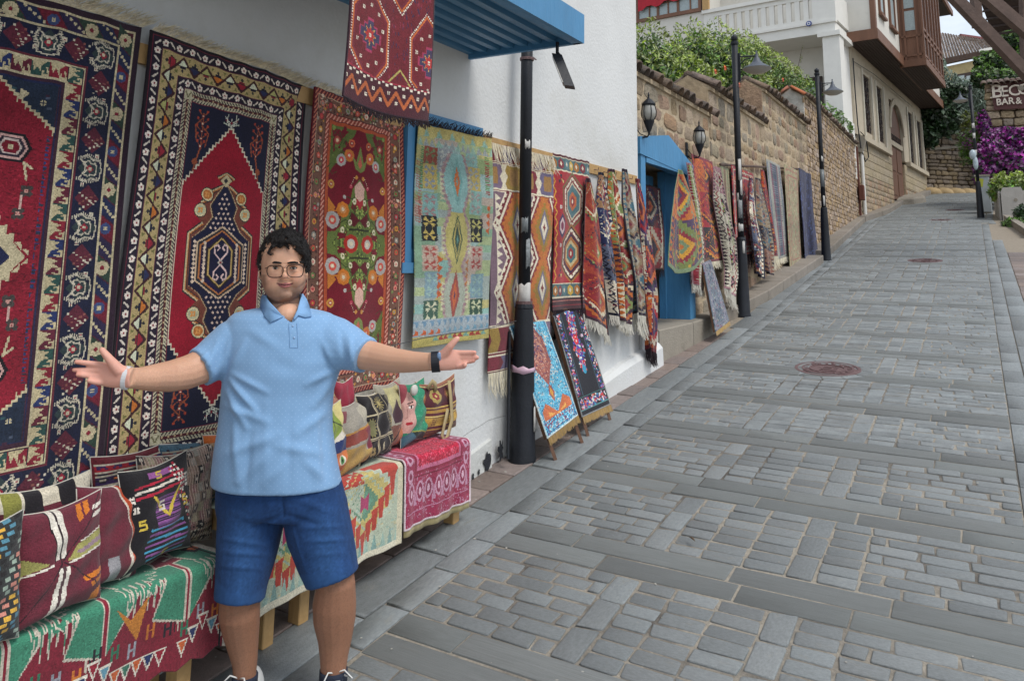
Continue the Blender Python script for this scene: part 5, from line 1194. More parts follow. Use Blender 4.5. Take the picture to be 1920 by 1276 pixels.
for z in (9.0, 9.72, 9.95): hb(b, BA, BV, z, BB, BV+.045, z+.09)
b.build('bay_mullions', m_brown, hs)
for i in range(n):
    u = BA+(BB-BA)*(i+.5)/n; B(u-.2, BV+.002, 9.15, u+.2, BV+.015, 9.65).build('bay_panel', m_brownd, hs); B(u-.2, BV+.002, 10.1, u+.2, BV+.01, 14).build('pane', m_glass, hs)
B(8.2, JV, 12.9, 13.0, JV+.62, 13.0).build('eaves', m_brownd, hs); B(8.2, JV+.62, 12.86, 13.1, JV+.70, 13.1).build('gutter', m_brown, hs)
# balcony block on the near side
B(-1.5, -4.06, 8.72, 0, .0, 9.02).build('balcony_floor', m_creamw, hs)
B(-1.56, -4.06, 9.02, -1.38, .04, 9.10).build('balcony_kerb', m_creamw, hs)
B(-1.6, -4.1, 9.98, -1.32, .08, 10.10).build('balcony_rail', m_creamw, hs)
B(-1.53, -4.06, 9.1, -1.40, -3.72, 9.98).build('balcony_panel', m_creamw, hs); B(-1.53, -.62, 9.1, -1.40, .04, 9.98).build('balcony_panel', m_creamw, hs)
B(-1.53, -3.72, 9.1, -1.40, -.62, 9.22).build('balcony_panel', m_creamw, hs); B(-1.53, -3.72, 9.84, -1.40, -.62, 9.98).build('balcony_panel', m_creamw, hs)
for i in range(13):
    v = -3.72+i*.2583-.08+.08
    B(-1.52, v-.0, 9.22, -1.41, v+.14, 9.84).build('baluster', m_creamw, hs)
B(-1.40, -.1, 9.1, -.0, .04, 10.0).build('balcony_panel', m_creamw, hs)
B(-1.5, -.38, 4.5, -1.0, .1, 8.72).build('pillar', m_creamw, hs); B(-1.0, -.38, 4.5, .2, .0, 6.2).build('pillar', m_creamw, hs)
B(-.5, -.5, 4.5, .25, -.05, 8.72).build('recess_wall', m_creamw, hs)
b = MB(); hb(b, -1.58, -.5, 8.60, -.0, .14, 8.74); b.build('cornice', m_creamw, hs)
B(-1.5, -14, 4, .2, -4.06, 15).build('rear_block', m_cream, hs)
B(-.05, -4.06, 4, 1.2, -.55, 15).build('recess_wall', M('cream_render', '#b9b3a5'), hs)
b = MB()
for (va, vb, zb) in ((-2.35, -.8, 5.5),):
    b = MB(); f = .12
    for q in ((va, zb, va+f, 7.75), (vb-f, zb, vb, 7.75), (va+f, 7.45, vb-f, 7.75), ((va+vb)/2-.07, zb, (va+vb)/2+.07, 7.45), (va+f, 6.7, vb-f, 6.78)): hb(b, -.14, q[0], q[1], -.052, q[2], q[3])
    w_ = b.build('window', m_brownd, hs); B(-.10, va+f, zb, -.055, vb-f, 7.45).build('pane', m_lace, w_)
# window with a red cloth at the upper left
va, vb = -6.5, -4.12; b = MB()
for q in ((va, 10.1, va+.1, 12), (vb-.1, 10.1, vb, 12), (va+.1, 10.1, vb-.1, 10.22), (-5.72, 10.22, -5.64, 12), (-4.98, 10.22, -4.90, 12), (va+.1, 10.62, vb-.1, 10.67), (va+.48, 10.22, va+.52, 12), (-5.32, 10.22, -5.28, 12), (-4.52, 10.22, -4.48, 12)): hb(b, -1.58, q[0], q[1], -1.50, q[2], q[3])
w_ = b.build('window', m_brown, hs); B(-1.54, va+.1, 10.22, -1.505, vb-.1, 12).build('pane', m_lace, w_)
fl = thing('red_banner', 'red cloth hung across the upper window at the top of the picture', 'banner', tuple(H(-1.64, -5.5, 10.6)))
b = MB(); P = []
for i in range(13):
    v = -6.38+i*.165; P.append(H(-1.66-.02*math.sin(i*1.3), v, 10.46+.10*(i % 4 > 1)+.015*i)); P.append(H(-1.66-.02*math.sin(i*1.3), v, 12.1))
b.v = P; b.f = [(2*i, 2*i+1, 2*i+3, 2*i+2) for i in range(12)]; o = b.build('cloth', M('red_cloth', '#a3202f', .8, .1, 5, .1), fl); md = o.modifiers.new('thick', 'SOLIDIFY'); md.thickness = .01
B(-1.62, -4.06+.0, 10.1, -1.5, -3.85, 12).build('shutter', m_pine, hs)
t = thing('evil_eye_charm', 'round blue and white glass eye charm fixed to the balcony edge', 'charm', tuple(H(-1.6, -.66, 9.06)))
p = H(-1.58, -.72, 9.06)
for rr, mm_, dd in ((.085, M('cobalt_glass', '#1c2f7a', .15, .1, 4, 0), 0), (.05, M('white_glass', '#d8dde2', .15, .03, 4, 0), .012), (.025, M('cobalt_glass', '#1c2f7a'), .02)):
    b = MB(); b.tube([p+HU*(-.0-dd), p+HU*(-.02-dd)], rr, 20); b.build('ring', mm_, t)
# lamps and cables on the house
b = MB(); b.tube([H(.3, .05, 8.3), H(.28, .06, 7.2), H(.36, .06, 6.2), H(.5, .08, 5.5), H(.9, .1, 5.1), H(1.4, .1, 5.3), H(1.2, .1, 5.9), H(.6, .08, 6.0)], .018, 4); b.tube([H(.28, .05, 8.2), H(3, .1, 8.33), H(10, .1, 8.4)], .012, 4); b.build('cable', m_black, hs)

# ------------------------------------------------------------------ leaves
def leaves(name, blobs, n, size, m, parent=None, seed=1, asp=2.2, droop=0., kind='stuff', shell=.55):
    """leaf faces spread through ellipsoid blobs [(c, r(3), weight)]"""
    r = np.random.default_rng(seed); ws = np.array([b_[2] for b_ in blobs], float); ws /= ws.sum(); k = r.choice(len(blobs), n, p=ws)
    C_ = np.array([b_[0] for b_ in blobs])[k]; Rr = np.array([b_[1] for b_ in blobs])[k]
    d = r.normal(size=(n, 3)); d /= np.linalg.norm(d, axis=1, keepdims=True); rad = shell+(1-shell)*r.random((n, 1))**.5; rad *= 1+.12*np.sin(d[:, :1]*9+d[:, 2:]*7)
    P = C_+d*Rr*rad; a = r.normal(size=(n, 3)); a[:, 2] -= droop; a /= np.linalg.norm(a, axis=1, keepdims=True); nn = d+r.normal(size=(n, 3))*.7; t = np.cross(a, nn); t /= np.linalg.norm(t, axis=1, keepdims=True)+1e-9
    s = size*(.6+.8*r.random((n, 1))); u = a*s; v = t*s/asp; mid = np.cross(u, v); mid /= np.linalg.norm(mid, axis=1, keepdims=True)+1e-9
    V = np.stack([P-u, P+v-mid*s*.12, P+u, P-v-mid*s*.12], 1).reshape(-1, 3); Fq = np.arange(4*n).reshape(n, 4)
    tri = np.concatenate([Fq[:, [0, 1, 2]], Fq[:, [0, 2, 3]]])
    off = WL[parent.name] if parent is not None else 0
    o = mesh_obj(name, fast_mesh(name, V-off, tri), m, parent); 
    if kind: o['kind'] = kind
    return o
def branches(name, base, tips, r0, m, parent, seed=1):
    r = np.random.default_rng(seed); b = MB(); base = np.array(base, float)
    for tp in tips:
        tp = np.array(tp, float); mid = base*.5+tp*.5+r.normal(0, .12, 3)*np.linalg.norm(tp-base)*.4; pts = [base, base*.75+mid*.25+(0, 0, .05), mid, tp*.6+mid*.4, tp]
        b.tube(pts, [r0, r0*.8, r0*.55, r0*.35, r0*.12], 6)
    return b.build(name, m, parent, smooth=True)
# pomegranate bush behind the stone wall
pb = thing('pomegranate_bush', 'bright green bush with orange blossoms growing over the stone wall', 'bush', (-4.2, 12, 1.4))
def bl(px, py, X, r_, w_): p = onx(px, py, X); return (p, r_ if isinstance(r_, tuple) else (r_, r_, r_), w_)
blobs = [bl(1215, 120, -4.3, (.5, .5, .5), 1.2), bl(1262, 165, -4.2, (.6, .7, .5), 1.6), bl(1300, 120, -4.3, (.5, .6, .6), 1.3), bl(1340, 130, -4.2, (.8, .8, .7), 3), bl(1385, 140, -4.2, (.8, .8, .7), 3), bl(1360, 175, -4.0, (.9, 1, .5), 3), bl(1420, 150, -4.1, (.8, .9, .6), 2.4), bl(1455, 170, -4.0, (.8, .9, .6), 2.2), bl(1478, 175, -4.0, (.5, .6, .4), 1.2), bl(1402, 105, -4.3, (.35, .4, .35), .6), bl(1230, 165, -4.0, (.5, .5, .35), 1), bl(1300, 175, -3.95, (.5, .9, .35), 1.4)]
leaves('foliage', blobs, 22000, .046, m_leaf, pb, 5, 2.6, shell=.3); leaves('sunlit_shoots', [(b_[0]+np.array([0, 0, .22]), tuple(x*1.02 for x in b_[1]), b_[2]) for b_ in blobs], 12000, .042, m_leafy, pb, 6, 2.8, shell=.6)  # second layer of yellow-green leaves, raised above the green foliage
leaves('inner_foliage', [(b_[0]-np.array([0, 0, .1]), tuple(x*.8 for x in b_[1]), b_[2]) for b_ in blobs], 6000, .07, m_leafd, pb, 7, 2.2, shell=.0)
rs = np.random.default_rng(4); b = MB(); sp = MB(); tips = []
for (px, py) in ((1213, 65), (1238, 68), (1262, 78), (1290, 75), (1325, 62), (1350, 78), (1372, 66), (1404, 68), (1440, 95), (1475, 108), (1505, 85), (1500, 140), (1230, 95), (1312, 80)):
    p = onx(px, py, -4.3); tips.append(p); q = p-np.array([rs.uniform(-.2, .2), rs.uniform(-.3, .3), 1.3]); pts = [q, q*.5+p*.5+rs.normal(0, .05, 3), p]; b.tube(pts, [.012, .008, .003], 4)
    for k in range(26):
        t_ = rs.uniform(.25, 1); c = q*(1-t_)+p*t_; d = rs.normal(size=3); d /= np.linalg.norm(d); e = np.cross(d, (0, 0, 1)); e /= np.linalg.norm(e)+1e-9; l = .075; sp.add([c, c+d*l*.5+e*.016, c+d*l, c+d*l*.5-e*.016], [(0, 1, 2, 3)])
b.build('twigs', m_bark, pb); sp.build('twig_leaves', m_leafy, pb, kind='stuff')
branches('trunk', (-4.2, 11.2, 1.4), [b_[0] for b_ in blobs], .07, m_bark, pb)
for (px, py) in ((1299, 141), (1316, 149), (1339, 135), (1357, 128), (1466, 150), (1384, 160)):
    p = onx(px, py, -3.45); b = MB()
    for k in range(6): a = k*1.05; b.add([p, p+np.array([.02, .05*math.cos(a), .05*math.sin(a)]), p+np.array([.045, .03*math.cos(a+.5), .03*math.sin(a+.5)]), p+np.array([.02, .05*math.cos(a+1), .05*math.sin(a+1)])], [(0, 1, 2, 3)])
    b.build('blossom', m_orangef, pb)
# sprigs over the wall by the third lamp
sp = thing('climbing_shoots', 'thin green shoots trailing over the coping by the third lamp post', 'plant', (-3.4, 20, 5.4))
leaves('foliage', [bl(1550, 215, -3.3, (.3, .6, .35), 1), bl(1575, 228, -3.2, (.2, .7, .3), 1), bl(1590, 240, -3.1, (.15, .5, .2), .7), bl(1518, 175, -3.6, (.3, .6, .4), 1.4), bl(1500, 185, -3.7, (.3, .5, .3), 1.2)], 900, .07, m_leaf, sp, 8, 2.4, shell=.2)

# ------------------------------------------------------------------ the end of the street
ew = thing('retaining_wall', 'rough brown rubble retaining wall closing the street beyond the house', 'wall', (-.5, 40, 5.1))
def P3(x, y, z): return np.array([x, y, z], float)
ex0, ex1 = P3(-2.0, 38.6, 5.0), P3(2.2, 42.6, 5.3)
def wall_of_stones(parent, a, c_, z0, ztop, m, hmin, hmax, wmin, wmax, seed, limit=290, name='stone'):
    """rubble wall face between plan points a->c_; ztop(t) height profile"""
    r = np.random.default_rng(seed); d = (c_-a); d[2] = 0; Ln = np.linalg.norm(d); d /= Ln; nrm = np.array([d[1], -d[0], 0]); 
    if nrm[1] > 0: nrm = -nrm
    z = z0; lst = []
    mx_ = max(ztop(t) for t in np.linspace(0, 1, 20))
    while z < mx_:
        h = r.uniform(hmin, hmax); s = -r.uniform(0, wmin)
        while s < Ln:
            w_ = r.uniform(wmin, wmax); sm = s+w_/2
            if 0 < sm < Ln and z+h*.5 < ztop(sm/Ln):
                p = a+d*sm; p = np.array([p[0], p[1], z+h/2])+nrm*r.uniform(-.02, .05)
                lst.append((V_st[r.integers(0, 20)], Matrix(((d[0], 0, nrm[0], p[0]), (d[1], 0, nrm[1], p[1]), (0, 1, 0, p[2]), (0, 0, 0, 1))) @ Matrix.Rotation(r.uniform(-.08, .08), 4, 'Z') @ Matrix.Diagonal((w_-.03, h-.025, 1.6, 1))))
            s += w_
        z += h
    for me, mt in lst[:limit]:
        o = bpy.data.objects.new(name, me); col.objects.link(o); o.parent = parent; o.matrix_basis = Matrix.Translation(tuple(-WL[parent.name])) @ mt
    if len(lst) > limit: join_stones(name+'_field', lst[limit:], parent, V_st, m)
    b = MB(); n = 16; off = -nrm*.05
    for k in range(n):
        t0, t1 = k/n, (k+1)/n; p0, p1 = a+d*Ln*t0, a+d*Ln*t1; q = [p0+off, p1+off, p1-nrm*.7, p0-nrm*.7]; h0, h1 = ztop(t0), ztop(t1)
        b.hexa([(x[0], x[1], z0-.5) for x in q]+[(q[0][0], q[0][1], h0-.05), (q[1][0], q[1][1], h1-.05), (q[2][0], q[2][1], h1-.05), (q[3][0], q[3][1], h0-.05)])
    b.build('earth_core', M('dark_earth_joint', '#4a3f34', .95, .2, 6, .6), parent)
m_brub = M('brown_rubble', '#8f7e68', .9, .25, 5, .8, 20, rnd=.25, dirt=('#4f4232', 4, .5, .7))
V_keep = V_st; V_st = [stone_mesh('stone', 400+i, m_brub, 1.5, .16, .07, .05, .15, .012) for i in range(20)]
wall_of_stones(ew, ex0, ex1, 5.0, lambda t: 8.3-.5*t+.25*math.sin(t*14), m_brub, .14, .3, .2, .55, 5)
b = MB(); P = [ex0*.9+ex1*.1+P3(0, -.12, 2.0), ex0*.55+ex1*.45+P3(0, -.12, 2.15), ex0*.05+ex1*.95+P3(0, -.12, 1.2)]
for p, q in zip(P, P[1:]): b.prism([p, q, q+P3(0, .3, 0), p+P3(0, .3, 0)], (0, 0, .1))
b.build('ledge', m_conc, ew)
V_st = V_keep
b = MB()
for k in range(5): b.ell((-1.65+.45*k, 38.1+.35*k, 5.05), (.45, .3, .28), 8, 6)
b.build('loose_rocks', M('ochre_rock', '#a08a66', .9, .2, 4, .8), ew, smooth=True)
iv = thing('ivy_bush', 'dark green ivy hanging over the end wall beside the cream house', 'bush', (-1.4, 38.4, 7.5))
leaves('foliage', [(P3(-1.35, 38.3, 8.9), (.75, .5, .9), 3), (P3(-.9, 38.4, 8.3), (.6, .4, .8), 2), (P3(-1.5, 38.2, 7.7), (.35, .4, .7), 1), (P3(-.6, 38.8, 9.6), (.7, .5, .35), 1)], 5200, .12, m_leafd, iv, 9, 1.6, shell=.4)
iv2 = thing('wild_shrub', 'straggly green shrub on top of the retaining wall behind the fourth lamp', 'shrub', (.4, 40, 8))
leaves('foliage', [(P3(-.1, 39.6, 8.3), (.8, .5, .5), 2), (P3(.6, 40.2, 7.2), (.8, .5, 1.0), 2), (P3(.9, 39.9, 6.2), (.6, .5, .8), 1.5)], 2600, .085, M('grass_green_leaf', '#7c8440', .6, .2, 3, 0, rnd=.4), iv2, 10, 2.4, shell=.2)
ol = thing('olive_tree', 'grey green olive tree rising between the cream house and the stone pillar', 'tree', (.3, 44, 6))
leaves('crown', [(P3(-1.3, 44, 11.9), (.55, .8, 1.0), 2), (P3(-.7, 44, 10.4), (.9, 1, 1.2), 4), (P3(.3, 44, 10.2), (1.0, 1, 1.1), 4), (P3(.9, 44.5, 9.4), (.9, 1, 1.2), 3), (P3(-.2, 44, 9.4), (1, 1, 1), 3)], 9000, .13, m_olive, ol, 11, 3.2, shell=.25)
branches('trunk', (.2, 44.2, 6), [(-1, 44, 12), (-.4, 44, 10.5), (.5, 44, 11), (.9, 44.3, 9.5)], .16, m_bark, ol)
og = thing('orange_tree', 'round dark green citrus tree behind the tiled stone pillar', 'tree', (2.2, 40, 6))
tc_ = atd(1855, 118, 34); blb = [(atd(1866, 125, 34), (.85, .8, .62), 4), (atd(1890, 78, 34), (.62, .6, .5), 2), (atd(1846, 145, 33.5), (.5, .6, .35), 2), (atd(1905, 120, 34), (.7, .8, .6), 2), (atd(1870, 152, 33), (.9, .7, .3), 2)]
leaves('crown', blb, 7500, .10, m_leafd, og, 12, 1.9, shell=.35); leaves('sunlit_leaves', [(b_[0]+P3(0, 0, .15), b_[1], b_[2]) for b_ in blb], 3000, .10, m_leaf, og, 13, 1.9, shell=.75)  # mid-green leaves set slightly higher than the dark green crown
branches('trunk', (2.0, 40.2, 6), [b_[0] for b_ in blb], .14, m_bark, og)
# far house with the old tiled roof
fh = thing('far_house', 'weathered ochre house with sagging old tile roof far up the hill', 'house', tuple(atd(1800, 160, 48)))
D_ = 50
q = lambda px, py, D=D_: atd(px, py, D)
m_ochre = M('ochre_render', '#b7a77c', .9, .1, 2, .2, dirt=('#8a7a5c', 1.5, .5, .8))
b = MB(); a_, b_, c_, d_ = q(1742, 132), q(1880, 102), q(1880, 330), q(1742, 330); back = fwd0*6
b.hexa([d_, c_, c_+back, d_+back, a_, b_, b_+back, a_+back]); b.build('wall', m_ochre, fh)
b = MB(); r_ = np.random.default_rng(6); E0, E1, T0, T1 = q(1730, 118, 49.4), q(1890, 84, 49.4), q(1720, 55, 53), q(1872, 80, 53)
nx_, ny_ = 30, 11; tl = MB()
for j in range(ny_):
    for i in range(nx_):
        s0, s1 = i/nx_, (i+.9)/nx_; t0, t1 = j/ny_, (j+1.15)/ny_; f = lambda s, t: (E0*(1-s)+E1*s)*(1-t)+(T0*(1-s)+T1*s)*t
        z = r_.uniform(0, .05)+.02*(i % 2); A = [f(s0, t0), f(s1, t0), f(s1, min(t1, 1)), f(s0, min(t1, 1))]; up_ = P3(0, 0, 1)
        m0 = (A[0]+A[1])/2+up_*.09; m1 = (A[2]+A[3])/2+up_*.07
        n0 = len(tl.v); tl.add([A[0]+up_*z, m0+up_*z, A[1]+up_*z, A[3]+up_*z*.4, m1+up_*z*.4, A[2]+up_*z*.4, A[0]-up_*.03, A[1]-up_*.03], [(0, 1, 4, 3), (1, 2, 5, 4), (6, 7, 2, 1, 0)])
tl.build('roof_tiles', m_tile, fh, kind='stuff')
b = MB(); b.hexa([E0-P3(0, 0, .35)+fwd0*.1, E1-P3(0, 0, .35)+fwd0*.1, E1-P3(0, 0, .35)+fwd0*.8, E0-P3(0, 0, .35)+fwd0*.8, E0-P3(0, 0, .02)-fwd0*.05, E1-P3(0, 0, .02)-fwd0*.05, E1+fwd0*.8, E0+fwd0*.8]); b.build('eaves_board', m_wood, fh)
b = MB(); b.prism([E0*.35+E1*.65-P3(0, 0, .12)-fwd0*.15, E1-P3(0, 0, .12)-fwd0*.15, E1+P3(0, 0, .04)-fwd0*.15, E0*.35+E1*.65+P3(0, 0, .06)-fwd0*.15], fwd0*.1); b.build('gutter', m_creamw, fh)
b = MB()
for (x0, y0, x1, y1) in ((1792, 140, 1826, 134),): b.hexa([q(x0, 175, 49.9), q(x1, 170, 49.9), q(x1, 170, 50), q(x0, 175, 50), q(x0, y0, 49.9), q(x1, y1, 49.9), q(x1, y1, 50), q(x0, y0, 50)])
w_ = b.build('window', m_brownd, fh)
for x0 in (1797, 1812): b = MB(); b.hexa([q(x0, 172, 49.85), q(x0+11, 171, 49.85), q(x0+11, 171, 49.88), q(x0, 172, 49.88), q(x0, 143, 49.85), q(x0+11, 141, 49.85), q(x0+11, 141, 49.88), q(x0, 143, 49.88)]); b.build('pane', m_lace, w_)
b = MB(); b.tube([q(1800, 69, 60), q(1850, 76, 60)], .25, 8); b.build('ridge', M('dark_red_roof', '#6a3a3a'), fh)
# hill mass far behind everything so the street ends in green and walls
b = MB()
hill = [(-60, 62, 9), (-20, 60, 13), (-6, 58, 14), (4, 60, 12), (16, 62, 12), (60, 66, 9)]
for x, y, z in hill: b.v += [(x, y, 0), (x, y, z), (x, y+40, z+3)]
for i in range(5):
    for k in range(2): b.f.append((3*i+k, 3*i+3+k, 3*i+4+k, 3*i+1+k))
setting('hillside', b, M('scrub_hillside', '#5c6244', .95, .3, 1.5, .5))

# ------------------------------------------------------------------ right-hand side
bp = thing('stone_pillar', 'rough stone gatehouse wall with tiled top carrying the bar sign', 'wall', (1.4, 30.9, 4))
xa = 0.66; yb_ = 30.8
V_keep = V_st; V_st = [stone_mesh('stone', 500+i, M('warm_rubble', '#a6947a', .9, .25, 5, .8, 20, rnd=.26, dirt=('#6a583f', 4, .5, .7)), 1.5, .12, .05, .05, .13, .01) for i in range(20)]
wall_of_stones(bp, P3(xa, yb_, 0), P3(3.8, yb_+.3, 0), 3.9, lambda t: 8.0, MATS['warm_rubble'], .16, .28, .25, .6, 8)
V_st = V_keep
for k in range(18):
    o = bpy.data.objects.new('roof_tile', T_old[k % 3]); col.objects.link(o); o.parent = bp; x = xa-.12+k*.17
    o.matrix_basis = Matrix.Translation(tuple(P3(x, yb_+.35, 8.28+.02*math.sin(k*2.1))-WL[bp.name])) @ Matrix.Rotation(-math.pi/2, 4, 'Z') @ Matrix.Rotation(.35, 4, 'Y') @ Matrix.Diagonal((1.8, 1.3, 1.3, 1))
b = MB(); b.box(xa-.1, yb_-.05, 8.0, 3.8, yb_+.8, 8.15); b.build('coping_bed', m_smort, bp)
sg = thing('bar_sign', 'brown sign with raised cream letters reading BEC and BAR & on the stone wall', 'sign', tuple(atd(1890, 185, 26)))
S0, S1 = atd(1857, 193, 25.85), atd(1990, 193, 25.85)
sy = yb_-.14; f = lambda px, py: ony(px, py, sy)
b = MB(); A = [f(1864, 206), f(1990, 199), f(1990, 140), f(1856, 152)]; b.prism(A, (0, .06, 0)); b.build('board', M('maroon_board', '#5a3a38', .7, .1, 5, .1), sg)
m_let = M('cream_letter', '#d9cfc0', .5, .05, 6, 0)
def text(s, px, py, hpx, parent, m, bold=.0, serif=False, slant=0., wscale=1.):
    cu = bpy.data.curves.new('letters', 'FONT'); cu.body = s; cu.size = 1; cu.extrude = .03; cu.offset = bold; cu.resolution_u = 3
    ob = bpy.data.objects.new('tmp', cu); col.objects.link(ob); dg = bpy.context.evaluated_depsgraph_get(); me = bpy.data.meshes.new_from_object(ob.evaluated_get(dg)); bpy.data.objects.remove(ob)
    p0 = f(px, py); p1 = f(px+10, py-.9); sc = np.linalg.norm(f(px, py-hpx)-p0)/.70
    ux = (p1-p0)/np.linalg.norm(p1-p0); uz = P3(0, 0, 1); co = np.empty(len(me.vertices)*3, np.float32); me.vertices.foreach_get('co', co); co = co.reshape(-1, 3)
    Wp = p0+np.outer(co[:, 0]*sc*wscale, ux)+np.outer(co[:, 1]*sc, uz)+np.outer(-co[:, 2]*1.0, P3(0, 1, 0))+P3(0, -.03, 0)
    me.vertices.foreach_set('co', (Wp-WL[parent.name]).astype(np.float32).ravel()); me.update(); me.materials.clear(); o = mesh_obj('letter', me, m, parent); return o
text('B', 1858.5, 184.0, 24, sg, m_let, .012, wscale=1.0); text('E', 1877, 182, 20, sg, m_let, .008, wscale=.85); text('C', 1890.5, 180.5, 20, sg, m_let, .008, wscale=.95); text('O', 1908.5, 178.5, 20, sg, m_let, .008, wscale=.9)
text('BAR', 1868, 198, 12, sg, m_let, .02, wscale=.9); text('&', 1904.5, 195.5, 12, sg, m_let, .012, wscale=.9)
for px, py in ((1914, 166),): b = MB(); b.ell(f(px, py)-P3(0, .05, 0), (.10, .03, .10), 10, 8); b.build('stone_ornament', m_conc, sg)
# serif feet for the big letters
b = MB()
for (x0, x1, y) in ((1856.2, 1862, 184.4), (1856.2, 1862, 160.3)):
    a_, c_ = f(x0, y), f(x1, y-.5); b.hexa([a_, c_, c_-P3(0, .05, 0), a_-P3(0, .05, 0), a_+P3(0, 0, .03), c_+P3(0, 0, .03), c_+P3(0, -.05, .03), a_+P3(0, -.05, .03)])
b.build('serif', m_let, sg)
bg_ = thing('bougainvillea', 'magenta and purple bougainvillea spilling below the bar sign', 'bush', (1.3, 29, 4.2))
A = lambda px, py, D: atd(px, py, D)
bb = [(A(1900, 300, 24.6), (.75, .7, .62), 4), (A(1862, 290, 24.8), (.5, .6, .6), 3), (A(1850, 325, 24.8), (.4, .5, .5), 2), (A(1925, 265, 24.5), (.7, .6, .5), 3), (A(1880, 258, 25), (.55, .5, .35), 2), (A(1845, 232, 26), (.2, .3, .45), 1), (A(1935, 320, 24), (.7, .6, .6), 3)]
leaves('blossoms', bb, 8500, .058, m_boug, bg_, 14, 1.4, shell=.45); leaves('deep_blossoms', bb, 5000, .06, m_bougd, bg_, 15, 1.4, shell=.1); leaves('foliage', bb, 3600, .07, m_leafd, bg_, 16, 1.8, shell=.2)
gsh = thing('green_climber', 'loose green climber between the fourth lamp post and the bougainvillea', 'plant', (.4, 27.5, 4))
leaves('foliage', [(A(1830, 262, 27), (.6, .6, .45), 2), (A(1850, 250, 26.5), (.5, .5, .5), 2), (A(1822, 290, 27.5), (.45, .5, .4), 1.4), (A(1855, 360, 25), (.2, .3, .35), .6)], 2600, .06, m_leaf, gsh, 17, 2, shell=.2)
leaves('pink_tips', [(A(1840, 262, 26.8), (.6, .5, .4), 1)], 400, .05, m_boug, gsh, 18, 1.5, shell=.5)
# grey utility cabinet
uc = thing('utility_cabinet', 'grey white utility cabinet with yellow green paint behind the fourth lamp post', 'cabinet', tuple(A(1848, 398, 23.5)))
zc = float(A(1848, 398, 23.5)[2]); p = A(1848, 398, 23.5); b = MB(); b.bbox(p[0]-.20, p[1]-.15, zc, p[0]+.17, p[1]+.35, zc+1.08, .015); b.build('body', M('grey_cabinet_paint', '#9aa0a2', .6, .08, 5, .1, dirt=('#7c8078', 3, .55, .8)), uc)
b = MB(); b.box(p[0]-.23, p[1]-.18, zc+1.082, p[0]+.2, p[1]+.38, zc+1.13); b.build('lid', m_conc, uc)
b = MB(); b.add([(p[0]-.195, p[1]-.154, zc+.8), (p[0]-.02, p[1]-.154, zc+.75), (p[0]+.02, p[1]-.154, zc+1.0), (p[0]-.195, p[1]-.154, zc+1.05), (p[0]-.195, p[1]-.1505, zc+.8), (p[0]-.02, p[1]-.1505, zc+.75), (p[0]+.02, p[1]-.1505, zc+1.0), (p[0]-.195, p[1]-.1505, zc+1.05)], [(0, 1, 2, 3), (4, 7, 6, 5), (0, 4, 5, 1), (1, 5, 6, 2), (2, 6, 7, 3), (3, 7, 4, 0)]); b.build('paint_patch', M('yellow_green_paint', '#a8ab3c', .6, .1, 6, .05), uc)
b = MB(); b.box(p[0]-.17, p[1]-.12, zc-.2, p[0]+.15, p[1]+.3, zc); b.build('plinth', m_conc, uc)
t = thing('plastic_bag', 'crumpled clear plastic bag tied to the fourth lamp post', 'bag', tuple(A(1824, 290, 22.2)))
p = A(1824, 290, 22.15); b = MB(); b.ell(p, (.09, .09, .15), 10, 8); b.ell(p+P3(.05, .0, -.25), (.07, .06, .2), 8, 8); b.build('bag', M('clear_plastic', '#a3b0b8', .25, .15, 12, .6, 8), t, smooth=True)
# concrete planter
pl = thing('planter', 'pale concrete planter block with rounded top at the right kerb', 'planter', tuple(A(1895, 425, 21.0)))
p = A(1882, 425, 21.2); x0, y0, z0 = p[0], p[1], G(p[1])+.1; b = MB()
pr = [(0, 0), (.52, 0), (.52, .82), (.47, .95), (.05, .95), (0, .82)]
b.prism([(x0+x, y0, z0+z-.15) for x, z in pr], (0, .22, 0)); b.build('front_slab', M('pale_concrete', '#a6a29c', .9, .08, 6, .4, 50, dirt=('#7b766e', 4, .58, .8)), pl)
b = MB(); b.prism([(x0-.06, y0+.2, z0-.1), (x0+.0, y0+.2, z0-.1), (x0+.0, y0+.2, z0+.72), (x0-.06, y0+.2, z0+.72)], (-.08, 1.9, .15)); b.prism([(x0+.52, y0+.2, z0-.1), (x0+.6, y0+.2, z0-.1), (x0+.6, y0+.2, z0+.72), (x0+.52, y0+.2, z0+.72)], (0, 1.9, .15)); b.build('side_slab', MATS['pale_concrete'], pl)
b = MB(); b.box(x0-.02, y0+.2, z0-.1, x0+.53, y0+2.0, z0+.66); b.build('soil', M('bare_earth', '#7a7062'), pl)
b = MB(); b.tube([(x0+.33, y0-.012, z0+.45), (x0+.33, y0+.001, z0+.45)], .045, 14); b.build('boss', m_conc, pl)
pp = thing('yellow_green_shrub', 'yellow green leafy shrub growing in the concrete planter', 'shrub', (x0+.3, y0+.8, z0+.7))
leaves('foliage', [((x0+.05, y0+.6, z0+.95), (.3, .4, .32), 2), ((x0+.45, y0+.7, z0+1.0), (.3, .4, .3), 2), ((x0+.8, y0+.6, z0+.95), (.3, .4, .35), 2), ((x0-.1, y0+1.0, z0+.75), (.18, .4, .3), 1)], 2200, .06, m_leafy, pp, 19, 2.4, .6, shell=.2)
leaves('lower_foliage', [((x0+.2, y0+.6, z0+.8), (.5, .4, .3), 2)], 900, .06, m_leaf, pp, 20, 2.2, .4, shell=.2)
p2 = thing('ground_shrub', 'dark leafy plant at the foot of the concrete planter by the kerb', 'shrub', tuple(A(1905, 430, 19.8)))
leaves('foliage', [(A(1907, 425, 19.9), (.36, .35, .2), 2), (A(1885, 436, 20.2), (.3, .4, .1), 1), (A(1915, 405, 19.9), (.2, .25, .3), 1.4), (A(1915, 482, 16.9), (.12, .12, .05), .3)], 2000, .055, m_leafd, p2, 21, 2.6, .4, shell=.1)
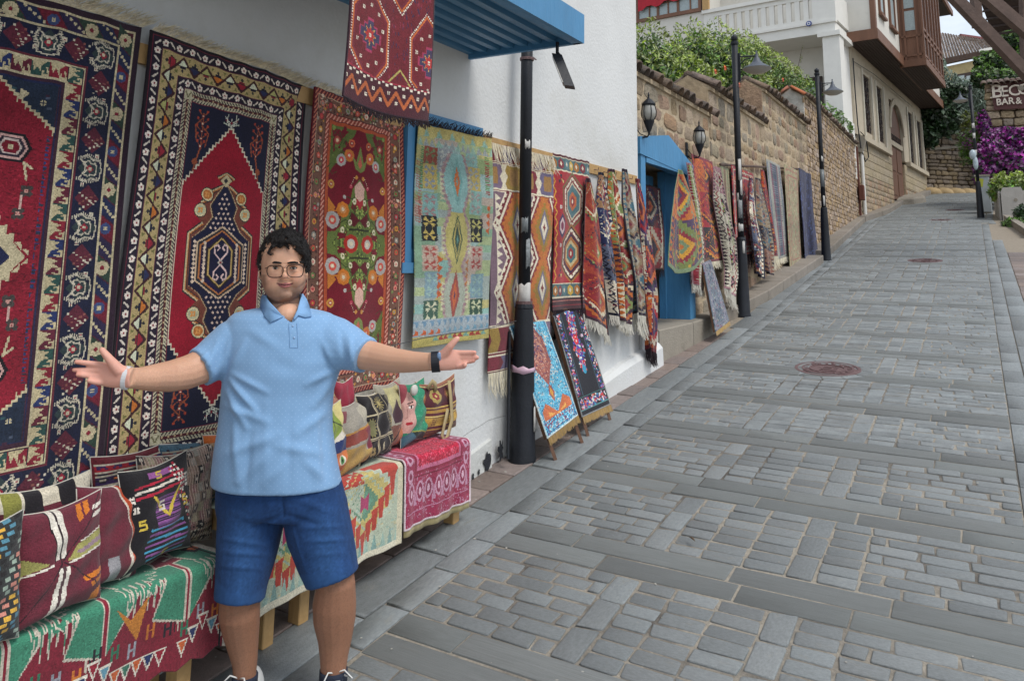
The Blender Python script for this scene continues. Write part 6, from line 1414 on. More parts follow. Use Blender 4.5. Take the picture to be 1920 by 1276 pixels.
leaves('light_leaves', [(A(1905, 422, 19.7), (.33, .3, .2), 2)], 500, .05, m_leaf, p2, 22, 2.6, .4, shell=.4)
sb = thing('stone_block', 'short square stone block standing at the right edge of the street', 'block', tuple(A(1915, 484, 16.2)))
b = MB(); p = A(1906, 484, 16.4); b.bbox(p[0], p[1], p[2]-.1, p[0]+.35, p[1]+.3, p[2]+.24, .02); b.build('block', m_conc, sb)
# timber eaves with braces, upper right
te = thing('timber_eaves', 'dark timber overhanging eaves on diagonal brown braces at the upper right', 'roof', tuple(A(1880, 40, 15)))
def beam(p, q, w_, h_, m=m_wood, name='brace'):
    p, q = np.array(p, float), np.array(q, float); d = (q-p)/np.linalg.norm(q-p); s = np.cross(d, fwd0); s /= np.linalg.norm(s); b = MB()
    pts = []
    for c in (p, q):
        for a_, c_ in ((-1, -1), (1, -1), (1, 1), (-1, 1)): pts.append(c+s*w_/2*a_+fwd0*h_/2*c_)
    b.hexa(pts); b.build(name, m, te)
beam(A(1770, -25, 14), A(1950, 165, 14), .19, .16); beam(A(1828, -25, 13.2), A(1960, 90, 13.2), .20, .16)
beam(A(1828, -10, 15), A(1833, 52, 15), .15, .15, name='post'); beam(A(1918, -20, 14.5), A(1921, 120, 14.5), .10, .12, name='post')
b = MB(); q4 = [A(1826, -30, 15.4), A(2100, -60, 13.2), A(2100, 20, 13.6), A(1860, 62, 16.2)]; b.hexa([*q4, *[x+P3(0, 0, .08) for x in q4]]); b.build('roof_deck', m_brownd, te)
for k in range(7):
    t_ = k/6; a_ = q4[0]*(1-t_)+q4[3]*t_; c_ = q4[1]*(1-t_)+q4[2]*t_; beam(a_-P3(0, 0, .05), c_-P3(0, 0, .05), .05, .07, m_brownd, 'rafter')
b = MB(); a_, c_ = A(1858, 70, 16.2), A(1925, 38, 15.6); b.hexa([a_, c_, c_+fwd0*.1, a_+fwd0*.1, a_+P3(0, 0, .13), c_+P3(0, 0, .13), c_+fwd0*.1+P3(0, 0, .13), a_+fwd0*.1+P3(0, 0, .13)]); b.build('edge_board', m_wood, te)
# ------------------------------------------------------------------ rugs flat on the white wall
def hang(y0, y1, z0, z1, X=WX+.04, amp=.010, ztr=0., ph=0., lean=0., k=5.):
    """flat rug: top z1 (ztr = extra at its far top corner), bottom z0"""
    def fn(U, V):
        Y = y0+(y1-y0)*U+lean*V; Z = z1+ztr*U+(z0-z1-ztr*U)*V
        Z = Z-.006*np.abs(np.sin(U*math.pi*7+ph))*(1-V)
        Xx = X+amp*np.sin(U*k*2+ph+V*2.2)+amp*1.3*np.sin(V*6+U*3+ph)+.012*V
        return Xx, Y, Z
    return fn
def rug(name, label, group, cv, fn, m=m_rug, loc=None, th=.01):
    P = np.array([np.array(fn(np.array([[.5]]), np.array([[v]]))).ravel() for v in (1.,)])[0]
    t = thing(name, label, 'rug', tuple(P if loc is None else loc), group); cloth('pile', cv, fn, m, t, th); return t
def pt(fn, u, v): return np.array(fn(np.array([[u]]), np.array([[v]]))).ravel()
def edge_fringe(t, fn, v, length, m, n, seed=1, down=(0, 0, -1), **k):
    """fringe along the v=0 or v=1 edge"""
    us_ = np.linspace(0, 1, 7)
    for a, c_ in zip(us_, us_[1:]): fringe(t, pt(fn, a, v), pt(fn, c_, v), down, length, m, max(3, n//6), seed=seed+int(a*50), **k)
GRP = 'rugs hung along the street walls'
f = hang(.69, 1.852, .93, 2.805, amp=.008, X=WX+.04); t = rug('rug', 'big navy and dark red rug with cream angular border, leftmost on the white wall', GRP, paint_red_medallion(), f)
edge_fringe(t, f, 0, .075, m_fr, 520, 3, down=(.25, .5, .45), curl=.7, spread=.02, wid=.0017)
f = hang(1.878, 2.80, .93, 2.805, ztr=-.055, ph=1., lean=-.03); t = rug('rug', 'tall navy rug with pointed crimson field and gold zigzag border', GRP, paint_prayer_diamond(), f)
edge_fringe(t, f, 0, .06, m_fr, 480, 4, down=(.25, .55, .4), curl=.7, spread=.02, wid=.0016)
f = hang(2.815, 3.585, 1.175, 2.755, ztr=-.03, ph=2., lean=.02); t = rug('rug', 'crimson rug with green bouquet of orange and white roses beside the blue window frame', GRP, paint_floral(), f)
edge_fringe(t, f, 1, .15, m_frw, 190, 5, spread=.004); edge_fringe(t, f, 0, .04, m_fr, 240, 6, down=(.1, .5, .5), curl=.5)
f = hang(3.67, 4.49, 1.37, 2.70, ztr=.02, ph=3., amp=.01, X=WX+.075); t = rug('rug', 'pale green and yellow patchwork kilim hung over the blue window', GRP, paint_pale_kilim(), f, m_kilim, th=.005)
edge_fringe(t, f, 0, .045, m_frd, 120, 7, down=(.2, .1, 1), curl=.8)
f = hang(4.55, 5.44, 1.13, 2.71, ph=4.); t = rug('rug', 'orange and wine runner with white zigzag columns behind the nearest lamp post', GRP, paint_white_zigzag(), f, m_kilim, th=.005)
edge_fringe(t, f, 1, .17, m_fr, 150, 8, spread=.006); edge_fringe(t, f, 0, .16, m_fr, 120, 9, down=(.25, 0, -1), spread=.02, curl=.2)
f = hang(5.47, 6.12, 1.50, 2.75, ph=5.); t = rug('rug', 'red kilim with two toothed hexagons hanging right of the nearest lamp post', GRP, paint_two_hexagons(), f, m_kilim, th=.005)
edge_fringe(t, f, 1, .1, m_frd, 90, 10)
# the rug over the canopy edge
yl, yr = ony(650, 178, 0)[0], 0
pa, pb_ = onx(648, 178, -2.06), onx(808, 228, -2.06)
fh_ = lambda U, V: ((-2.055+.012*np.sin(U*6+V*3)-.03*V), pa[1]+(pb_[1]-pa[1])*U-.01*np.cos(V*3), (3.45+(pa[2]-3.45)*V)+(pb_[2]-pa[2])*U*V-.02*np.sin(U*math.pi)*V)
t = rug('rug', 'dark red star patterned bag face hung from the edge of the blue canopy', None, paint_hanging(), fh_, m_kilim, th=.006)
edge_fringe(t, fh_, 1, .035, m_frd, 120, 11, spread=.003)

# ------------------------------------------------------------------ gathered and draped kilims
def drape(label, rows, bot, pal, style, X=-2.86, folds=2.5, amp=.035, seed=1, m=m_kilim, fr=None, W=70, Hh=130, cell=.75, name='rug', grp=GRP, frl=.1, top=None, asym=0.):
    """rows: (py, pxL, pxR) silhouette down the picture, on the plane X; bot: picture y of the left and right bottom corners"""
    py = np.array([r[0] for r in rows], float); Yl, Yr, Zc = [], [], []
    for (y_, l_, r_) in rows: a, c_ = onx(l_, y_, X), onx(r_, y_, X); Yl.append(a[1]); Yr.append(c_[1]); Zc.append((a[2]+c_[2])/2)
    tv = np.linspace(0, 1, len(rows)); zl = onx(rows[-1][1], bot[0], X)[2]; zr = onx(rows[-1][2], bot[1], X)[2]; z0 = Zc[0]; zb = Zc[-1]
    ti = [(z0-z)/(z0-zb+1e-9) for z in Zc]
    def fn(U, V):
        L_ = np.interp(V, ti, Yl); R_ = np.interp(V, ti, Yr); wd = (R_-L_)
        Y = L_+wd*U+.02*np.sin(U*folds*6.28+seed)*np.minimum(1, V*3)*(amp > .02)
        bz = zl+(zr-zl)*U+asym*np.sin(U*math.pi); Z = z0+(bz-z0)*V
        a_ = amp*(.35+.65*np.minimum(1, V*1.6))
        Xx = X+a_*np.sin(U*folds*2*math.pi+seed+1.2*V)+a_*.4*np.sin(U*folds*4.7*math.pi+seed*2+2*V)
        return Xx, Y, Z
    cv = paint_geo(pal, W, Hh, cell, seed+20, style=style)
    t = rug(name, label, grp, cv, fn, m, th=.006)
    if fr is not None: edge_fringe(t, fn, 1, frl, fr, 80, seed, spread=.008, wid=.0035)
    return t
drape('rust and green gathered kilim, first of the twisted rugs on the wall hooks', [(334, 1100, 1106), (400, 1097, 1124), (480, 1096, 1134), (560, 1095, 1143), (605, 1097, 1147)], (588, 630), 'rust', 0, seed=3, folds=1.2, fr=m_frw, X=-2.84)
drape('black and white toothed kilim bunched on the second wall hook', [(323, 1124, 1129), (380, 1120, 1138), (450, 1126, 1147), (540, 1143, 1160), (598, 1150, 1166)], (590, 602), 'navy', 0, seed=4, folds=1.6, fr=m_frw, X=-2.82, W=55, Hh=150)
drape('brown and cream knitted style kilim twisted on the third hook', [(317, 1144, 1151), (370, 1143, 1163), (440, 1147, 1178), (520, 1158, 1187), (600, 1163, 1182)], (600, 612), 'rust', 0, seed=5, folds=2.0, fr=m_frw, X=-2.80, W=60, Hh=150)
drape('grey lilac and cream gathered kilim with long white fringe', [(317, 1167, 1175), (380, 1166, 1188), (450, 1172, 1200), (530, 1184, 1206), (590, 1188, 1210)], (585, 596), 'blue', 0, seed=6, folds=1.8, fr=m_frw, X=-2.78, frl=.2, W=60, Hh=150)
drape('bright red and white kilim hanging lowest before the blue door', [(335, 1191, 1198), (400, 1192, 1213), (470, 1196, 1226), (550, 1202, 1236), (610, 1210, 1232), (650, 1214, 1228)], (650, 668), 'red', 0, seed=7, folds=1.6, fr=m_frd, X=-2.80, frl=.12, W=60)
fd = hang(8.12, 8.95, 1.80, 2.78, X=-3.25, ph=1.5)
cvd = paint_geo('red', 62, 90, .8, 31, style=0); cvd.a[:] = cvd.a*.9; cvd.poly([(0, 20), (18, 34), (18, 46), (8, 60), (0, 60)], '#c0b8a4'); cvd.hexa(6, 42, 8, 10, .5, '#6e1c28')
cvd.frame(0, 2, '#1a1418'); cvd.zig(57, 59, 4, 86, 3, 1.2, '#cfc8b8')
t = rug('rug', 'dark crimson rug hanging inside the blue doorway', GRP, cvd, fd); edge_fringe(t, fd, 1, .09, m_frd, 90, 12)
drape('green orange and wine stepped diamond kilim hung at the right door post', [(318, 1271, 1278), (360, 1262, 1292), (410, 1256, 1304), (460, 1253, 1312), (492, 1252, 1313)], (498, 486), 'green', 0, seed=8, folds=.9, X=-2.78, W=70, Hh=86, asym=-.12, amp=.04)
drape('maroon and cream striped kilim hanging behind the green diamond one', [(306, 1287, 1298), (380, 1296, 1312), (450, 1304, 1320), (520, 1298, 1320), (540, 1300, 1318)], (530, 545), 'white', 2, seed=9, folds=1.5, X=-2.88, W=40, fr=m_frw)
drape('flat scarlet kilim with orange sides under the right wall lantern', [(296, 1297, 1336), (390, 1309, 1350), (488, 1321, 1368)], (492, 486), 'orange', 0, seed=10, folds=1.2, X=-2.95, amp=.012, W=62, Hh=130, fr=m_fr)
drape('white and black hooked kilim gathered beside the scarlet one', [(313, 1340, 1349), (380, 1342, 1360), (450, 1356, 1375), (510, 1364, 1379), (548, 1362, 1374)], (540, 556), 'white', 0, seed=11, folds=1.5, X=-2.86, W=45, fr=m_frw, frl=.2)
drape('narrow beige and brown striped rug before the second lamp post', [(314, 1350, 1366), (400, 1357, 1371), (484, 1362, 1376)], (484, 484), 'sand', 2, seed=12, folds=1.2, X=-3.0, amp=.01, W=50)
drape('wine red rug half hidden behind the second lamp post', [(318, 1371, 1412), (400, 1374, 1416), (478, 1380, 1419)], (480, 474), 'red', 3, seed=13, folds=1.4, X=-2.98, amp=.012, fr=m_frd, frl=.22)
drape('navy and cream toothed kilim twisted just right of the second lamp post', [(334, 1404, 1412), (400, 1402, 1418), (460, 1410, 1430), (516, 1418, 1430)], (510, 522), 'navy', 0, seed=14, folds=1.8, X=-2.86, W=50)
drape('blue grey and cream gathered kilim in the middle of the stone wall row', [(334, 1416, 1424), (400, 1417, 1438), (460, 1427, 1446), (512, 1436, 1446)], (508, 516), 'blue', 0, seed=15, folds=1.8, X=-2.86, W=50)
drape('orange kilim with hooked border and pale grey fringe', [(319, 1427, 1433), (390, 1430, 1445), (450, 1435, 1455), (478, 1438, 1457)], (478, 480), 'orange', 0, seed=16, folds=1.4, X=-2.88, W=45, fr=m_fr, frl=.22)
drape('grey blue kilim with white sawtooth edge on the pole', [(304, 1437, 1462), (390, 1446, 1471), (482, 1456, 1479)], (486, 480), 'grey', 2, seed=17, folds=1.2, X=-2.97, amp=.012, W=66, fr=m_fr)
drape('faded sand and rose rug between the blue grey and the indigo rugs', [(314, 1471, 1496), (400, 1476, 1500), (502, 1481, 1505)], (508, 498), 'sand', 3, seed=18, folds=.8, X=-2.92, amp=.01, W=70)
drape('deep indigo overdyed rug, last on the stone wall before the third lamp post', [(321, 1498, 1520), (400, 1501, 1524), (490, 1506, 1533)], (495, 488), 'indigo', 3, seed=19, folds=1.1, X=-2.90, amp=.03, W=60, m=m_rug)

# ------------------------------------------------------------------ small rugs on sloping stands
def paint_turquoise():
    c = Cv(50, 104, .7, '#5aa0b8'); r = c.rs; c.mx = True
    for i in range(520): c.line([(x := r.uniform(0, 50), y := r.uniform(0, 104)), (x+r.uniform(-3, 3), y+r.uniform(-2, 3))], .7, ['#2f6f94', '#9cc4cc', '#3a8ab0', '#c4b8a8', '#274a6c'][i % 5])
    c.hexa(25, 34, 13, 32, .35, '#8a5048'); c.hexa(25, 30, 9, 24, .3, '#a06a58')
    for i in range(260): x, y = 25+r.normal(0, 6), 33+r.normal(0, 13); c.line([(x, y), (x+r.uniform(-2, 2), y+r.uniform(-2, 2))], .6, ['#6a3038', '#c09a84', '#7c4a50', '#4a3a58'][i % 4])
    c.dia(25, 72, 4, 9, '#8a4a44'); c.dia(25, 72, 2, 6, '#b8863c')
    c.poly([(4, 84), (12, 78), (25, 90), (38, 78), (46, 84), (46, 92), (4, 92)], '#b0603c'); c.poly([(12, 86), (25, 92), (38, 86), (38, 90), (12, 90)], '#c8924c')
    for i in range(200): x, y = r.uniform(2, 48), r.uniform(92, 103); c.disc(x, y, .7, ['#1f4a74', '#9cc4cc', '#8a3c44', '#2f7ba0'][i % 4])
    c.mx = False; c.frame(0, 1, '#b8c4c4'); c.frame(2.6, .6, '#24507a'); return c.done(.14, .05)
def paint_black_floral():
    c = Cv(48, 118, .7, '#12131d'); r = c.rs; kk = ['#b02c34', '#3c3a8c', '#b8a0b0', '#3a7a9c', '#c0c0b8', '#6a2c6c', '#b85a4c']
    for i in range(560):
        s = i % 2; x = (r.uniform(2, 8) if s else r.uniform(40, 46)); y = r.uniform(2, 98); c.disc(x, y, r.uniform(.5, 1.3), kk[r.integers(0, 7)] if i % 3 else '#1c3a4a')
    for i in range(330): y = r.uniform(4, 74); x = 24+r.normal(0, 3.2)*(1 if y < 60 else .7); c.disc(x, y, r.uniform(.8, 2.0), kk[r.integers(0, 7)])
    for y in (36, 40): c.flower(24, y, 4, '#b8242c', '#d8b8b0', 5)
    c.disc(24, 72, 3, '#2f86a4', 5)
    c.line([(10, 3), (10, 98)], .6, '#3c5a6a'); c.line([(38, 3), (38, 98)], .6, '#3c5a6a'); c.line([(1, 99), (47, 99)], .8, '#3c6a6a'); c.line([(1, 112), (47, 112)], .8, '#4c7a7a')
    for i in range(200): c.disc(r.uniform(3, 45), r.uniform(101, 111), r.uniform(.6, 1.4), kk[r.integers(0, 7)])
    c.frame(0, .8, '#7a7c7c'); return c.done(.1, .03)
def stand(label, tl_, tr_, br_, bl_, Xt, Xb, cv, grp='small rugs shown on sloping wooden stands', rollb=False, legs=True):
    """px corners: top-left, top-right on plane Xt; bottom ones on Xb"""
    A0, A1, A2, A3 = onx(*tl_, Xt), onx(*tr_, Xt), onx(*br_, Xb), onx(*bl_, Xb)
    t = thing('rug_stand', label.replace('RUG', 'wooden stand'), 'stand', tuple((A2+A3)/2), 'sloping wooden rug stands')
    nn = np.cross(A1-A0, A3-A0); nn /= np.linalg.norm(nn); nn = nn if nn[0] > 0 else -nn; dwn = (A3-A0)/np.linalg.norm(A3-A0); al = (A1-A0)/np.linalg.norm(A1-A0)
    b = MB(); q = [A0-nn*.03, A1-nn*.03, A2-nn*.03, A3-nn*.03]; b.hexa([x for x in q]+[x+nn*.022 for x in q]); b.build('board', m_wdark, t)
    if legs:
        for c_, o_ in ((A3, .04), (A2, -.04)):
            p = c_+al*o_-nn*.02; g_ = G(p[1]); q = p+dwn*((p[2]-g_+.01)/max(.2, -dwn[2])); b = MB(); b.tube([p-dwn*.3, q], (.022, .014), 4, ref=al); b.build('leg', m_wdark, t)
    r_ = thing('rug', label.replace('RUG', 'rug'), 'rug', tuple((A2+A3)/2), grp)
    def fn(U, V):
        V2 = np.clip(V, 0, 1); P = (A0*(1-U[..., None])+A1*U[..., None])*(1-V2[..., None])+(A3*(1-U[..., None])+A2*U[..., None])*V2[..., None]
        P = P+nn*.004+nn*(.006*np.sin(U*5+V*4))[..., None]*.5
        rl = np.clip((.07-V)/.07, 0, 1)[..., None]; P = P-nn*.07*rl**2; return P[..., 0], P[..., 1], P[..., 2]
    cloth('pile', cv, fn, m_rug, r_, .008)
    b = MB(); n = 60; r = np.random.default_rng(2)
    for i in range(n):
        u = (i+.5)/n; p = A3*(1-u)+A2*u+nn*.004; e = p+dwn*.05*r.uniform(.8, 1.1)+al*r.normal(0, .003); b.tube([p, e], [.0045, .003], 3, cap=False)
    b.build('fringe', M('gold_fringe', '#a88c5c', .9, .15, 30, 0, rnd=.1), r_, kind='stuff'); return t
stand('RUG with turquoise field and rust medallion beside the nearest lamp post', (951, 602), (1019, 592), (1083, 778), (1027, 822), -2.90, -2.62, paint_turquoise())
stand('RUG with black field and bright flowers, right of the turquoise one', (1035, 582), (1086, 568), (1144, 758), (1092, 782), -2.90, -2.63, paint_black_floral())
stand('RUG in muted violet and grey leaning on the ledge by the blue door', (1316, 489), (1331, 481), (1367, 602), (1342, 622), -2.88, -2.66, paint_geo('grey', 46, 120, .9, 44, style=3), legs=False)
t = thing('folded_stand', 'dark folded frame leaning on the wall behind the nearest lamp post', 'stand', (-2.88, 4.75, .5))
b = MB(); A0, A1 = onx(955, 622, -2.88), onx(952, 860, -2.80); b.tube([A1, A0, A0+(0, .03, .0), A0+(-.03, .15, 0)], .012, 6); b.tube([A1+(0, .3, .0), A0+(0, .3, 0)], .012, 6); b.build('frame', m_black, t)
# black ring
t = thing('cable_reel', 'small black coiled hose hanging on the white wall between the two stands', 'hose', tuple(onx(1037, 622, WX+.03))); p = onx(1037, 622, WX+.03); b = MB()
b.tube([p+(0, .055*math.cos(a), .055*math.sin(a)) for a in np.linspace(0, 6.28, 16)], .016, 6); b.tube([p+(0, 0, .05), p+(0, -.03, .14), p+(0, -.02, .22)], .01, 5); b.build('coil', m_black, t)

# ------------------------------------------------------------------ benches
XF = -2.60
def bench(label, y0, y1, zt, legs):
    t = thing('bench', label, 'bench', ((WX+XF)/2, (y0+y1)/2, G((y0+y1)/2)), 'low display benches along the white wall')
    for k in range(3): b = MB(); x0 = WX+.015+k*.108; b.box(x0, y0, zt-.035, x0+.1, y1, zt-.012); b.build('plank', m_pine, t)
    b = MB(); b.box(WX+.02, y0+.02, zt-.1, XF-.04, y0+.05, zt-.036); b.box(WX+.02, y1-.05, zt-.1, XF-.04, y1-.02, zt-.036); b.box(XF-.05, y0+.05, zt-.1, XF-.025, y1-.05, zt-.036); b.build('apron', m_pine, t)
    for (x, y) in legs: b = MB(); b.bbox(x-.035, y-.03, G(y)-.005, x+.035, y+.03, zt-.101, .004); b.build('leg', m_pine, t)
    return t
bench('near pine bench under the red and green rug at the lower left', .7, 2.24, .735, [(-2.68, 2.1), (-2.68, .9), (-2.86, 2.1), (-2.86, .9)])
bench('pine bench under the pale green kilim behind the man', 2.30, 3.27, .86, [(-2.70, 2.52), (-2.86, 2.50), (-2.86, 3.2), (-2.70, 2.72)])
bench('pine bench under the pink cloth, nearest the first lamp post', 3.29, 3.92, .86, [(-2.67, 3.84), (-2.86, 3.84), (-2.86, 3.36)])
def bench_cloth(name, label, cat, cv, y0, y1, zt, zb, m, jag=0., ov=.012, ztb=0., out=.0, top=.30):
    x1 = XF+ov; L1_, L2_ = top, zt-zb; T_ = L1_+L2_
    def fn(U, V):
        s = V*T_; Y = y0+(y1-y0)*U; r_ = .03
        on = s < L1_-r_; cor = (s >= L1_-r_) & (s < L1_+r_)
        a = np.clip((s-(L1_-r_))/(2*r_), 0, 1)*math.pi/2
        X = np.where(on, x1-L1_+s, np.where(cor, x1-r_+r_*np.sin(a), x1))+out*np.clip((s-L1_)/L2_, 0, 1)
        Z = np.where(on, zt, np.where(cor, zt-r_+r_*np.cos(a), zt-r_-(s-L1_-r_)))
        dn = np.clip((s-L1_)/L2_, 0, 1)
        X = X+.010*np.sin(U*13+1)*dn+.006*np.sin(U*31)*dn; Z = Z+ztb*(1-U)*dn-jag*np.abs(np.mod(U*14, 1)-.5)*2*(dn > .97)+.003*np.sin(U*9)*(1-dn)
        return X, Y, Z
    t = thing(name, label, cat, ((WX+XF)/2, (y0+y1)/2, zt)); cloth('cloth', cv, fn, m, t, .006); return t, fn
def paint_red_green():
    c = Cv(150, 62, .42, '#721c2c'); gr = '#39785f'; r = c.rs; c.rect(0, 0, 150, 34, '#6a1a2a')
    CW = '#b3ab9c'
    def grow(P, e, cx, cy): return [(x+(e if x > cx else -e), y+(e if y > cy else -e)) for x, y in P]
    for c_ in (11, 41, 71, 101, 131):
        for m in (-1, 1):
            wing = [(c_+m*1.2, 20), (c_+m*5, 19), (c_+m*9, 24), (c_+m*8.4, 31), (c_+m*12.5, 43) if m < 0 else (c_+m*9, 35), (c_+m*1.2, 47.5)]
            sp_ = [[(c_+m*(3+j*2.3), 22+j*1.6), (c_+m*(9+j*1.6), 17.5+j*3.6), (c_+m*(5+j*2.1), 26+j*2.2)] for j in range(5)]
            for P in sp_: c.poly(grow(P, .55, sum(q[0] for q in P)/3, sum(q[1] for q in P)/3), CW)
            c.poly(grow(wing, .7, c_+m*5, 31), CW); c.poly(wing, gr)
            for P in sp_: c.poly(P, gr)
        c.line([(c_-.1, 18), (c_+.1, 50)], 1.1, '#7a1c2e'); k = c_+15
        c.poly([(k-9, 3), (k+9, 3), (k+11, 14), (k+7, 27), (k-7, 27), (k-11, 14)], CW); c.poly([(k-8.3, 3.7), (k+8.3, 3.7), (k+10.2, 14), (k+6.4, 26.3), (k-6.4, 26.3), (k-10.2, 14)], gr)
        for j in range(7): x = k-7.5+j*2.4; c.poly([(x-1.3, 24), (x+1.5, 24), (x-.1, 40+(j % 3)*1.6)], CW); c.poly([(x-.8, 24), (x+1.0, 24), (x-.1, 37.6+(j % 3)*1.6)], gr)
        c.poly([(k-5, 10), (k+4, 7), (k+6, 13), (k-3, 17)], '#1c1a1e'); c.poly([(k-3, 11), (k+3, 9.4), (k+3.4, 12.6), (k-1.6, 14.6)], '#a8532e')
        for e_ in (0, 1.2, 2.4): c.line([(k+9+e_, 24), (k+9.4+e_, 50)], .6, CW if e_ != 1.2 else '#1c1a1e')
        c.line([(c_-4, 12), (c_+3, 9), (c_+4, 14), (c_, 15)], 1.1, CW); c.line([(c_-4, 4), (c_+3, 2), (c_+4, 7), (c_, 8)], 1.1, '#8a1c30')
    c.rect(0, 0, 150, 1, '#c4bcae')
    for k in range(24):
        x = 3+k*6.3; y = 44+(k % 3)*2; kk = ['#2c6a50', '#8a8c94', '#b86a2c', '#1f1c24'][k % 4]; c.rect(x, y, x+.7, y+5, kk); c.rect(x+2, y, x+2.7, y+5, kk); c.rect(x, y+2, x+2.7, y+2.8, kk)
    for k in range(4):
        x = 10+k*40
        for (a, b_, c_) in ((0, 58, 1), (4, 55, 2), (8, 52, 3), (12, 55, 4), (16, 58, 5), (20, 58, 0), (24, 58, 1), (28, 58, 2), (32, 58, 3)):
            c.poly([(x+a-2.4, b_-4), (x+a+2.4, b_-4), (x+a, b_+2)], '#c9c2b4'); c.poly([(x+a-1.5, b_-3.2), (x+a+1.5, b_-3.2), (x+a, b_+.6)], ['#3a6a58', '#b85a30', '#23305a', '#8a2030', '#5c8a9c', '#b85a30'][c_])
    c.poly([(104, 34), (110, 40), (116, 34), (113, 48)], '#b0702c')
    c.rect(147, 0, 150, 62, '#c9c2b4'); c.rect(145.4, 0, 146.2, 62, '#1c1a1e')
    return c.done(.12, .05)
t, fn = bench_cloth('rug', 'red and green toothed kilim spread over the near bench', 'rug', paint_red_green(), .66, 2.235, .735, .43, m_kilim, jag=.02, ov=.02, ztb=-.0)
def paint_mint():
    c = Cv(100, 70, .42, '#a3ac98'); r = c.rs
    for i in range(420): x, y = r.uniform(0, 100), r.uniform(0, 70); c.line([(x, y), (x+r.uniform(1, 4), y+.1)], .8, ['#8fa697', '#a8a88a', '#8ea39c', '#b0a888'][i % 4])
    for x in (24, 72):
        c.poly([(x-26, 30), (x-22, 22), (x+22, 22), (x+26, 30), (x+22, 36), (x-22, 34)], '#a64034') 
        for s, k in ((24, '#a9b09c'), (20, '#b3a468'), (15, '#98a893'), (13.5, '#b0a263'), (9.5, '#5d8068'), (6, '#5f8a74')):
            P = []; n = 6
            for sx, sy in ((1, -1), (1, 1), (-1, 1), (-1, -1)):
                for j in range(n):
                    t0, t1 = j/n, (j+1)/n
                    if sx*sy < 0: P += ([(x+s*t0, 44-s*.9*(1-t0)), (x+s*t1, 44-s*.9*(1-t0))] if sx > 0 else [(x-s*(1-t0), 44+s*.9*t0), (x-s*(1-t0), 44+s*.9*t1)])
                    else: P += ([(x+s*(1-t0), 44+s*.9*t0), (x+s*(1-t0), 44+s*.9*t1)] if sx > 0 else [(x-s*t0, 44-s*.9*(1-t0)), (x-s*t1, 44-s*.9*(1-t0))])
            c.poly(P, k)
        c.poly([(x-3, 40), (x, 42), (x+3, 40), (x+3, 48), (x, 46), (x-3, 48)], '#983a5c')
        for s in (-1, 1):
            for j in range(6): xx = x+s*j*4; yy = 63-j*4.4; c.poly([(xx-2.2, yy-5), (xx+2.2, yy-5-(1.5 if s > 0 else 1.5)), (xx+1.2, yy+4), (xx-1.2, yy+4)], '#a64034')
    for k in range(20): c.poly([(k*5.2, 70), (k*5.2+2.6, 60), (k*5.2+5.2, 70)], '#76938c' if k % 2 else '#8ea69a')
    c.rect(0, 67, 100, 70, '#c6c0aa'); c.rect(96, 0, 100, 70, '#bdb69c'); return c.done(.1, .05)
bench_cloth('rug', 'pale green kilim with yellow and red stepped diamonds over the middle bench', 'rug', paint_mint(), 2.28, 3.275, .865, .485, m_kilim, ov=.018, ztb=-.03)
def paint_pink():
    c = Cv(62, 52, .42, '#8a2c48'); r = c.rs
    for i in range(1500): x, y = r.uniform(0, 62), r.uniform(0, 52); c.line([(x, y), (x+r.uniform(-1, 1), y+r.uniform(-1, 1))], .45, ['#a06a80', '#7a2038', '#a87c8c', '#8a2c44'][i % 4])
    c.rect(9, 0, 53, 32, '#7a1f36'); c.rect(10.5, 0, 51.5, 30.5, '#b0607c'); c.rect(12, 0, 50, 29, '#a81c38')
    for i in range(700): x, y = r.uniform(12, 50), r.uniform(0, 29); c.line([(x, y), (x+r.uniform(-1, 1), y+r.uniform(-1.2, 1.2))], .45, ['#d04058', '#7a1228', '#c85a70'][i % 3])
    for x in range(15, 50, 7):
        for y in (6, 14, 22): 
            c.disc(x+(y % 4), y, 2, '#7a1228'); c.disc(x+(y % 4), y, 1.4, '#c04058'); c.disc(x+(y % 4), y, .6, '#2c1420')
    for x in range(6, 60, 8):
        c.disc(x, 39, 3.2, '#b08498', 4.2); c.disc(x, 39, 2.2, '#7a2a44', 3.2); c.disc(x, 39, 1.0, '#c09aaa', 1.6); c.poly([(x+2.6, 44), (x+4, 37), (x+5.4, 44)], '#a87a90')
    for y in range(4, 34, 7): c.disc(5, y, 2.4, '#b08498', 2.8); c.disc(5, y, 1.3, '#7a2a44'); c.disc(57, y, 2.4, '#b08498', 2.8); c.disc(57, y, 1.3, '#7a2a44')
    c.line([(2, 46.5), (60, 46.5)], .5, '#a87088'); c.line([(9, 33), (53, 33)], .5, '#5f1428'); c.frame(0, .9, '#c4b4b8'); return c.done(.1, .02)
bench_cloth('tablecloth', 'pink and crimson printed cloth over the end bench', 'cloth', paint_pink(), 3.285, 3.885, .872, .535, m_kilim, ov=.022)
t, fnu = bench_cloth('backing_cloth', 'pale yellow backing cloth showing under the pink cloth', 'cloth', Cv(60, 40, 2, '#b8a878').done(.06, .03), 3.30, 3.885, .866, .50, MV('woven_wool'), ov=.012, top=.31)
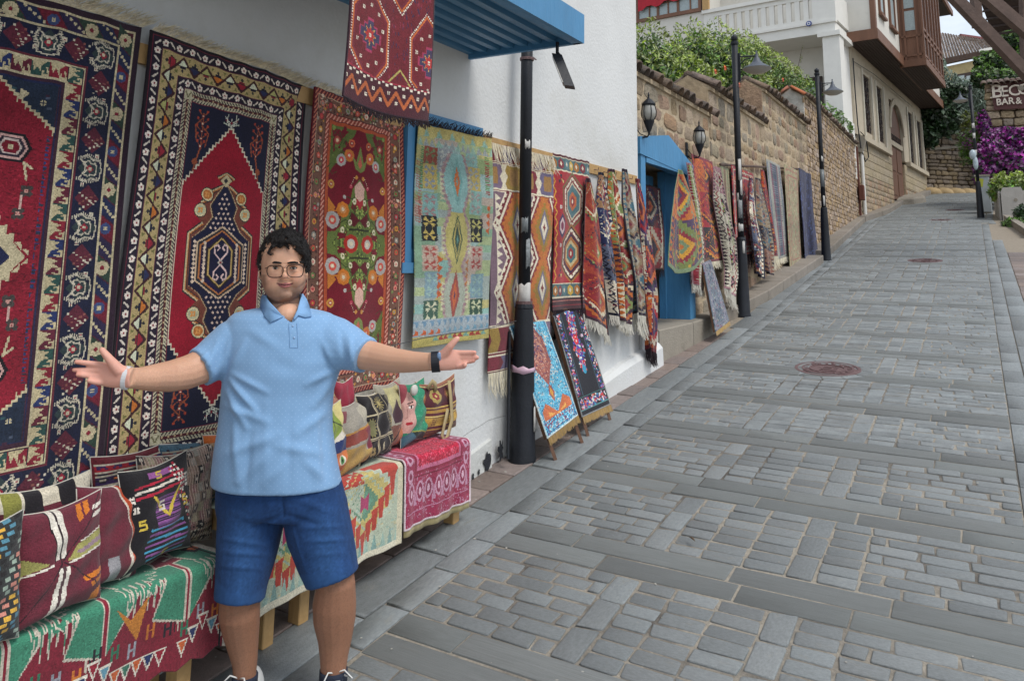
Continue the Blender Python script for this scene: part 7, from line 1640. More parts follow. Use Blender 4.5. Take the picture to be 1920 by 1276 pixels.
# ------------------------------------------------------------------ cushions
def cushion(label, c, w_, h_, th, yaw, lean, cv, roll=0., grp='patterned cushions lined up on the benches', name='cushion', cat='cushion', pip=None, sag=.0):
    """c = bottom centre; leans back towards the wall; yaw about z (0 faces +X street)"""
    t = thing(name, label, cat, tuple(c), grp); N = cv.a.shape[1]; Mr = cv.a.shape[0]
    u = np.linspace(-1, 1, N+1); v = np.linspace(-1, 1, Mr+1); U, V = np.meshgrid(u, v)
    pin = 1-.10*(1-U**2)*np.abs(V)**3*0-.0; ed = 1-.13*(1-np.abs(U)**1.6)*np.abs(V)**2; ed2 = 1-.13*(1-np.abs(V)**1.6)*np.abs(U)**2
    x = U*ed2*w_/2; z = -V*ed*h_/2+h_/2*.97; q = ((1-np.abs(U)**2.6)*(1-np.abs(V)**2.6)).clip(0)**.5; d = th/2*q*(1+.25*V)+.004*np.sin(U*9+V*5)*q+.006*np.sin(V*11+U*3)*q
    cr_, sr_ = math.cos(roll), math.sin(roll); x, z = x*cr_-(z-h_/2)*sr_, x*sr_+(z-h_/2)*cr_+h_/2
    z = z-sag*(x/w_*2)**2
    def place(dd):
        X0 = dd*math.cos(lean)-z*math.sin(lean); Z0 = z*math.cos(lean)+dd*math.sin(lean); Y0 = x
        return np.stack([c[0]+X0*math.cos(yaw)-Y0*math.sin(yaw), c[1]+X0*math.sin(yaw)+Y0*math.cos(yaw), c[2]+Z0], -1)
    A, Bk = place(d), place(-d*.8); idx = np.arange((Mr+1)*(N+1)).reshape(Mr+1, N+1); n0 = idx.size
    Fq = np.stack([idx[:-1, :-1], idx[1:, :-1], idx[1:, 1:], idx[:-1, 1:]], -1).reshape(-1, 4)
    me = fast_mesh('cover', np.concatenate([A.reshape(-1, 3), Bk.reshape(-1, 3)])-WL[t.name], np.concatenate([Fq, Fq[:, ::-1]+n0]), True)
    a = cv.a.reshape(-1, 3); a = np.concatenate([a, a]); at = me.color_attributes.new('Col', 'FLOAT_COLOR', 'CORNER')
    at.data.foreach_set('color', np.repeat(np.concatenate([a, np.ones((len(a), 1), np.float32)], 1), 4, axis=0).astype(np.float32).ravel())
    mesh_obj('cover', me, m_kilim, t)
    e = np.concatenate([A[0], A[:, -1], A[-1, ::-1], A[::-1, 0]]); b = MB(); b.tube(e[::3], .0022, 5, cap=False); b.build('piping', pip or m_frw, t, smooth=True)
    return t
def C1(bg, W=40, Hh=40, cell=.42): return Cv(W, Hh, cell, bg)
mr_ = '#5e2430'
c = C1(mr_); r = c.rs
for p0 in ((17, 20),): 
    c.poly([(13, 0), (19, 0), (19, 19), (14, 19)], '#c8c2b6'); c.line([(16, 0), (16.6, 20)], .8, '#2c2024'); c.line([(13, 0), (14, 19)], .5, '#1c1418'); c.poly([(15, 22), (19, 22), (17, 40), (11, 40)], '#c8c2b6'); c.line([(17, 22), (14, 40)], 1.2, '#4a3438')
    c.poly([(19, 20), (24, 15.5), (40, 13), (40, 18), (22, 20.5)], '#8d8a50'); c.poly([(22, 18), (40, 15), (40, 16.6), (24, 19)], '#86707a'); c.line([(19, 20.8), (40, 18.4)], .6, '#c8c2b6'); c.line([(25, 15), (40, 12.6)], .5, '#c8c2b6')
    c.poly([(0, 15), (12, 19.4), (0, 21)], '#8d8a50'); c.line([(0, 21.4), (13, 20.2)], .7, '#c8c2b6')
    for a in (0, 3.4): c.poly([(26+a, 1), (28.4+a, 1), (27.4+a, 7-a*.5), (25+a, 8-a*.5)], '#b86a24')
    for a in (0, 2.6): c.poly([(33-a*.3, 4+a), (40, 3.4+a), (40, 4.9+a), (32-a, 5.6+a)], '#cdc7ba')
    for a in (0, 2.8): c.poly([(26+a, 28+a), (40, 26.5+a), (40, 28+a), (27+a, 30+a)], '#b86a24')
    c.line([(17, 20), (38, 1)], .5, '#2c1a20'); c.line([(17, 20), (40, 38)], .5, '#2c1a20'); c.line([(17, 20), (2, 36)], .5, '#2c1a20')
    c.poly([(32, 36), (38, 34), (36, 40), (32, 40)], '#b86a24'); c.poly([(0, 1), (3, 1), (1, 6), (0, 6)], '#b86a24')
cushion('wine red cushion with white and orange cross stripes, front left on the near bench', np.array([-2.62, 1.57, .738]), .33, .345, .13, .15, .12, c.done(.1, .06))
c = C1(mr_); c.poly([(20, 0), (25, 0), (30, 16), (33, 34), (34, 40), (28, 40), (27, 20)], '#c4b8aa'); c.poly([(21.4, 0), (23.6, 0), (28.6, 16), (31.4, 34), (30, 34), (27, 18)], '#a8401f'); c.line([(25.5, 0), (34, 26), (36, 40)], .7, '#1c1418'); c.poly([(14, 28), (20, 28), (24, 40), (16, 40)], '#8f8d90')
cushion('wine red cushion with a curved white and orange stripe, second from the left front', np.array([-2.70, 1.79, .738]), .32, .35, .12, .3, .12, c.done(.1, .05), roll=-.12)
c = C1(mr_); c.rect(0, 0, 40, 7, '#c4bca8'); 
for k, x in enumerate((2, 10, 24)): c.rect(x, 0, x+7, 9, ['#7d7c3c', '#1f1c20', '#1f1c20'][k])
cushion('wine cushion with green white and black top band behind the cross striped one', np.array([-2.82, 1.62, .738]), .36, .37, .12, .1, .06, c.done(.1, .05))
c = C1('#1c1a1e'); r = c.rs
for y in range(24, 40, 1): 
    if y % 2: c.line([(8-abs(y-32)*-.3, y), (32+abs(y-32)*-.3, y+.4)], .9, ['#3c86a4', '#7a4a80'][y//2 % 2])
for y in range(14, 26): c.line([(14, y), (27, y)], .7, '#7d4c84' if y % 2 else '#5e3a6a')
c.line([(13, 13), (20, 21), (28, 12)], 1.3, '#b8a040'); c.rect(13, 2, 27, 5, '#8a5088')
for y in (7, 9, 11): c.line([(5, y+1), (33, y-1)], 1, ['#9a2034', '#c4bcb0', '#9a2034'][(y-7)//2])
for k in range(11):
    for j in range(3): c.rect(32+k*.5-j*1.5-4, 1+k*1.1+j, 33.2+k*.5-j*1.5-4, 2+k*1.1+j, '#cfc8bc' if (k+j) % 2 else '#9a2034'); c.rect(30+k*.9-j*1.3, 12+k*1.7+j, 31.3+k*.9-j*1.3, 13+k*1.7+j, '#cfc8bc' if (k+j) % 2 else '#9a2034')
for (x, y, k) in ((6, 22, '#b8a040'), (17, 17, '#c4bcb0'), (31, 18, '#b8a040'), (18, 37, '#b8a040'), (18, 4, '#b8a040')): c.line([(x+2, y-1.6), (x-.6, y-1.6), (x-.6, y), (x+1.8, y), (x+1.8, y+1.6), (x-.8, y+1.6)], .8, k)
for (x, y) in ((3, 12), (4, 16), (35, 9), (36, 12)): c.flower(x, y, 1.6, '#cfc8bc')
cushion('black cushion with blue and purple bands, red dots and S shaped motifs', np.array([-2.72, 1.99, .755]), .33, .36, .13, .15, .12, c.done(.1, .04), roll=.03)
c = C1('#7a6858'); r = c.rs
for j in range(11):
    for i in range(11):
        x, y = i*3.8+(j % 2)*1.2, j*3.7; c.rect(x, y, x+2.6, y+3.3, ['#8a7264', '#938c70', '#7d5a58', '#8a8478'][(i+j) % 4]); 
        if (i+j) % 3 == 0: c.rect(x, y, x+3, y+3.4, '#2c2828'); c.rect(x+.9, y+1, x+1.9, y+2.3, '#b0a898')
for x in np.arange(0, 40, 1.3): c.line([(x, 0), (x, 30)], .35, '#a08c80')
for j in range(5):
    for i in range(24): c.rect(i*1.7+(j % 2)*.85, 31+j*1.6, i*1.7+.9+(j % 2)*.85, 32+j*1.6, '#b8b0a0' if j % 2 else '#2a2426')
cushion('beige and brown grid woven cushion beside the man', np.array([-2.80, 2.13, .738]), .40, .385, .12, .1, .08, c.done(.12, .06), roll=-.04)
c = C1('#8d8a74'); c.rect(0, 0, 40, 5, '#b8602c'); c.rect(0, 5, 40, 8, '#a88a6a')
cushion('small cushion with orange top edge half hidden behind the man', np.array([-2.86, 2.40, .88]), .26, .26, .1, .1, .05, c.done(.1, .05))
c = paint_geo('wine', 40, 30, .7, 55, style=1); cushion('dark patterned cushion peeping over the beige grid one', np.array([-2.87, 2.24, .82]), .34, .32, .1, .1, .05, c)
c = paint_geo('wine', 40, 40, .7, 58, style=1); cushion('brown and black woven cushion tucked behind the man', np.array([-2.74, 2.46, .868]), .3, .24, .1, .2, .08, c)
c = paint_geo('red', 40, 40, .7, 59, style=1); cushion('red and violet patterned cushion lying behind the wine coloured ones', np.array([-2.86, 1.98, .752]), .4, .4, .1, .1, .04, c)
c = C1('#2a2c2c'); r = c.rs
for y in range(0, 40, 2):
    for x in range(0, 40, 5): c.rect(x+(y % 4), y, x+3+(y % 4), y+1.3, ['#c0963c', '#4c7a8c', '#1c1a1c', '#8a9a8c', '#b87a6c'][(x//5+y//6) % 5])
cushion('yellow black and blue checked cushion cut by the left edge of the picture', np.array([-2.55, 1.29, .74]), .30, .36, .12, .2, .1, c.done(.1, .05))
# right-hand bench
c = C1('#c4bcae'); 
for (P, k) in (([(0, 0), (20, 0), (30, 14), (8, 22)], '#7a8c3c'), ([(20, 0), (40, 0), (40, 20), (28, 16)], '#c0b478'), ([(0, 22), (40, 18), (40, 26), (0, 28)], '#23305a'), ([(6, 26), (34, 26), (30, 38), (8, 38)], '#b8683c'), ([(0, 30), (12, 28), (14, 40), (0, 40)], '#3f6a3c')): c.poly(P, k)
c.disc(24, 31, 4.6, '#c9c0ae', 3); c.disc(24, 31, 2.4, '#3f7a3c'); c.disc(24, 31, 1, '#14181a'); c.line([(2, 4), (30, 14), (40, 34)], .7, '#1c1c20'); c.line([(20, 0), (10, 24)], .6, '#1c1c20')
cushion('colourful abstract print cushion half hidden behind the man on the middle bench', np.array([-2.67, 2.84, .868]), .24, .34, .12, .2, .1, c.done(.05, .02))
c = C1('#8a8478'); c.rect(0, 0, 40, 17, '#8d877c'); c.poly([(22, 3), (40, 2), (40, 12), (24, 14)], '#a39c8c'); c.poly([(0, 17), (40, 17), (40, 22), (0, 24)], '#7a3c34'); c.poly([(24, 18), (40, 17), (40, 29), (26, 30)], '#662030'); c.rect(0, 25, 24, 40, '#9a7c48'); c.rect(22, 30, 40, 40, '#9c8048'); c.poly([(0, 3), (9, 3), (6, 10), (0, 10)], '#7a4448'); c.line([(0, 17), (40, 16)], 1.2, '#a87a3c')
cushion('grey wine and mustard patchwork cushion on the middle bench', np.array([-2.70, 3.03, .868]), .30, .32, .14, .25, .12, c.done(.08, .06), roll=.03)
c = C1('#1c181a'); r = c.rs
for (x, y) in ((0, 0), (14, 0), (27, 0), (0, 13), (14, 13), (27, 13), (0, 27), (14, 27), (27, 27)): c.line([(x, y), (x+13, y), (x+13, y+13), (x, y+13), (x, y)], .6, '#a89c80')
for (x, y) in ((7, 20), (34, 20), (20, 7), (34, 33)):
    for k in range(14): a = k*.45; c.line([(x, y), (x+5*math.cos(a), y+5*math.sin(a))], .5, '#9c8c58')
c.disc(7, 20, 3.6, '#6d6a4a', 4.6); c.disc(34, 6, 3.8, '#5d5648'); c.disc(20, 33, 3, '#a89c80'); c.disc(21.4, 32.4, 2.6, '#1c181a'); c.flower(8, 34, 3, '#7a6a48')
cushion('black tapestry cushion with pineapple, sun and moon squares', np.array([-2.74, 3.24, .868]), .32, .34, .13, .2, .12, c.done(.08, .03))
c = C1('#8f897a'); c.poly([(8, 2), (30, 2), (26, 18), (12, 18)], '#a8a074'); c.poly([(14, 18), (20, 10), (26, 18), (26, 24), (14, 24)], '#3a242c'); c.poly([(0, 24), (30, 26), (22, 40), (0, 40)], '#6c4438'); c.poly([(20, 28), (36, 24), (30, 38), (18, 40)], '#9c5c3c'); c.line([(0, 40), (36, 22)], .9, '#1c1618'); c.line([(30, 0), (36, 10), (30, 24)], 1.6, '#8a3c44')
cushion('beige cushion with olive star and rust patches between tapestry and green bag', np.array([-2.79, 3.42, .872]), .30, .36, .12, .2, .1, c.done(.08, .05))
c = C1('#8c3040'); cushion('crimson velvet cushion barely showing at the back of the bench', np.array([-2.85, 3.12, .868]), .16, .41, .1, .1, .05, c.done(.06, .03))
c = paint_geo('sand', 40, 40, .7, 60, style=1); cushion('sand and rust woven cushion at the back of the middle bench', np.array([-2.86, 3.0, .868]), .36, .40, .1, .1, .04, c)
# green felt bag with a woman's face
c = Cv(32, 38, .4, '#2a7a5c'); c.poly([(0, 4), (9, 6), (12, 14), (11, 26), (6, 30), (0, 29)], '#c0948a'); c.poly([(0, 0), (7, 0), (4, 8), (0, 12)], '#8a4048'); c.line([(4, 12.6), (8.6, 12)], .7, '#2c1c1c'); c.disc(6.4, 14.8, 1.9, '#d8cdc4', 1.0); c.disc(6.6, 14.8, .8, '#2c241f'); c.line([(4.4, 13.6), (8.6, 13.8)], .5, '#2c1c1c'); c.line([(3.0, 14), (3.6, 20.4), (1.8, 21)], .5, '#9a6c64'); c.disc(4, 24, 2.4, '#9c2430', 1.0); c.poly([(0, 31), (8, 29), (14, 33), (16, 38), (0, 38)], '#3a5a68'); c.poly([(8, 29), (20, 32), (32, 36), (32, 38), (14, 38)], '#1f2a28'); c.line([(8, 29.5), (18, 31), (31, 35.5)], .8, '#8a8a3c')
for k in range(120): x, y = c.rs.uniform(12, 32), c.rs.uniform(0, 31); c.disc(x, y, .35, '#4c9a7c')
fb = cushion("green felt bag with a painted woman's face and a white button", np.array([-2.77, 3.60, .875]), .29, .34, .09, .15, .08, c.done(.06, .03), name='felt_bag', cat='bag', grp=None)
p = np.array([-2.725, 3.53, 1.17]); b = MB(); b.ell(p, (.014, .03, .03), 12, 8); b.build('button', M('white_button', '#c4c2ba', .4, .04, 6, 0), fb, smooth=True)
# tote bag
def paint_tote():
    c = Cv(42, 36, .45, '#4a1e26'); r = c.rs
    for (y, h, k) in ((0, 2, '#8a5a44'), (2.4, .6, '#b8a070'), (16, 1.2, '#a88c4c'), (18, 2, '#8c6c34'), (21.6, 1, '#b09a5c'), (23, 5.4, '#a0803c'), (30, 1, '#8c6c34'), (32, 2, '#5a3428'), (34.6, 1, '#a88c4c')): c.rect(0, y, 42, y+h, k)
    c.flower(14, 9, 5, '#98854c', '#4a1e26', 8); c.flower(14, 9, 2.6, '#7a2a30', '#b0a060', 6)
    for x in (3, 26, 36): c.dia(x, 9, 3, 4.4, '#7a4a34'); c.dia(x, 9, 1.6, 2.4, '#a88c4c')
    for x in (10, 24, 37):
        for q in range(3):
            for w_ in range(3): c.dia(x+q*1.6-1.6, 24+w_*1.6, .6, .6, '#4a2a20')
    return c.done(.08, .04)
tb = cushion('striped wine and ochre carpet tote bag with canvas straps at the end of the bench', np.array([-2.79, 3.84, .872]), .42, .31, .12, .05, .06, paint_tote(), name='tote_bag', cat='bag', grp=None, sag=-.02)
m_strap = M('canvas_strap', '#a3926c', .9, .1, 20, .2)
b = MB(); q0 = np.array([-2.755, 3.90, 1.165]); P = [q0+(0.0, 0, .01), q0+(.02, -.005, -.08), q0+(.045, -.02, -.2), q0+(.05, -.07, -.29), q0+(.06, -.115, -.305), q0+(.055, -.13, -.27), q0+(.05, -.10, -.21), q0+(.04, -.06, -.14)]
b.tube(P, (.003, .017), 6, ref=(1, 0, 0)); b.build('strap', m_strap, tb, smooth=True)
b = MB(); q1 = np.array([-2.76, 3.70, 1.15]); b.tube([q1, q1+(.01, .03, .04), q1+(0, .07, .02), q1+(0, .08, -.02)], (.003, .017), 6, ref=(1, 0, 0)); b.build('strap', m_strap, tb, smooth=True)

# ------------------------------------------------------------------ small marks and litter
t = thing('wall_cable', 'thin grey wire slung along the white wall across the pale kilim to the lamp post', 'cable', tuple(onx(905, 620, WX+.1)))
b = MB(); b.tube([onx(px, py, WX+.115) for px, py in ((735, 648), (790, 634), (850, 624), (905, 618), (950, 607), (972, 600))], .0028, 5); b.build('wire', M('grey_wire', '#4c4e50', .6, .1, 20, 0), t)
r = np.random.default_rng(5)
for (px, py, s) in ((913, 864, 1.2), (938, 846, 1.1), (886, 893, .35), (897, 884, .3)):
    c_ = onx(px, py, WX+.031); b = MB(); n = 19; P = []
    for k in range(n): a = 2*math.pi*k/n; rr = .045*s*r.uniform(.5, 1.2); P.append((WX+.034, c_[1]+rr*math.cos(a)*.8, max(G(c_[1])+.004, c_[2]+rr*math.sin(a)*1.5)))
    b.prism(P, (.002, 0, 0)); b.build('peeled_patch', M('bitumen_black', (.02, .022, .028), .8, .3, 40, .4), shop)
for P in (((868, 818), (885, 806), (897, 800), (915, 788), (930, 783), (948, 779)), ((760, 745), (772, 752), (781, 750)), ((1048, 700), (1060, 716), (1066, 735))):
    b = MB(); b.tube([onx(px, py, WX+.0005) for px, py in P], .0012, 4); b.build('hairline_crack', M('crack_grey', '#6a6a66', .9, .1, 20, 0), shop)
b = MB(); r = np.random.default_rng(9)
for i in range(260):
    x = r.uniform(-2.9, .1) if i % 3 else r.uniform(-2.9, -2.2); y = r.uniform(2.2, 14); s = r.uniform(.003, .011); a = r.uniform(0, 3.1); z = G(y)+.002; c_, s_ = math.cos(a)*s, math.sin(a)*s
    b.prism([(x-c_, y-s_, z), (x+s_*.6, y-c_*.6, z), (x+c_, y+s_, z), (x-s_*.6, y+c_*.6, z)], (0, 0, .0015))
o = b.build('pavement_specks', M('dry_specks', '#a8a59c', .8, .3, 40, 0, rnd=.4)); tag(o, 'scattered pale specks of gum and litter on the paving stones', 'litter', kind='stuff')
for (px, py, lab) in ((1297, 1010, 'dark curled dry leaf lying on the setts in the middle of the road'),):
    p = onz(px, py, G(3.9)+.0); y = p[1]; p = onz(px, py, G(y)+.01); t = thing('dry_leaf', lab, 'leaf', tuple(p))
    b = MB(); b.tube([p+(-.02, .02, 0), p+(-.005, .008, .006), p+(.01, -.006, .004), p+(.024, -.02, .0)], [(.001, .002), (.004, .007), (.004, .006), (.001, .001)], 6); b.build('blade', m_bark, t, smooth=True)
# ------------------------------------------------------------------ the man with outstretched arms
D0 = 3.19; K = D0/F
base = atd(540, 1262, D0); base[2] = G(base[1])
man = thing('person', 'man in light blue polo shirt and denim shorts with both arms spread wide', 'person', tuple(base), rotz=AZ)
def ML(px, py, dd=0.):
    p = atd(px, py, D0-dd)-base; return np.array([p @ right0, p @ fwd0, p[2]])
def P2(pl):      # local -> picture position
    p = base+np.outer(pl[:, 0], right0)+np.outer(pl[:, 1], fwd0)+np.outer(pl[:, 2], up0)-CAM; z = p @ fwd
    return PX+F*(p @ r2)/z, PY-F*(p @ u2)/z
def remesh(mb, vox, it=6, fac=.6):
    me = bpy.data.meshes.new('tmp'); me.from_pydata(mb.v, [], mb.f); me.update(); o = bpy.data.objects.new('tmp', me); col.objects.link(o)
    m = o.modifiers.new('r', 'REMESH'); m.mode = 'VOXEL'; m.voxel_size = vox; m.adaptivity = 0; m.use_smooth_shade = True
    s = o.modifiers.new('s', 'SMOOTH'); s.iterations = it; s.factor = fac
    dg = bpy.context.evaluated_depsgraph_get(); me2 = bpy.data.meshes.new_from_object(o.evaluated_get(dg)); bpy.data.objects.remove(o)
    n = len(me2.vertices); co = np.empty(n*3, np.float32); me2.vertices.foreach_get('co', co); nr = np.empty(n*3, np.float32); me2.vertices.foreach_get('normal', nr)
    return me2, co.reshape(-1, 3).astype(float), nr.reshape(-1, 3).astype(float)
def setco(me, co): me.vertices.foreach_set('co', co.astype(np.float32).ravel()); me.update()
def vcol(me, c):
    at = me.color_attributes.new('Col', 'FLOAT_COLOR', 'POINT'); at.data.foreach_set('color', np.concatenate([c, np.ones((len(c), 1))], 1).astype(np.float32).ravel())
def rings(b, rs_, n=28, e=.85, closed=True):
    """rs_: (py, pxL, pxR, front, back[, yshift]) from top to bottom -> closed lofted solid"""
    V = []
    for q in rs_:
        py, l_, r_, f_, bk = q[:5]; c = ML((l_+r_)/2, py, 0); c[2] = ML((l_+r_)/2, py, f_*.75)[2] if py > 585 else c[2]; a = (r_-l_)/2*K*(.975 if py > 585 else 1)
        for k in range(n):
            t = 2*math.pi*k/n; cx, sy = math.cos(t), math.sin(t); cx = math.copysign(abs(cx)**e, cx); sy = math.copysign(abs(sy)**e, sy)
            V.append((c[0]+a*cx, c[1]+(-f_*-sy if sy < 0 else bk*sy)*1.0, c[2]))
    m = len(rs_); Fc = [(i*n+k, i*n+(k+1) % n, (i+1)*n+(k+1) % n, (i+1)*n+k) for i in range(m-1) for k in range(n)]+[tuple(range(n-1, -1, -1)), tuple(range((m-1)*n, m*n))]
    b.add(V, Fc)
def limb(b, pts, n=16, ref=None):
    """pts: (px, py, dd, r_px[, depth ratio])"""
    b.tube([ML(p[0], p[1], p[2]) for p in pts], [(p[3]*K*(1-p[2]/D0), p[3]*K*(1-p[2]/D0)*(p[4] if len(p) > 4 else .95)) for p in pts], n, ref=ref)
def ball(b, px, py, dd, rx, rz, ry):
    b.ell(ML(px, py, dd), (rx*K, ry*K, rz*K), 14, 10)
# ---- skin
b = MB()
rings(b, [(438, 528, 538, .015, .03), (442, 514, 552, .045, .06), (450, 503, 563, .07, .085), (462, 496, 570, .088, .098), (478, 493, 572.5, .097, .1), (494, 492.5, 573, .099, .1), (508, 493, 572.5, .096, .095), (522, 493.5, 572, .095, .085), (536, 496, 570, .095, .07), (546, 500, 565, .095, .055), (555, 506, 558, .092, .04), (562, 515, 551, .082, .02), (566, 524, 543, .06, .0)][::1], e=.92)
limb(b, [(532, 535, -.02, 30), (532, 560, -.02, 30), (532, 580, -.015, 33), (534, 600, -.02, 42)], ref=(0, 1, 0))
b.ell(ML(539, 592, .055), (.052, .055, .05), 14, 10)
# face
limb(b, [(533, 499, .088, 3.2), (533.5, 508, .103, 3.6), (534, 516, .118, 5.2), (534, 520, .116, 5.5)], 12)
ball(b, 534, 517.5, .118, 5.6, 4.6, 5); ball(b, 527.8, 519.5, .104, 3.8, 3.4, 4); ball(b, 540, 519.5, .104, 3.8, 3.4, 4)
ball(b, 510, 524, .066, 15, 14, 12); ball(b, 557, 524, .066, 15, 14, 12); ball(b, 533, 553, .076, 15, 9, 9)
limb(b, [(521, 530.2, .084, 1.6), (527, 532.2, .0925, 2.4), (534, 532.8, .0955, 2.6), (541, 532.0, .0925, 2.4), (547.5, 529.8, .083, 1.6)], 8); limb(b, [(523, 532.4, .085, 1.6), (528, 535.4, .091, 2.8), (534, 536.8, .094, 3.2), (540, 535.2, .091, 2.8), (546, 532, .084, 1.6)], 8); ball(b, 514, 528, .072, 8, 8, 8); ball(b, 554, 528, .072, 8, 8, 8)
ball(b, 516, 493, .085, 12, 4, 5); ball(b, 551, 493, .085, 12, 4, 5)
for sx in (491, 574.5):
    s = 1 if sx > 530 else -1; c = ML(sx, 512, -.01); b.ell(c, (.006, .018, .028), 10, 10, rot=np.array([[1, -.5*s, 0], [.4*s, 1, 0], [0, 0, 1]])); ball(b, sx-s*.5, 521, -.004, 3.2, 4, 5)
# arms (picture left, picture right)
limb(b, [(455, 645, 0, 30), (425, 662, .035, 28), (400, 675, .062, 28), (380, 686, .09, 31), (350, 698, .14, 30), (318, 705, .20, 27.5), (285, 708, .28, 23.5), (262, 709, .33, 19.5, .8), (243, 708, .37, 18, .72)])
limb(b, [(605, 640, 0, 30), (640, 652, .018, 28), (672, 662, .045, 27), (705, 669, .08, 26), (742, 676, .14, 22), (775, 678, .19, 18.5), (795, 678, .22, 16.8, .8), (813, 678, .245, 15.8, .72)])
def hand(wr, palm, fingers, thumb, dd):
    fingers = [[(p[0], p[1], p[2]*1.1, p[3]) for p in f_] for f_ in fingers]
    K_ = K*(1-dd/D0)
    b.tube([ML(p[0], p[1], dd+p[3]) for p in palm], [(p[2]*K_, p[4]*K_) for p in palm], 16, ref=(0, 0, 1))
    for f_ in fingers: b.tube([ML(p[0], p[1], dd+p[3]) for p in f_], [p[2]*K_ for p in f_], 10); q = f_[-1]; b.ell(ML(q[0], q[1], dd+q[3]), (q[2]*K_*1.0,)*3, 8, 6)
    b.tube([ML(p[0], p[1], dd+p[3]) for p in thumb], [p[2]*K_ for p in thumb], 10); q = thumb[-1]; b.ell(ML(q[0], q[1], dd+q[3]), (q[2]*K_*1.0,)*3, 8, 6)
hand(None, [(248, 708, 17.5, 0, 13), (236, 707, 19, 0, 11), (222, 705, 21, 0, 9.5), (205, 702, 22, 0, 8.5), (192, 700.5, 20.5, 0, 7), (187, 700, 17, 0, 5)],
     [[(197, 685, 5.6, .0), (183, 683, 5.1, .006), (168, 681, 4.7, .012), (154, 679, 4.3, .02), (143, 678, 3.8, .028)], [(195, 694.5, 5.7, .0), (180, 694, 5.1, .004), (165, 693.6, 4.7, .008), (151, 693.2, 4.3, .014), (139, 693, 3.8, .02)],
      [(194, 705, 5.6, .0), (180, 705, 5, .006), (168, 704.2, 4.6, .012), (155, 703, 4.2, .02), (146, 702, 3.8, .026)], [(194, 716, 5.6, .0), (184, 716.6, 4.8, .012), (174, 715, 4.4, .022), (167, 713, 4, .028)]],
     [(226, 697, 11, .006), (214, 684, 9.5, .018), (206, 674, 7.8, .026), (198, 664, 6.6, .03), (191.5, 656, 5.6, .03)], .38)
hand(None, [(806, 678, 15.6, 0, 12), (820, 677, 17, 0, 11), (834, 675, 18.5, 0, 9.5), (848, 674, 18.6, 0, 8), (860, 673.5, 17, 0, 7), (865, 673, 14, 0, 5)],
     [[(858, 661.5, 4.9, 0), (870, 661, 4.5, .008), (881, 660.5, 4.2, .014), (890, 660.5, 3.6, .02)], [(858, 669.5, 4.9, 0), (872, 669.5, 4.5, .006), (884, 669.8, 4.2, .012), (895, 670.2, 3.6, .018)],
      [(858, 678, 4.9, 0), (870, 678, 4.5, .006), (880, 677, 4.2, .01), (888, 676, 3.7, .016)], [(856, 686.5, 5, 0), (864, 687, 4.6, .012), (870, 686, 4.4, .022), (872, 683.5, 4, .03)]],
     [(828, 668, 9.5, .004), (838, 657, 8, .016), (845, 648, 6.8, .024), (852, 640, 5.8, .026), (857.5, 634.5, 5, .026)], .25)
# torso core and legs
limb(b, [(532, 610, -.03, 55), (532, 700, -.02, 60), (532, 800, .0, 62), (532, 900, 0, 60), (530, 960, 0, 55)])
limb(b, [(475, 930, 0, 45), (462, 1010, .01, 42), (452, 1080, .04, 37), (450, 1122, .05, 34.5), (449, 1150, .045, 34.5), (452, 1180, .03, 31), (456, 1212, .02, 25.5), (459, 1240, .015, 21), (459, 1262, .012, 19), (459, 1290, .01, 19)])
limb(b, [(592, 930, 0, 45), (605, 1000, .01, 42), (622, 1060, .03, 36), (629, 1095, .035, 34), (627, 1130, .02, 37.5), (627, 1160, .01, 36), (628, 1200, .005, 28.5), (626, 1230, .005, 24), (625, 1256, .005, 21.5), (625, 1288, .005, 20)])
me, co, nr = remesh(b, .0038, 4, .5)
X_, Y_ = P2(co); front = nr[:, 1] < .3
def push(px, py, r_px, amp, ysc=1.): 
    w_ = np.exp(-(((X_-px)**2+((Y_-py)*ysc)**2)/r_px**2))*(co[:, 1] < .02)*(Y_ < 600); co[:, 1] += w_*amp
push(516, 502, 7.5, .010, 1.5); push(550.5, 502, 7.5, .010, 1.5); push(533, 497, 5, .003); push(522, 527, 4, .0015); push(534, 541.5, 8, .003, 2); push(534, 533.4, 12, .002, 6)
setco(me, co); bco, bX, bY = co.copy(), X_.copy(), Y_.copy(); sk = lin('#c69a80', 1.12); n = len(co); c = np.tile(np.array(sk), (n, 1)); r = np.random.default_rng(3)
head = Y_ < 606
def blend(mask, k): 
    global c
    k = np.array(k); mask = np.clip(mask, 0, 1)[:, None]; c = c*(1-mask)+k*mask
hd = (head & (np.abs(X_-533) < 60)).astype(float)
beard = hd*(1/(1+np.exp(-(Y_-541-.012*(np.abs(X_-534)-0)*0)/3.0)))*.62*(Y_ < 569)
side = hd*np.exp(-((np.abs(X_-533)-38)/6)**2)*(Y_ > 515)*(Y_ < 560)*.55; must = hd*np.exp(-((Y_-526.8)/2.4)**2)*(np.abs(X_-534) < 15)*.45
blend(np.maximum.reduce([beard, side, must]), lin('#5a473e')); 
cheek = hd*(np.exp(-(((X_-512)**2+(Y_-522)**2)/90))+np.exp(-(((X_-556)**2+(Y_-522)**2)/90)))*.35; blend(cheek, lin('#c88474')); blend(hd*np.exp(-(((X_-534)**2+(Y_-518)**2)/30))*.3, lin('#c88474'))
lip = hd*(np.abs(Y_-534.6+.015*(X_-534)**2) < (4.4-.016*(X_-534)**2))*(nr[:, 1] < 0); blend(lip*.85, lin('#b4686c')); blend(hd*(np.abs(Y_-534.4+.017*(X_-534)**2) < .8)*(np.abs(X_-534) < 14.5)*.9, lin('#4a2426'))
under = hd*(np.exp(-(((X_-516)/7)**2+((Y_-508)/2.5)**2))+np.exp(-(((X_-551)/7)**2+((Y_-508)/2.5)**2)))*.35; blend(under, lin('#7c5348'))
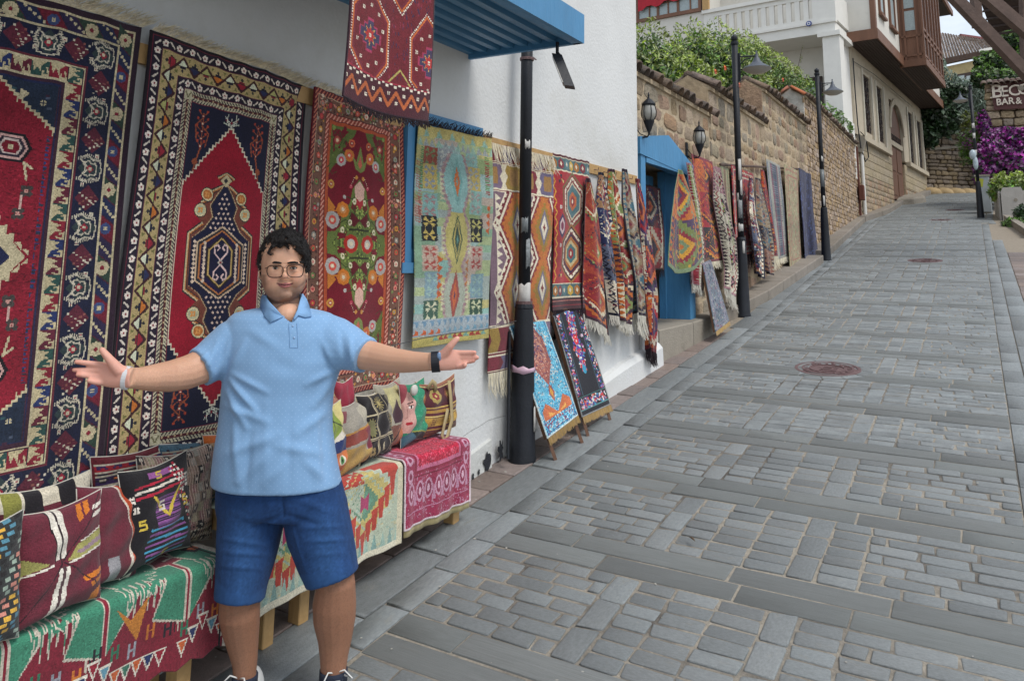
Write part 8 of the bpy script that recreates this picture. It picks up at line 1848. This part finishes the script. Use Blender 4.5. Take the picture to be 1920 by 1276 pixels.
palm = ((X_ < 243) | (X_ > 820)).astype(float)*(nr[:, 1] < .2); blend(palm*.75, lin('#d49c8e', 1.15)); 
tip = ((X_ < 152) | (X_ > 884)).astype(float); blend(tip*.3, lin('#cc8070'))
leg = (Y_ > 1000).astype(float); blend(leg, lin('#8e6650', 1.1)); hair = leg*(r.random(n) < .25); blend(hair*.18, lin('#3c2a22'))
blend(((Y_ > 600) & (X_ > 250) & (X_ < 400)).astype(float)*.25*(r.random(n)), lin('#8c6450'))
c *= (1+r.normal(0, .012, (n, 1))); vcol(me, np.clip(c, .004, 1))
m_skin = bpy.data.materials.new('skin'); m_skin.use_nodes = True; t_ = m_skin.node_tree; bs = t_.nodes['Principled BSDF']; at_ = t_.nodes.new('ShaderNodeAttribute'); at_.attribute_name = 'Col'; t_.links.new(at_.outputs['Color'], bs.inputs['Base Color'])
bs.inputs['Roughness'].default_value = .5; bs.inputs['Specular IOR Level'].default_value = .35; bs.inputs['Subsurface Weight'].default_value = .12; bs.inputs['Subsurface Radius'].default_value = (.012, .004, .002); bs.inputs['Subsurface Scale'].default_value = .5
nb = t_.nodes.new('ShaderNodeTexNoise'); nb.inputs['Scale'].default_value = 220; bpn = t_.nodes.new('ShaderNodeBump'); bpn.inputs['Strength'].default_value = .12; bpn.inputs['Distance'].default_value = .003; t_.links.new(nb.outputs[0], bpn.inputs['Height']); t_.links.new(bpn.outputs[0], bs.inputs['Normal'])
me.materials.clear(); me.polygons.foreach_set('use_smooth', [True]*len(me.polygons)); mesh_obj('body', me, m_skin, man)
# ---- eyes, brows, glasses
m_eye = M('eye_white', (.42, .38, .35), .25, .03, 40, 0); m_iris = M('dark_iris', (.02, .012, .008), .15, .1, 40, 0, spec=.7); m_hair = M('black_hair', (.012, .010, .010), .55, .3, 60, .5, 300, spec=.35); m_frame = M('brown_spectacle_frame', '#2a1e1d', .35, .1, 20, 0, metal=.3)
for ex in (516.5, 550.5):
    bb = MB(); bb.ell(ML(ex, 502.6, .0855), (6.3*K, .006, 2.6*K), 14, 8); e_ = bb.build('eye', m_eye, man, smooth=True, local=True)
    bb = MB(); bb.ell(ML(ex, 502.6, .0875), (3.1*K, .0056, 2.55*K), 12, 8); bb.build('iris', m_iris, e_, smooth=True, local=True)
    bb = MB(); bb.tube([ML(ex+q*6.8, 502.8-2.9*(1-q*q), .0915-.004*abs(q)) for q in np.linspace(-1, 1, 7)], (.0016, .0016), 6); bb.build('eyelid', m_hair, e_, smooth=True, local=True)
    bb = MB(); s_ = 1 if ex > 533 else -1; bb.tube([ML(ex-s_*11.5, 493.2, .1005), ML(ex-s_*6, 492.2, .1015), ML(ex+s_*2, 491.6, .098), ML(ex+s_*8, 492.8, .09), ML(ex+s_*12.5, 496.5, .079)], [(.0025, .0025), (.0042, .0032), (.0045, .003), (.0036, .003), (.001, .001)], 8, ref=(0, 0, 1)); bb.build('eyebrow', m_hair, man, smooth=True, local=True)
gl = MB().add([], []); gt = MB()
for (x0, x1, y0, y1) in ((500.5, 531, 497.5, 520), (538, 569, 496, 519.5)):
    P = []; cx, cy = (x0+x1)/2, (y0+y1)/2
    for a in np.linspace(0, 2*math.pi, 33):
        ex_, ey_ = math.copysign(abs(math.cos(a))**.55, math.cos(a)), math.copysign(abs(math.sin(a))**.62, math.sin(a)); tap = 1-.14*max(0, ey_)
        P.append(ML(cx+(x1-x0)/2*ex_*tap, cy+(y1-y0)/2*ey_, .118-.00003*(cx+(x1-x0)/2*ex_-534)**2*.6))
    gt.tube(P, .0019, 6, cap=False)
gt.tube([ML(531, 503, .118), ML(534.5, 501, .121), ML(538, 502, .118)], .0013, 6); gt.tube([ML(530.5, 499.5, .117), ML(538.5, 498.7, .117)], .001, 6)
gt.tube([ML(500.5, 502, .096), ML(497, 503, .08), ML(490.5, 507, -.01)], .0015, 6); gt.tube([ML(569, 501, .096), ML(573, 502, .08), ML(576, 506, -.01)], .0015, 6)
gl = gt.build('spectacles', m_frame, man, smooth=True, local=True)
def face_at(px, py, out_=.0004):
    m = (np.abs(bX-px) < 2.6) & (np.abs(bY-py) < 2.6) & (bco[:, 1] < -.03); y_ = bco[m][:, 1].min()-out_ if m.any() else -.09
    d = ray(px, py); P = np.array([(CAM-base) @ right0, (CAM-base) @ fwd0, (CAM-base)[2]]); D = np.array([d @ right0, d @ fwd0, d[2]]); return P+D*((y_-P[1])/D[1])
bb = MB(); bb.tube([face_at(*q) for q in ((518.5, 530.2), (522, 532.2), (528, 533.6), (534, 534.2), (540, 533.5), (546, 531.9), (550, 529.6))], [.0004, .0009, .0011, .0012, .0011, .0009, .0004], 5); bb.build('mouth_line', M('lip_shadow_line', '#5a2c2c', .6, .1, 40, 0), man, smooth=True, local=True)
bb = MB(); bb.tube([face_at(*q, -.0012) for q in ((522, 534.2), (527, 536.6), (534, 537.8), (541, 536.6), (546.5, 533.9))], [.0008, .0028, .0036, .0028, .0008], 8); bb.build('lower_lip', M('lip', '#b06a68', .45, .1, 60, .1), man, smooth=True, local=True)
# ---- hair: a thick wavy crown
r = np.random.default_rng(12); b = MB(); fine = MB()
hc = ML(533, 492, 0)
def onhead(th, ph, k=1.0): return hc+np.array([math.sin(th)*math.cos(ph)*.0875*k, -math.cos(th)*math.cos(ph)*.103*k, math.sin(ph)*.122*k])
b.ell(hc+np.array([0, .022, .022]), (.086, .086, .098), 20, 14)
for i in range(520):
    th, ph = r.uniform(-math.pi, math.pi), math.asin(r.uniform(-.35, 1)); fr_ = math.cos(th)
    line = .70 if fr_ > .75 else (.48 if fr_ > .45 else (.02 if fr_ > .1 else -.4))
    if abs(th) < .75 and ph < .52: continue
    if math.sin(ph) < line-.18*(1 if fr_ > .4 else 0): continue
    p = onhead(th, ph, 1.02); k = r.uniform(0, 6.28); tx = np.array([math.cos(th), math.sin(th), 0]); tz = np.cross(tx, p-hc); tz /= np.linalg.norm(tz)+1e-9; L_ = r.uniform(.018, .034)
    d = tx*math.cos(k)+tz*math.sin(k)*.7; o_ = (p-hc)/np.linalg.norm(p-hc); rr = r.uniform(.0045, .0075)*(1 if fr_ > -.2 else 1)
    b.tube([p-d*L_+o_*0, p-d*L_*.3+o_*.008+tz*.006, p+d*L_*.4+o_*.009-tz*.004, p+d*L_+o_*.001], [rr*.6, rr, rr, rr*.5], 7)
for (P, rr) in (([(512, 458, .10), (507, 466, .106), (503, 474, .104), (507, 478, .106), (513, 476, .108)], .0055), ([(520, 456, .10), (512, 462, .108), (504, 468, .102)], .008), ([(498, 470, .06), (494, 482, .055), (494, 494, .045)], .009), ([(568, 468, .06), (571.5, 480, .05), (572, 494, .04)], .009), ([(560, 458, .085), (567, 468, .075)], .008), ([(535, 452, .10), (548, 455, .104), (560, 462, .09)], .009), ([(530, 452, .105), (518, 452, .105), (508, 456, .095)], .009)):
    b.tube([ML(*q) for q in P], [rr]*(len(P)-1)+[rr*.3], 7)
me, co, nr = remesh(b, .0032, 2, .5)
from mathutils import noise as mn
dsp = np.array([mn.noise(Vector(p*90))+.6*mn.noise(Vector((p[0]*260, p[1]*260, p[2]*120))) for p in co]); co += nr*(dsp*.0032)[:, None]; setco(me, co)
me.materials.clear(); me.polygons.foreach_set('use_smooth', [True]*len(me.polygons)); hr = mesh_obj('hair', me, m_hair, man)
for i in range(2600):
    j = r.integers(0, len(co)); p = co[j]; nn = nr[j]
    if nn[2] < -.3: continue
    d = r.normal(0, 1, 3); d -= nn*(d @ nn); d /= np.linalg.norm(d)+1e-9; L_ = r.uniform(.008, .02); fine.tube([p-d*L_*.4, p+nn*.004+d*L_*.2, p+nn*r.uniform(.002, .008)+d*L_], [.0007, .0007, .0003], 3, cap=False)
fine.tube([ML(536, 456, .102), ML(536.5, 464, .108), ML(539, 472, .109)], [.0009, .0008, .0004], 4)
fine.build('loose_hair', m_hair, hr, kind='stuff', local=True)
# ---- polo shirt
b = MB()
rings(b, [(577, 490, 580, .03, .075), (582, 462, 604, .075, .095), (589, 442, 620, .105, .105), (600, 431, 632, .125, .12), (620, 425, 638, .142, .13), (650, 422, 641, .155, .135), (680, 423, 640, .165, .135), (705, 424, 633, .168, .13), (740, 421, 623, .168, .125), (780, 418, 619, .172, .12), (820, 414, 620.5, .178, .12), (860, 408.5, 625, .18, .125), (895, 404, 631, .176, .13), (917, 402.5, 635, .172, .132), (924, 403, 635, .17, .13)], n=40, e=.88)
limb(b, [(462, 640, .0, 50, .9), (434, 652, .025, 48, .95), (408, 668, .05, 41.5, 1), (388, 681, .078, 36.5, 1.05), (374, 689, .10, 36, 1.1)], 20)
limb(b, [(600, 636, .0, 49, .95), (630, 643, .012, 46, 1), (655, 653, .03, 39, 1.1), (673, 660, .045, 34, 1.15), (687, 666, .06, 33, 1.2)], 20)
me, co, nr = remesh(b, .0065, 5, .5); X_, Y_ = P2(co)
ff = (nr[:, 1] < .1)
def ridge(x0, y0, x1, y1, w_, amp):
    d = np.array([x1-x0, y1-y0]); l2 = d @ d; t = np.clip(((X_-x0)*d[0]+(Y_-y0)*d[1])/l2, 0, 1); ds = np.hypot(X_-x0-t*d[0], Y_-y0-t*d[1]); return amp*np.exp(-(ds/w_)**2)*(.35+.65*np.sin(math.pi*np.clip(t, .03, .97)))
h = np.zeros(len(co))
for a in ((432, 712, 480, 770, 6, .009), (428, 735, 462, 800, 7, .008), (436, 700, 500, 735, 6, .006), (425, 760, 500, 790, 8, .006), (628, 700, 590, 760, 8, .008), (632, 690, 575, 720, 7, .006), (612, 770, 560, 812, 9, .006), (430, 850, 520, 815, 10, .006), (600, 850, 520, 835, 10, .005), (450, 905, 500, 850, 9, .005), (610, 900, 570, 860, 10, .005), (500, 905, 530, 870, 9, .004), (460, 640, 430, 700, 7, .006), (600, 635, 628, 690, 7, .006), (408, 640, 388, 690, 5, .005), (425, 635, 405, 690, 5, -.005), (655, 630, 660, 680, 5, .005), (640, 625, 645, 680, 5, -.005), (395, 655, 372, 680, 4, .004), (470, 620, 520, 650, 10, .004), (590, 620, 565, 655, 10, .004), (505, 680, 555, 690, 14, -.004), (440, 790, 445, 900, 8, .006), (470, 800, 462, 915, 8, -.005), (605, 790, 612, 900, 7, -.005), (590, 780, 596, 915, 8, .004), (545, 780, 540, 915, 9, -.003), (500, 760, 498, 910, 10, .003)): h += ridge(*a)
nz = np.array([mn.noise(Vector((p[0]*9, p[1]*9, p[2]*7))) for p in co]); h = 1.5*h*ff+nz*.004
co += nr*h[:, None]; setco(me, co)
m_polo = bpy.data.materials.new('blue_pique'); m_polo.use_nodes = True; t_ = m_polo.node_tree; bs = t_.nodes['Principled BSDF']; N = t_.nodes.new; Lk = t_.links.new
def MA(op, a, b_=None):
    nd = N('ShaderNodeMath'); nd.operation = op
    for i, v in enumerate((a, b_)):
        if v is None: continue
        if isinstance(v, (int, float)): nd.inputs[i].default_value = v
        else: Lk(v, nd.inputs[i])
    return nd.outputs[0]
tcn = N('ShaderNodeTexCoord'); sx = N('ShaderNodeSeparateXYZ'); Lk(tcn.outputs['Object'], sx.inputs[0])
uu, vv = MA('MULTIPLY', sx.outputs[0], 44.), MA('MULTIPLY', sx.outputs[2], 44.)
A_, B_ = MA('ADD', uu, vv), MA('SUBTRACT', uu, vv); fa, fb_ = MA('SUBTRACT', MA('FRACT', A_), .5), MA('SUBTRACT', MA('FRACT', B_), .5)
dd_ = MA('SQRT', MA('ADD', MA('MULTIPLY', fa, fa), MA('MULTIPLY', fb_, fb_))); dot = MA('LESS_THAN', dd_, .10)
mxn = N('ShaderNodeMix'); mxn.data_type = 'RGBA'; mxn.inputs['A'].default_value = (*lin('#80a6cd', 1.0), 1); mxn.inputs['B'].default_value = (*lin('#9bbbdb', 1.0), 1); Lk(dot, mxn.inputs['Factor']); Lk(mxn.outputs['Result'], bs.inputs['Base Color'])
bs.inputs['Roughness'].default_value = .9; bs.inputs['Sheen Weight'].default_value = .2; bs.inputs['Specular IOR Level'].default_value = .2
nb = N('ShaderNodeTexNoise'); nb.inputs['Scale'].default_value = 400; bpn = N('ShaderNodeBump'); bpn.inputs['Strength'].default_value = .25; bpn.inputs['Distance'].default_value = .002; Lk(nb.outputs[0], bpn.inputs['Height']); Lk(bpn.outputs[0], bs.inputs['Normal'])
me.materials.clear(); me.polygons.foreach_set('use_smooth', [True]*len(me.polygons)); shirt = mesh_obj('polo_shirt', me, m_polo, man)
X_, Y_ = P2(co)
import bmesh
def intri(x, y, A, B_, C_):
    s1 = (x-B_[0])*(A[1]-B_[1])-(A[0]-B_[0])*(y-B_[1]); s2 = (x-C_[0])*(B_[1]-C_[1])-(B_[0]-C_[0])*(y-C_[1]); s3 = (x-A[0])*(C_[1]-A[1])-(C_[0]-A[0])*(y-A[1])
    return ((s1 < 0) & (s2 < 0) & (s3 < 0)) | ((s1 > 0) & (s2 > 0) & (s3 > 0))
kill = set(np.nonzero(intri(X_, Y_, (500, 560), (566, 560), (546, 604)) & (co[:, 1] < .06))[0].tolist())
bm = bmesh.new(); bm.from_mesh(me); bm.verts.ensure_lookup_table(); bmesh.ops.delete(bm, geom=[bm.verts[i] for i in kill], context='VERTS'); bm.to_mesh(me); bm.free()
keep = np.array([i not in kill for i in range(len(co))])
def surf(px, py, out_=.003):
    m = keep & (np.abs(X_-px) < 7) & (np.abs(Y_-py) < 7)
    if not m.any(): m = keep & (np.abs(X_-px) < 16) & (np.abs(Y_-py) < 16)
    dmin = co[m][:, 1].min(); w_ = m & (co[:, 1] < dmin+.05); k = np.argmin(np.where(w_, (X_-px)**2+(Y_-py)**2, 1e9)); y_ = co[k, 1]-out_
    d = ray(px, py); P = np.array([(CAM-base) @ right0, (CAM-base) @ fwd0, (CAM-base)[2]]); D = np.array([d @ right0, d @ fwd0, d[2]]); return P+D*((y_-P[1])/D[1])
m_plain = M('blue_rib', lin('#80a8d2', 1.0), .9, .05, 60, .15, 300)
def flap(name, pts, m, th=.0035, par=None, mid=None):
    bb = MB(); bb.v = [tuple(ML(*p)) for p in pts]; n_ = len(pts); c_ = sum(np.array(v) for v in bb.v)/n_; c_[1] -= .006; bb.v.append(tuple(c_)); bb.f = [(i, (i+1) % n_, n_) for i in range(n_)]
    o = bb.build(name, m, par or shirt, smooth=True, local=True); md = o.modifiers.new('t', 'SOLIDIFY'); md.thickness = th; md.offset = 0; return o
def cpts(L_): return [tuple(surf(p[0], p[1], .007)) if p[2] is None else tuple(ML(*p)) for p in L_]
def flap2(name, pts, m, th=.0045):
    bb = MB(); bb.v = list(pts); n_ = len(pts); c_ = sum(np.array(v) for v in bb.v)/n_; c_[1] -= .004; bb.v.append(tuple(c_)); bb.f = [(i, (i+1) % n_, n_) for i in range(n_)]
    o = bb.build(name, m, shirt, smooth=True, local=True); md = o.modifiers.new('t', 'SOLIDIFY'); md.thickness = th; md.offset = 0; return o
flap2('collar', cpts([(493, 551, .025), (489, 562, .03), (488, 576, None), (496, 592, None), (507, 604, None), (519, 599, None), (531, 593, None), (518, 580, .112), (505, 566, .082), (498, 555, .05)]), m_plain)
flap2('collar', cpts([(567, 550, .025), (574, 560, .03), (579, 573, None), (584, 593, None), (572, 595, None), (560, 591, None), (553, 599, None), (550, 597, .13), (558, 580, .1), (563, 562, .06)]), m_plain)
for (xa_, xb_) in ((541.5, 543.5), (556.5, 558.5)):
    bb = MB(); bb.tube([surf(xa_+(xb_-xa_)*t, 606+t*46, .0005) for t in np.linspace(0, 1, 7)], .0011, 4); bb.build('placket_edge', M('blue_stitching', lin('#6488b0', 1.), .9, .05, 50, 0), shirt, local=True)
bb = MB(); bb.tube([surf(543.5, 652, .0005), surf(558.5, 652, .0005)], .0011, 4); bb.build('placket_edge', MATS['blue_stitching'], shirt, local=True)
bb = MB(); bb.tube([ML(499+34*(1-math.cos(a)), 560-6*math.sin(a), -.075*math.sin(a)-.0) for a in np.linspace(-.2, math.pi+.2, 12)], (.016, .004), 8, ref=(0, 0, 1)); bb.build('collar_stand', m_plain, shirt, smooth=True, local=True)
bb = MB(); 
for (x, y) in ((551.5, 633), (549, 611)): bb = MB(); bb.ell(surf(x, y, .001), (2.3*K, .002, 2.3*K), 10, 6); bb.build('button', M('blue_button', lin('#8fb0d4', 1.), .3, .05, 10, 0), shirt, smooth=True, local=True)
def band(pts, hw, m, name, par, n=28, th=.003):
    """closed thin band through local points"""
    bb = MB(); bb.tube(pts+[pts[0]], (hw, th), 8, cap=False, ref=(0, 0, 1)); return bb.build(name, m, par, smooth=True, local=True)
# ---- shorts
b = MB()
rings(b, [(885, 420, 618, .13, .12), (915, 414, 634, .15, .13), (945, 411, 642, .152, .135), (965, 411, 646, .148, .13), (978, 412, 648, .135, .125)], n=36, e=.88)
limb(b, [(475, 950, .0, 60, 1.05), (468, 1000, .01, 55, 1.1), (460, 1050, .035, 49.5, 1.1), (453, 1095, .05, 44, 1.1), (449, 1121, .055, 42, 1.1)], 24)
limb(b, [(590, 950, 0, 57, 1.05), (600, 1000, .01, 55, 1.05), (611, 1040, .02, 51, 1.05), (621, 1070, .03, 47.5, 1.05), (624, 1083, .032, 46.5, 1.05)], 24)
me, co, nr = remesh(b, .0065, 4, .5); X_, Y_ = P2(co); h = np.zeros(len(co)); ff = nr[:, 1] < .2
for a in ((420, 1010, 500, 1022, 4, .006), (425, 1035, 505, 1040, 4, .006), (418, 1060, 490, 1066, 4, .005), (560, 990, 645, 985, 4, .005), (575, 1015, 655, 1010, 4, .006), (590, 1040, 650, 1036, 4, .004), (534, 965, 470, 990, 5, -.006), (534, 965, 600, 985, 5, -.006), (530, 935, 532, 972, 3, -.006), (560, 935, 630, 965, 6, .004), (420, 950, 480, 980, 6, .004), (548, 985, 575, 1080, 3, .003)): h += ridge(*a)
nz = np.array([mn.noise(Vector(p*11)) for p in co]); co += nr*(h*ff+nz*.004)[:, None]; setco(me, co)
base_c = np.tile(np.array(lin('#213f6c', 1.0)), (len(co), 1)); r = np.random.default_rng(8)
fade = (np.exp(-((X_-455)/30)**2)+np.exp(-((X_-612)/32)**2))*np.clip((Y_-930)/80, 0, 1)*.62; base_c = base_c*(1-fade[:, None])+np.array(lin('#33598a', 1.0))*fade[:, None]; base_c *= 1+.16*np.array([mn.noise(Vector((p[0]*60, p[1]*60, p[2]*9))) for p in co])[:, None]; base_c *= 1+r.normal(0, .10, (len(co), 1))
fold = ((Y_ > 1108+.22*(X_-449)-(X_-449)**2*.012+8) & (X_ < 520) & (Y_ > 1085)) | ((X_ > 560) & (Y_ > 1077+.0*(X_))); base_c[fold] = base_c[fold]*.3+np.array(lin('#2c5080', 1.0))*.7; seam = (np.abs(X_-531.5-(Y_-900)*.01) < 1.2)*(Y_ < 972); base_c[seam > 0] *= .6; vcol(me, np.clip(base_c, .004, 1))
m_den = MV('denim', .85, 700, .4, .05); me.materials.clear(); me.polygons.foreach_set('use_smooth', [True]*len(me.polygons)); sh = mesh_obj('denim_shorts', me, m_den, man)
m_hem = M('denim_hem', lin('#34588c', 1.), .9, .2, 90, .3, 500)
def hem(c, rx, ry, tilt, dd, name='hem', m=m_hem, hw=.009, par=sh, roll=0.):
    C_ = ML(c[0], c[1], dd); P = []
    for a in np.linspace(0, 2*math.pi, 33)[:-1]: P.append(C_+np.array([rx*K*math.cos(a), ry*K*math.sin(a), rx*K*math.cos(a)*tilt+ry*K*math.sin(a)*roll]))
    return band(P, hw, m, name, par)
# ---- wristband and smartwatch
def ringat(c0, c1, rpx, dr, wd, m, name, par):
    a, c_ = ML(*c0), ML(*c1); bb = MB(); ax_ = (c_-a)/np.linalg.norm(c_-a); bb.tube([a-ax_*wd/2, a-ax_*wd/2, a+ax_*wd/2, a+ax_*wd/2], [(rpx*K*.8, rpx*K*.62), (rpx*K, rpx*K*dr), (rpx*K, rpx*K*dr), (rpx*K*.8, rpx*K*.62)], 24, ref=(0, 0, 1)); return bb.build(name, m, par, smooth=False, local=True)
ringat((238, 708, .375), (225, 706, .375), 18.3, .72, .016, M('white_paper_band', (.62, .64, .66), .6, .06, 20, .05), 'wristband', man)
ringat((817, 678, .248), (830, 677, .248), 17.0, .8, .030, M('black_rubber', (.012, .013, .02), .4, .1, 20, .05), 'watch_strap', man)
bb = MB(); p = ML(823.5, 668, .27); bb.ell(p, (.009, .006, .016), 12, 8); bb.build('watch_face', M('watch_glass', '#6c86a8', .15, .2, 60, 0, spec=.8), man, smooth=True, local=True)
# ---- socks and shoes
m_sock = M('navy_sock', (.02, .026, .045), .95, .2, 60, .2); m_shoe = M('white_shoe_leather', (.62, .62, .60), .5, .04, 20, .1); m_sole = M('white_rubber_sole', (.55, .55, .53), .7, .05, 20, .1)
for (ax_, ay_, dd_, r_, dx, nm) in ((459, 1272, .012, 21, -.30, 'left'), (625, 1268, .005, 23.5, .42, 'right')):
    A = ML(ax_, ay_, dd_); gz = (G((base+right0*A[0]+fwd0*A[1])[1])-base[2]); A[2] = max(A[2], gz+.085)
    bb = MB(); bb.tube([A+(0, 0, .012), A, (A[0], A[1], gz+.05)], [(r_*K*1.02, r_*K*1.05)]*3, 16); bb.build('sock', m_sock, man, smooth=True, local=True)
    dv = np.array([dx, -1, 0.]); dv /= np.linalg.norm(dv); sd_ = np.array([-dv[1], dv[0], 0]); o_ = np.array([A[0], A[1], gz])
    bb = MB(); V = []; pr = [(-.085, .034, .085), (-.07, .043, .1), (-.02, .048, .102), (.03, .046, .095), (.08, .047, .068), (.13, .050, .055), (.175, .044, .045), (.205, .028, .035), (.213, .010, .028)]
    n_ = 16
    for (s_, w_, h_) in pr:
        for k in range(n_):
            a = math.pi*2*k/n_; x, z = math.cos(a), math.sin(a); V.append(o_+dv*s_+sd_*w_*x*(1 if z < 0 else 1-.25*z)+np.array([0, 0, .012+(h_-.012)*max(0, z)**.7 if z > 0 else .010]))
    bb.add(V, [(i*n_+k, i*n_+(k+1) % n_, (i+1)*n_+(k+1) % n_, (i+1)*n_+k) for i in range(len(pr)-1) for k in range(n_)]+[tuple(range(n_-1, -1, -1)), tuple(range((len(pr)-1)*n_, len(pr)*n_))])
    s1 = bb.build('shoe', m_shoe, man, smooth=True, local=True)
    bb = MB(); L_ = [o_+dv*(s_)+sd_*(w_+.005) for s_, w_, _ in pr]+[o_+dv*s_-sd_*(w_+.005) for s_, w_, _ in pr[::-1]]; bb.prism([p+np.array([0, 0, .0]) for p in L_], (0, 0, .024)); bb.build('sole', m_sole, s1, local=True)
    bb = MB()
    for k in range(5): s_ = .02+k*.022; z_ = .092-k*.008; bb.tube([o_+dv*s_-sd_*.026+(0, 0, z_-.008), o_+dv*(s_+.006)+(0, 0, z_+.006), o_+dv*s_+sd_*.026+(0, 0, z_-.008)], .0035, 5)
    bb.tube([o_+dv*.035+(0, 0, .10), o_+dv*.05+sd_*.03+(0, 0, .112), o_+dv*.07+sd_*.055+(0, 0, .09), o_+dv*.05+sd_*.03+(0, 0, .095)], .003, 5); bb.tube([o_+dv*.035+(0, 0, .10), o_+dv*.05-sd_*.03+(0, 0, .112), o_+dv*.07-sd_*.05+(0, 0, .09)], .003, 5)
    bb.build('shoelace', m_shoe, s1, smooth=True, local=True)
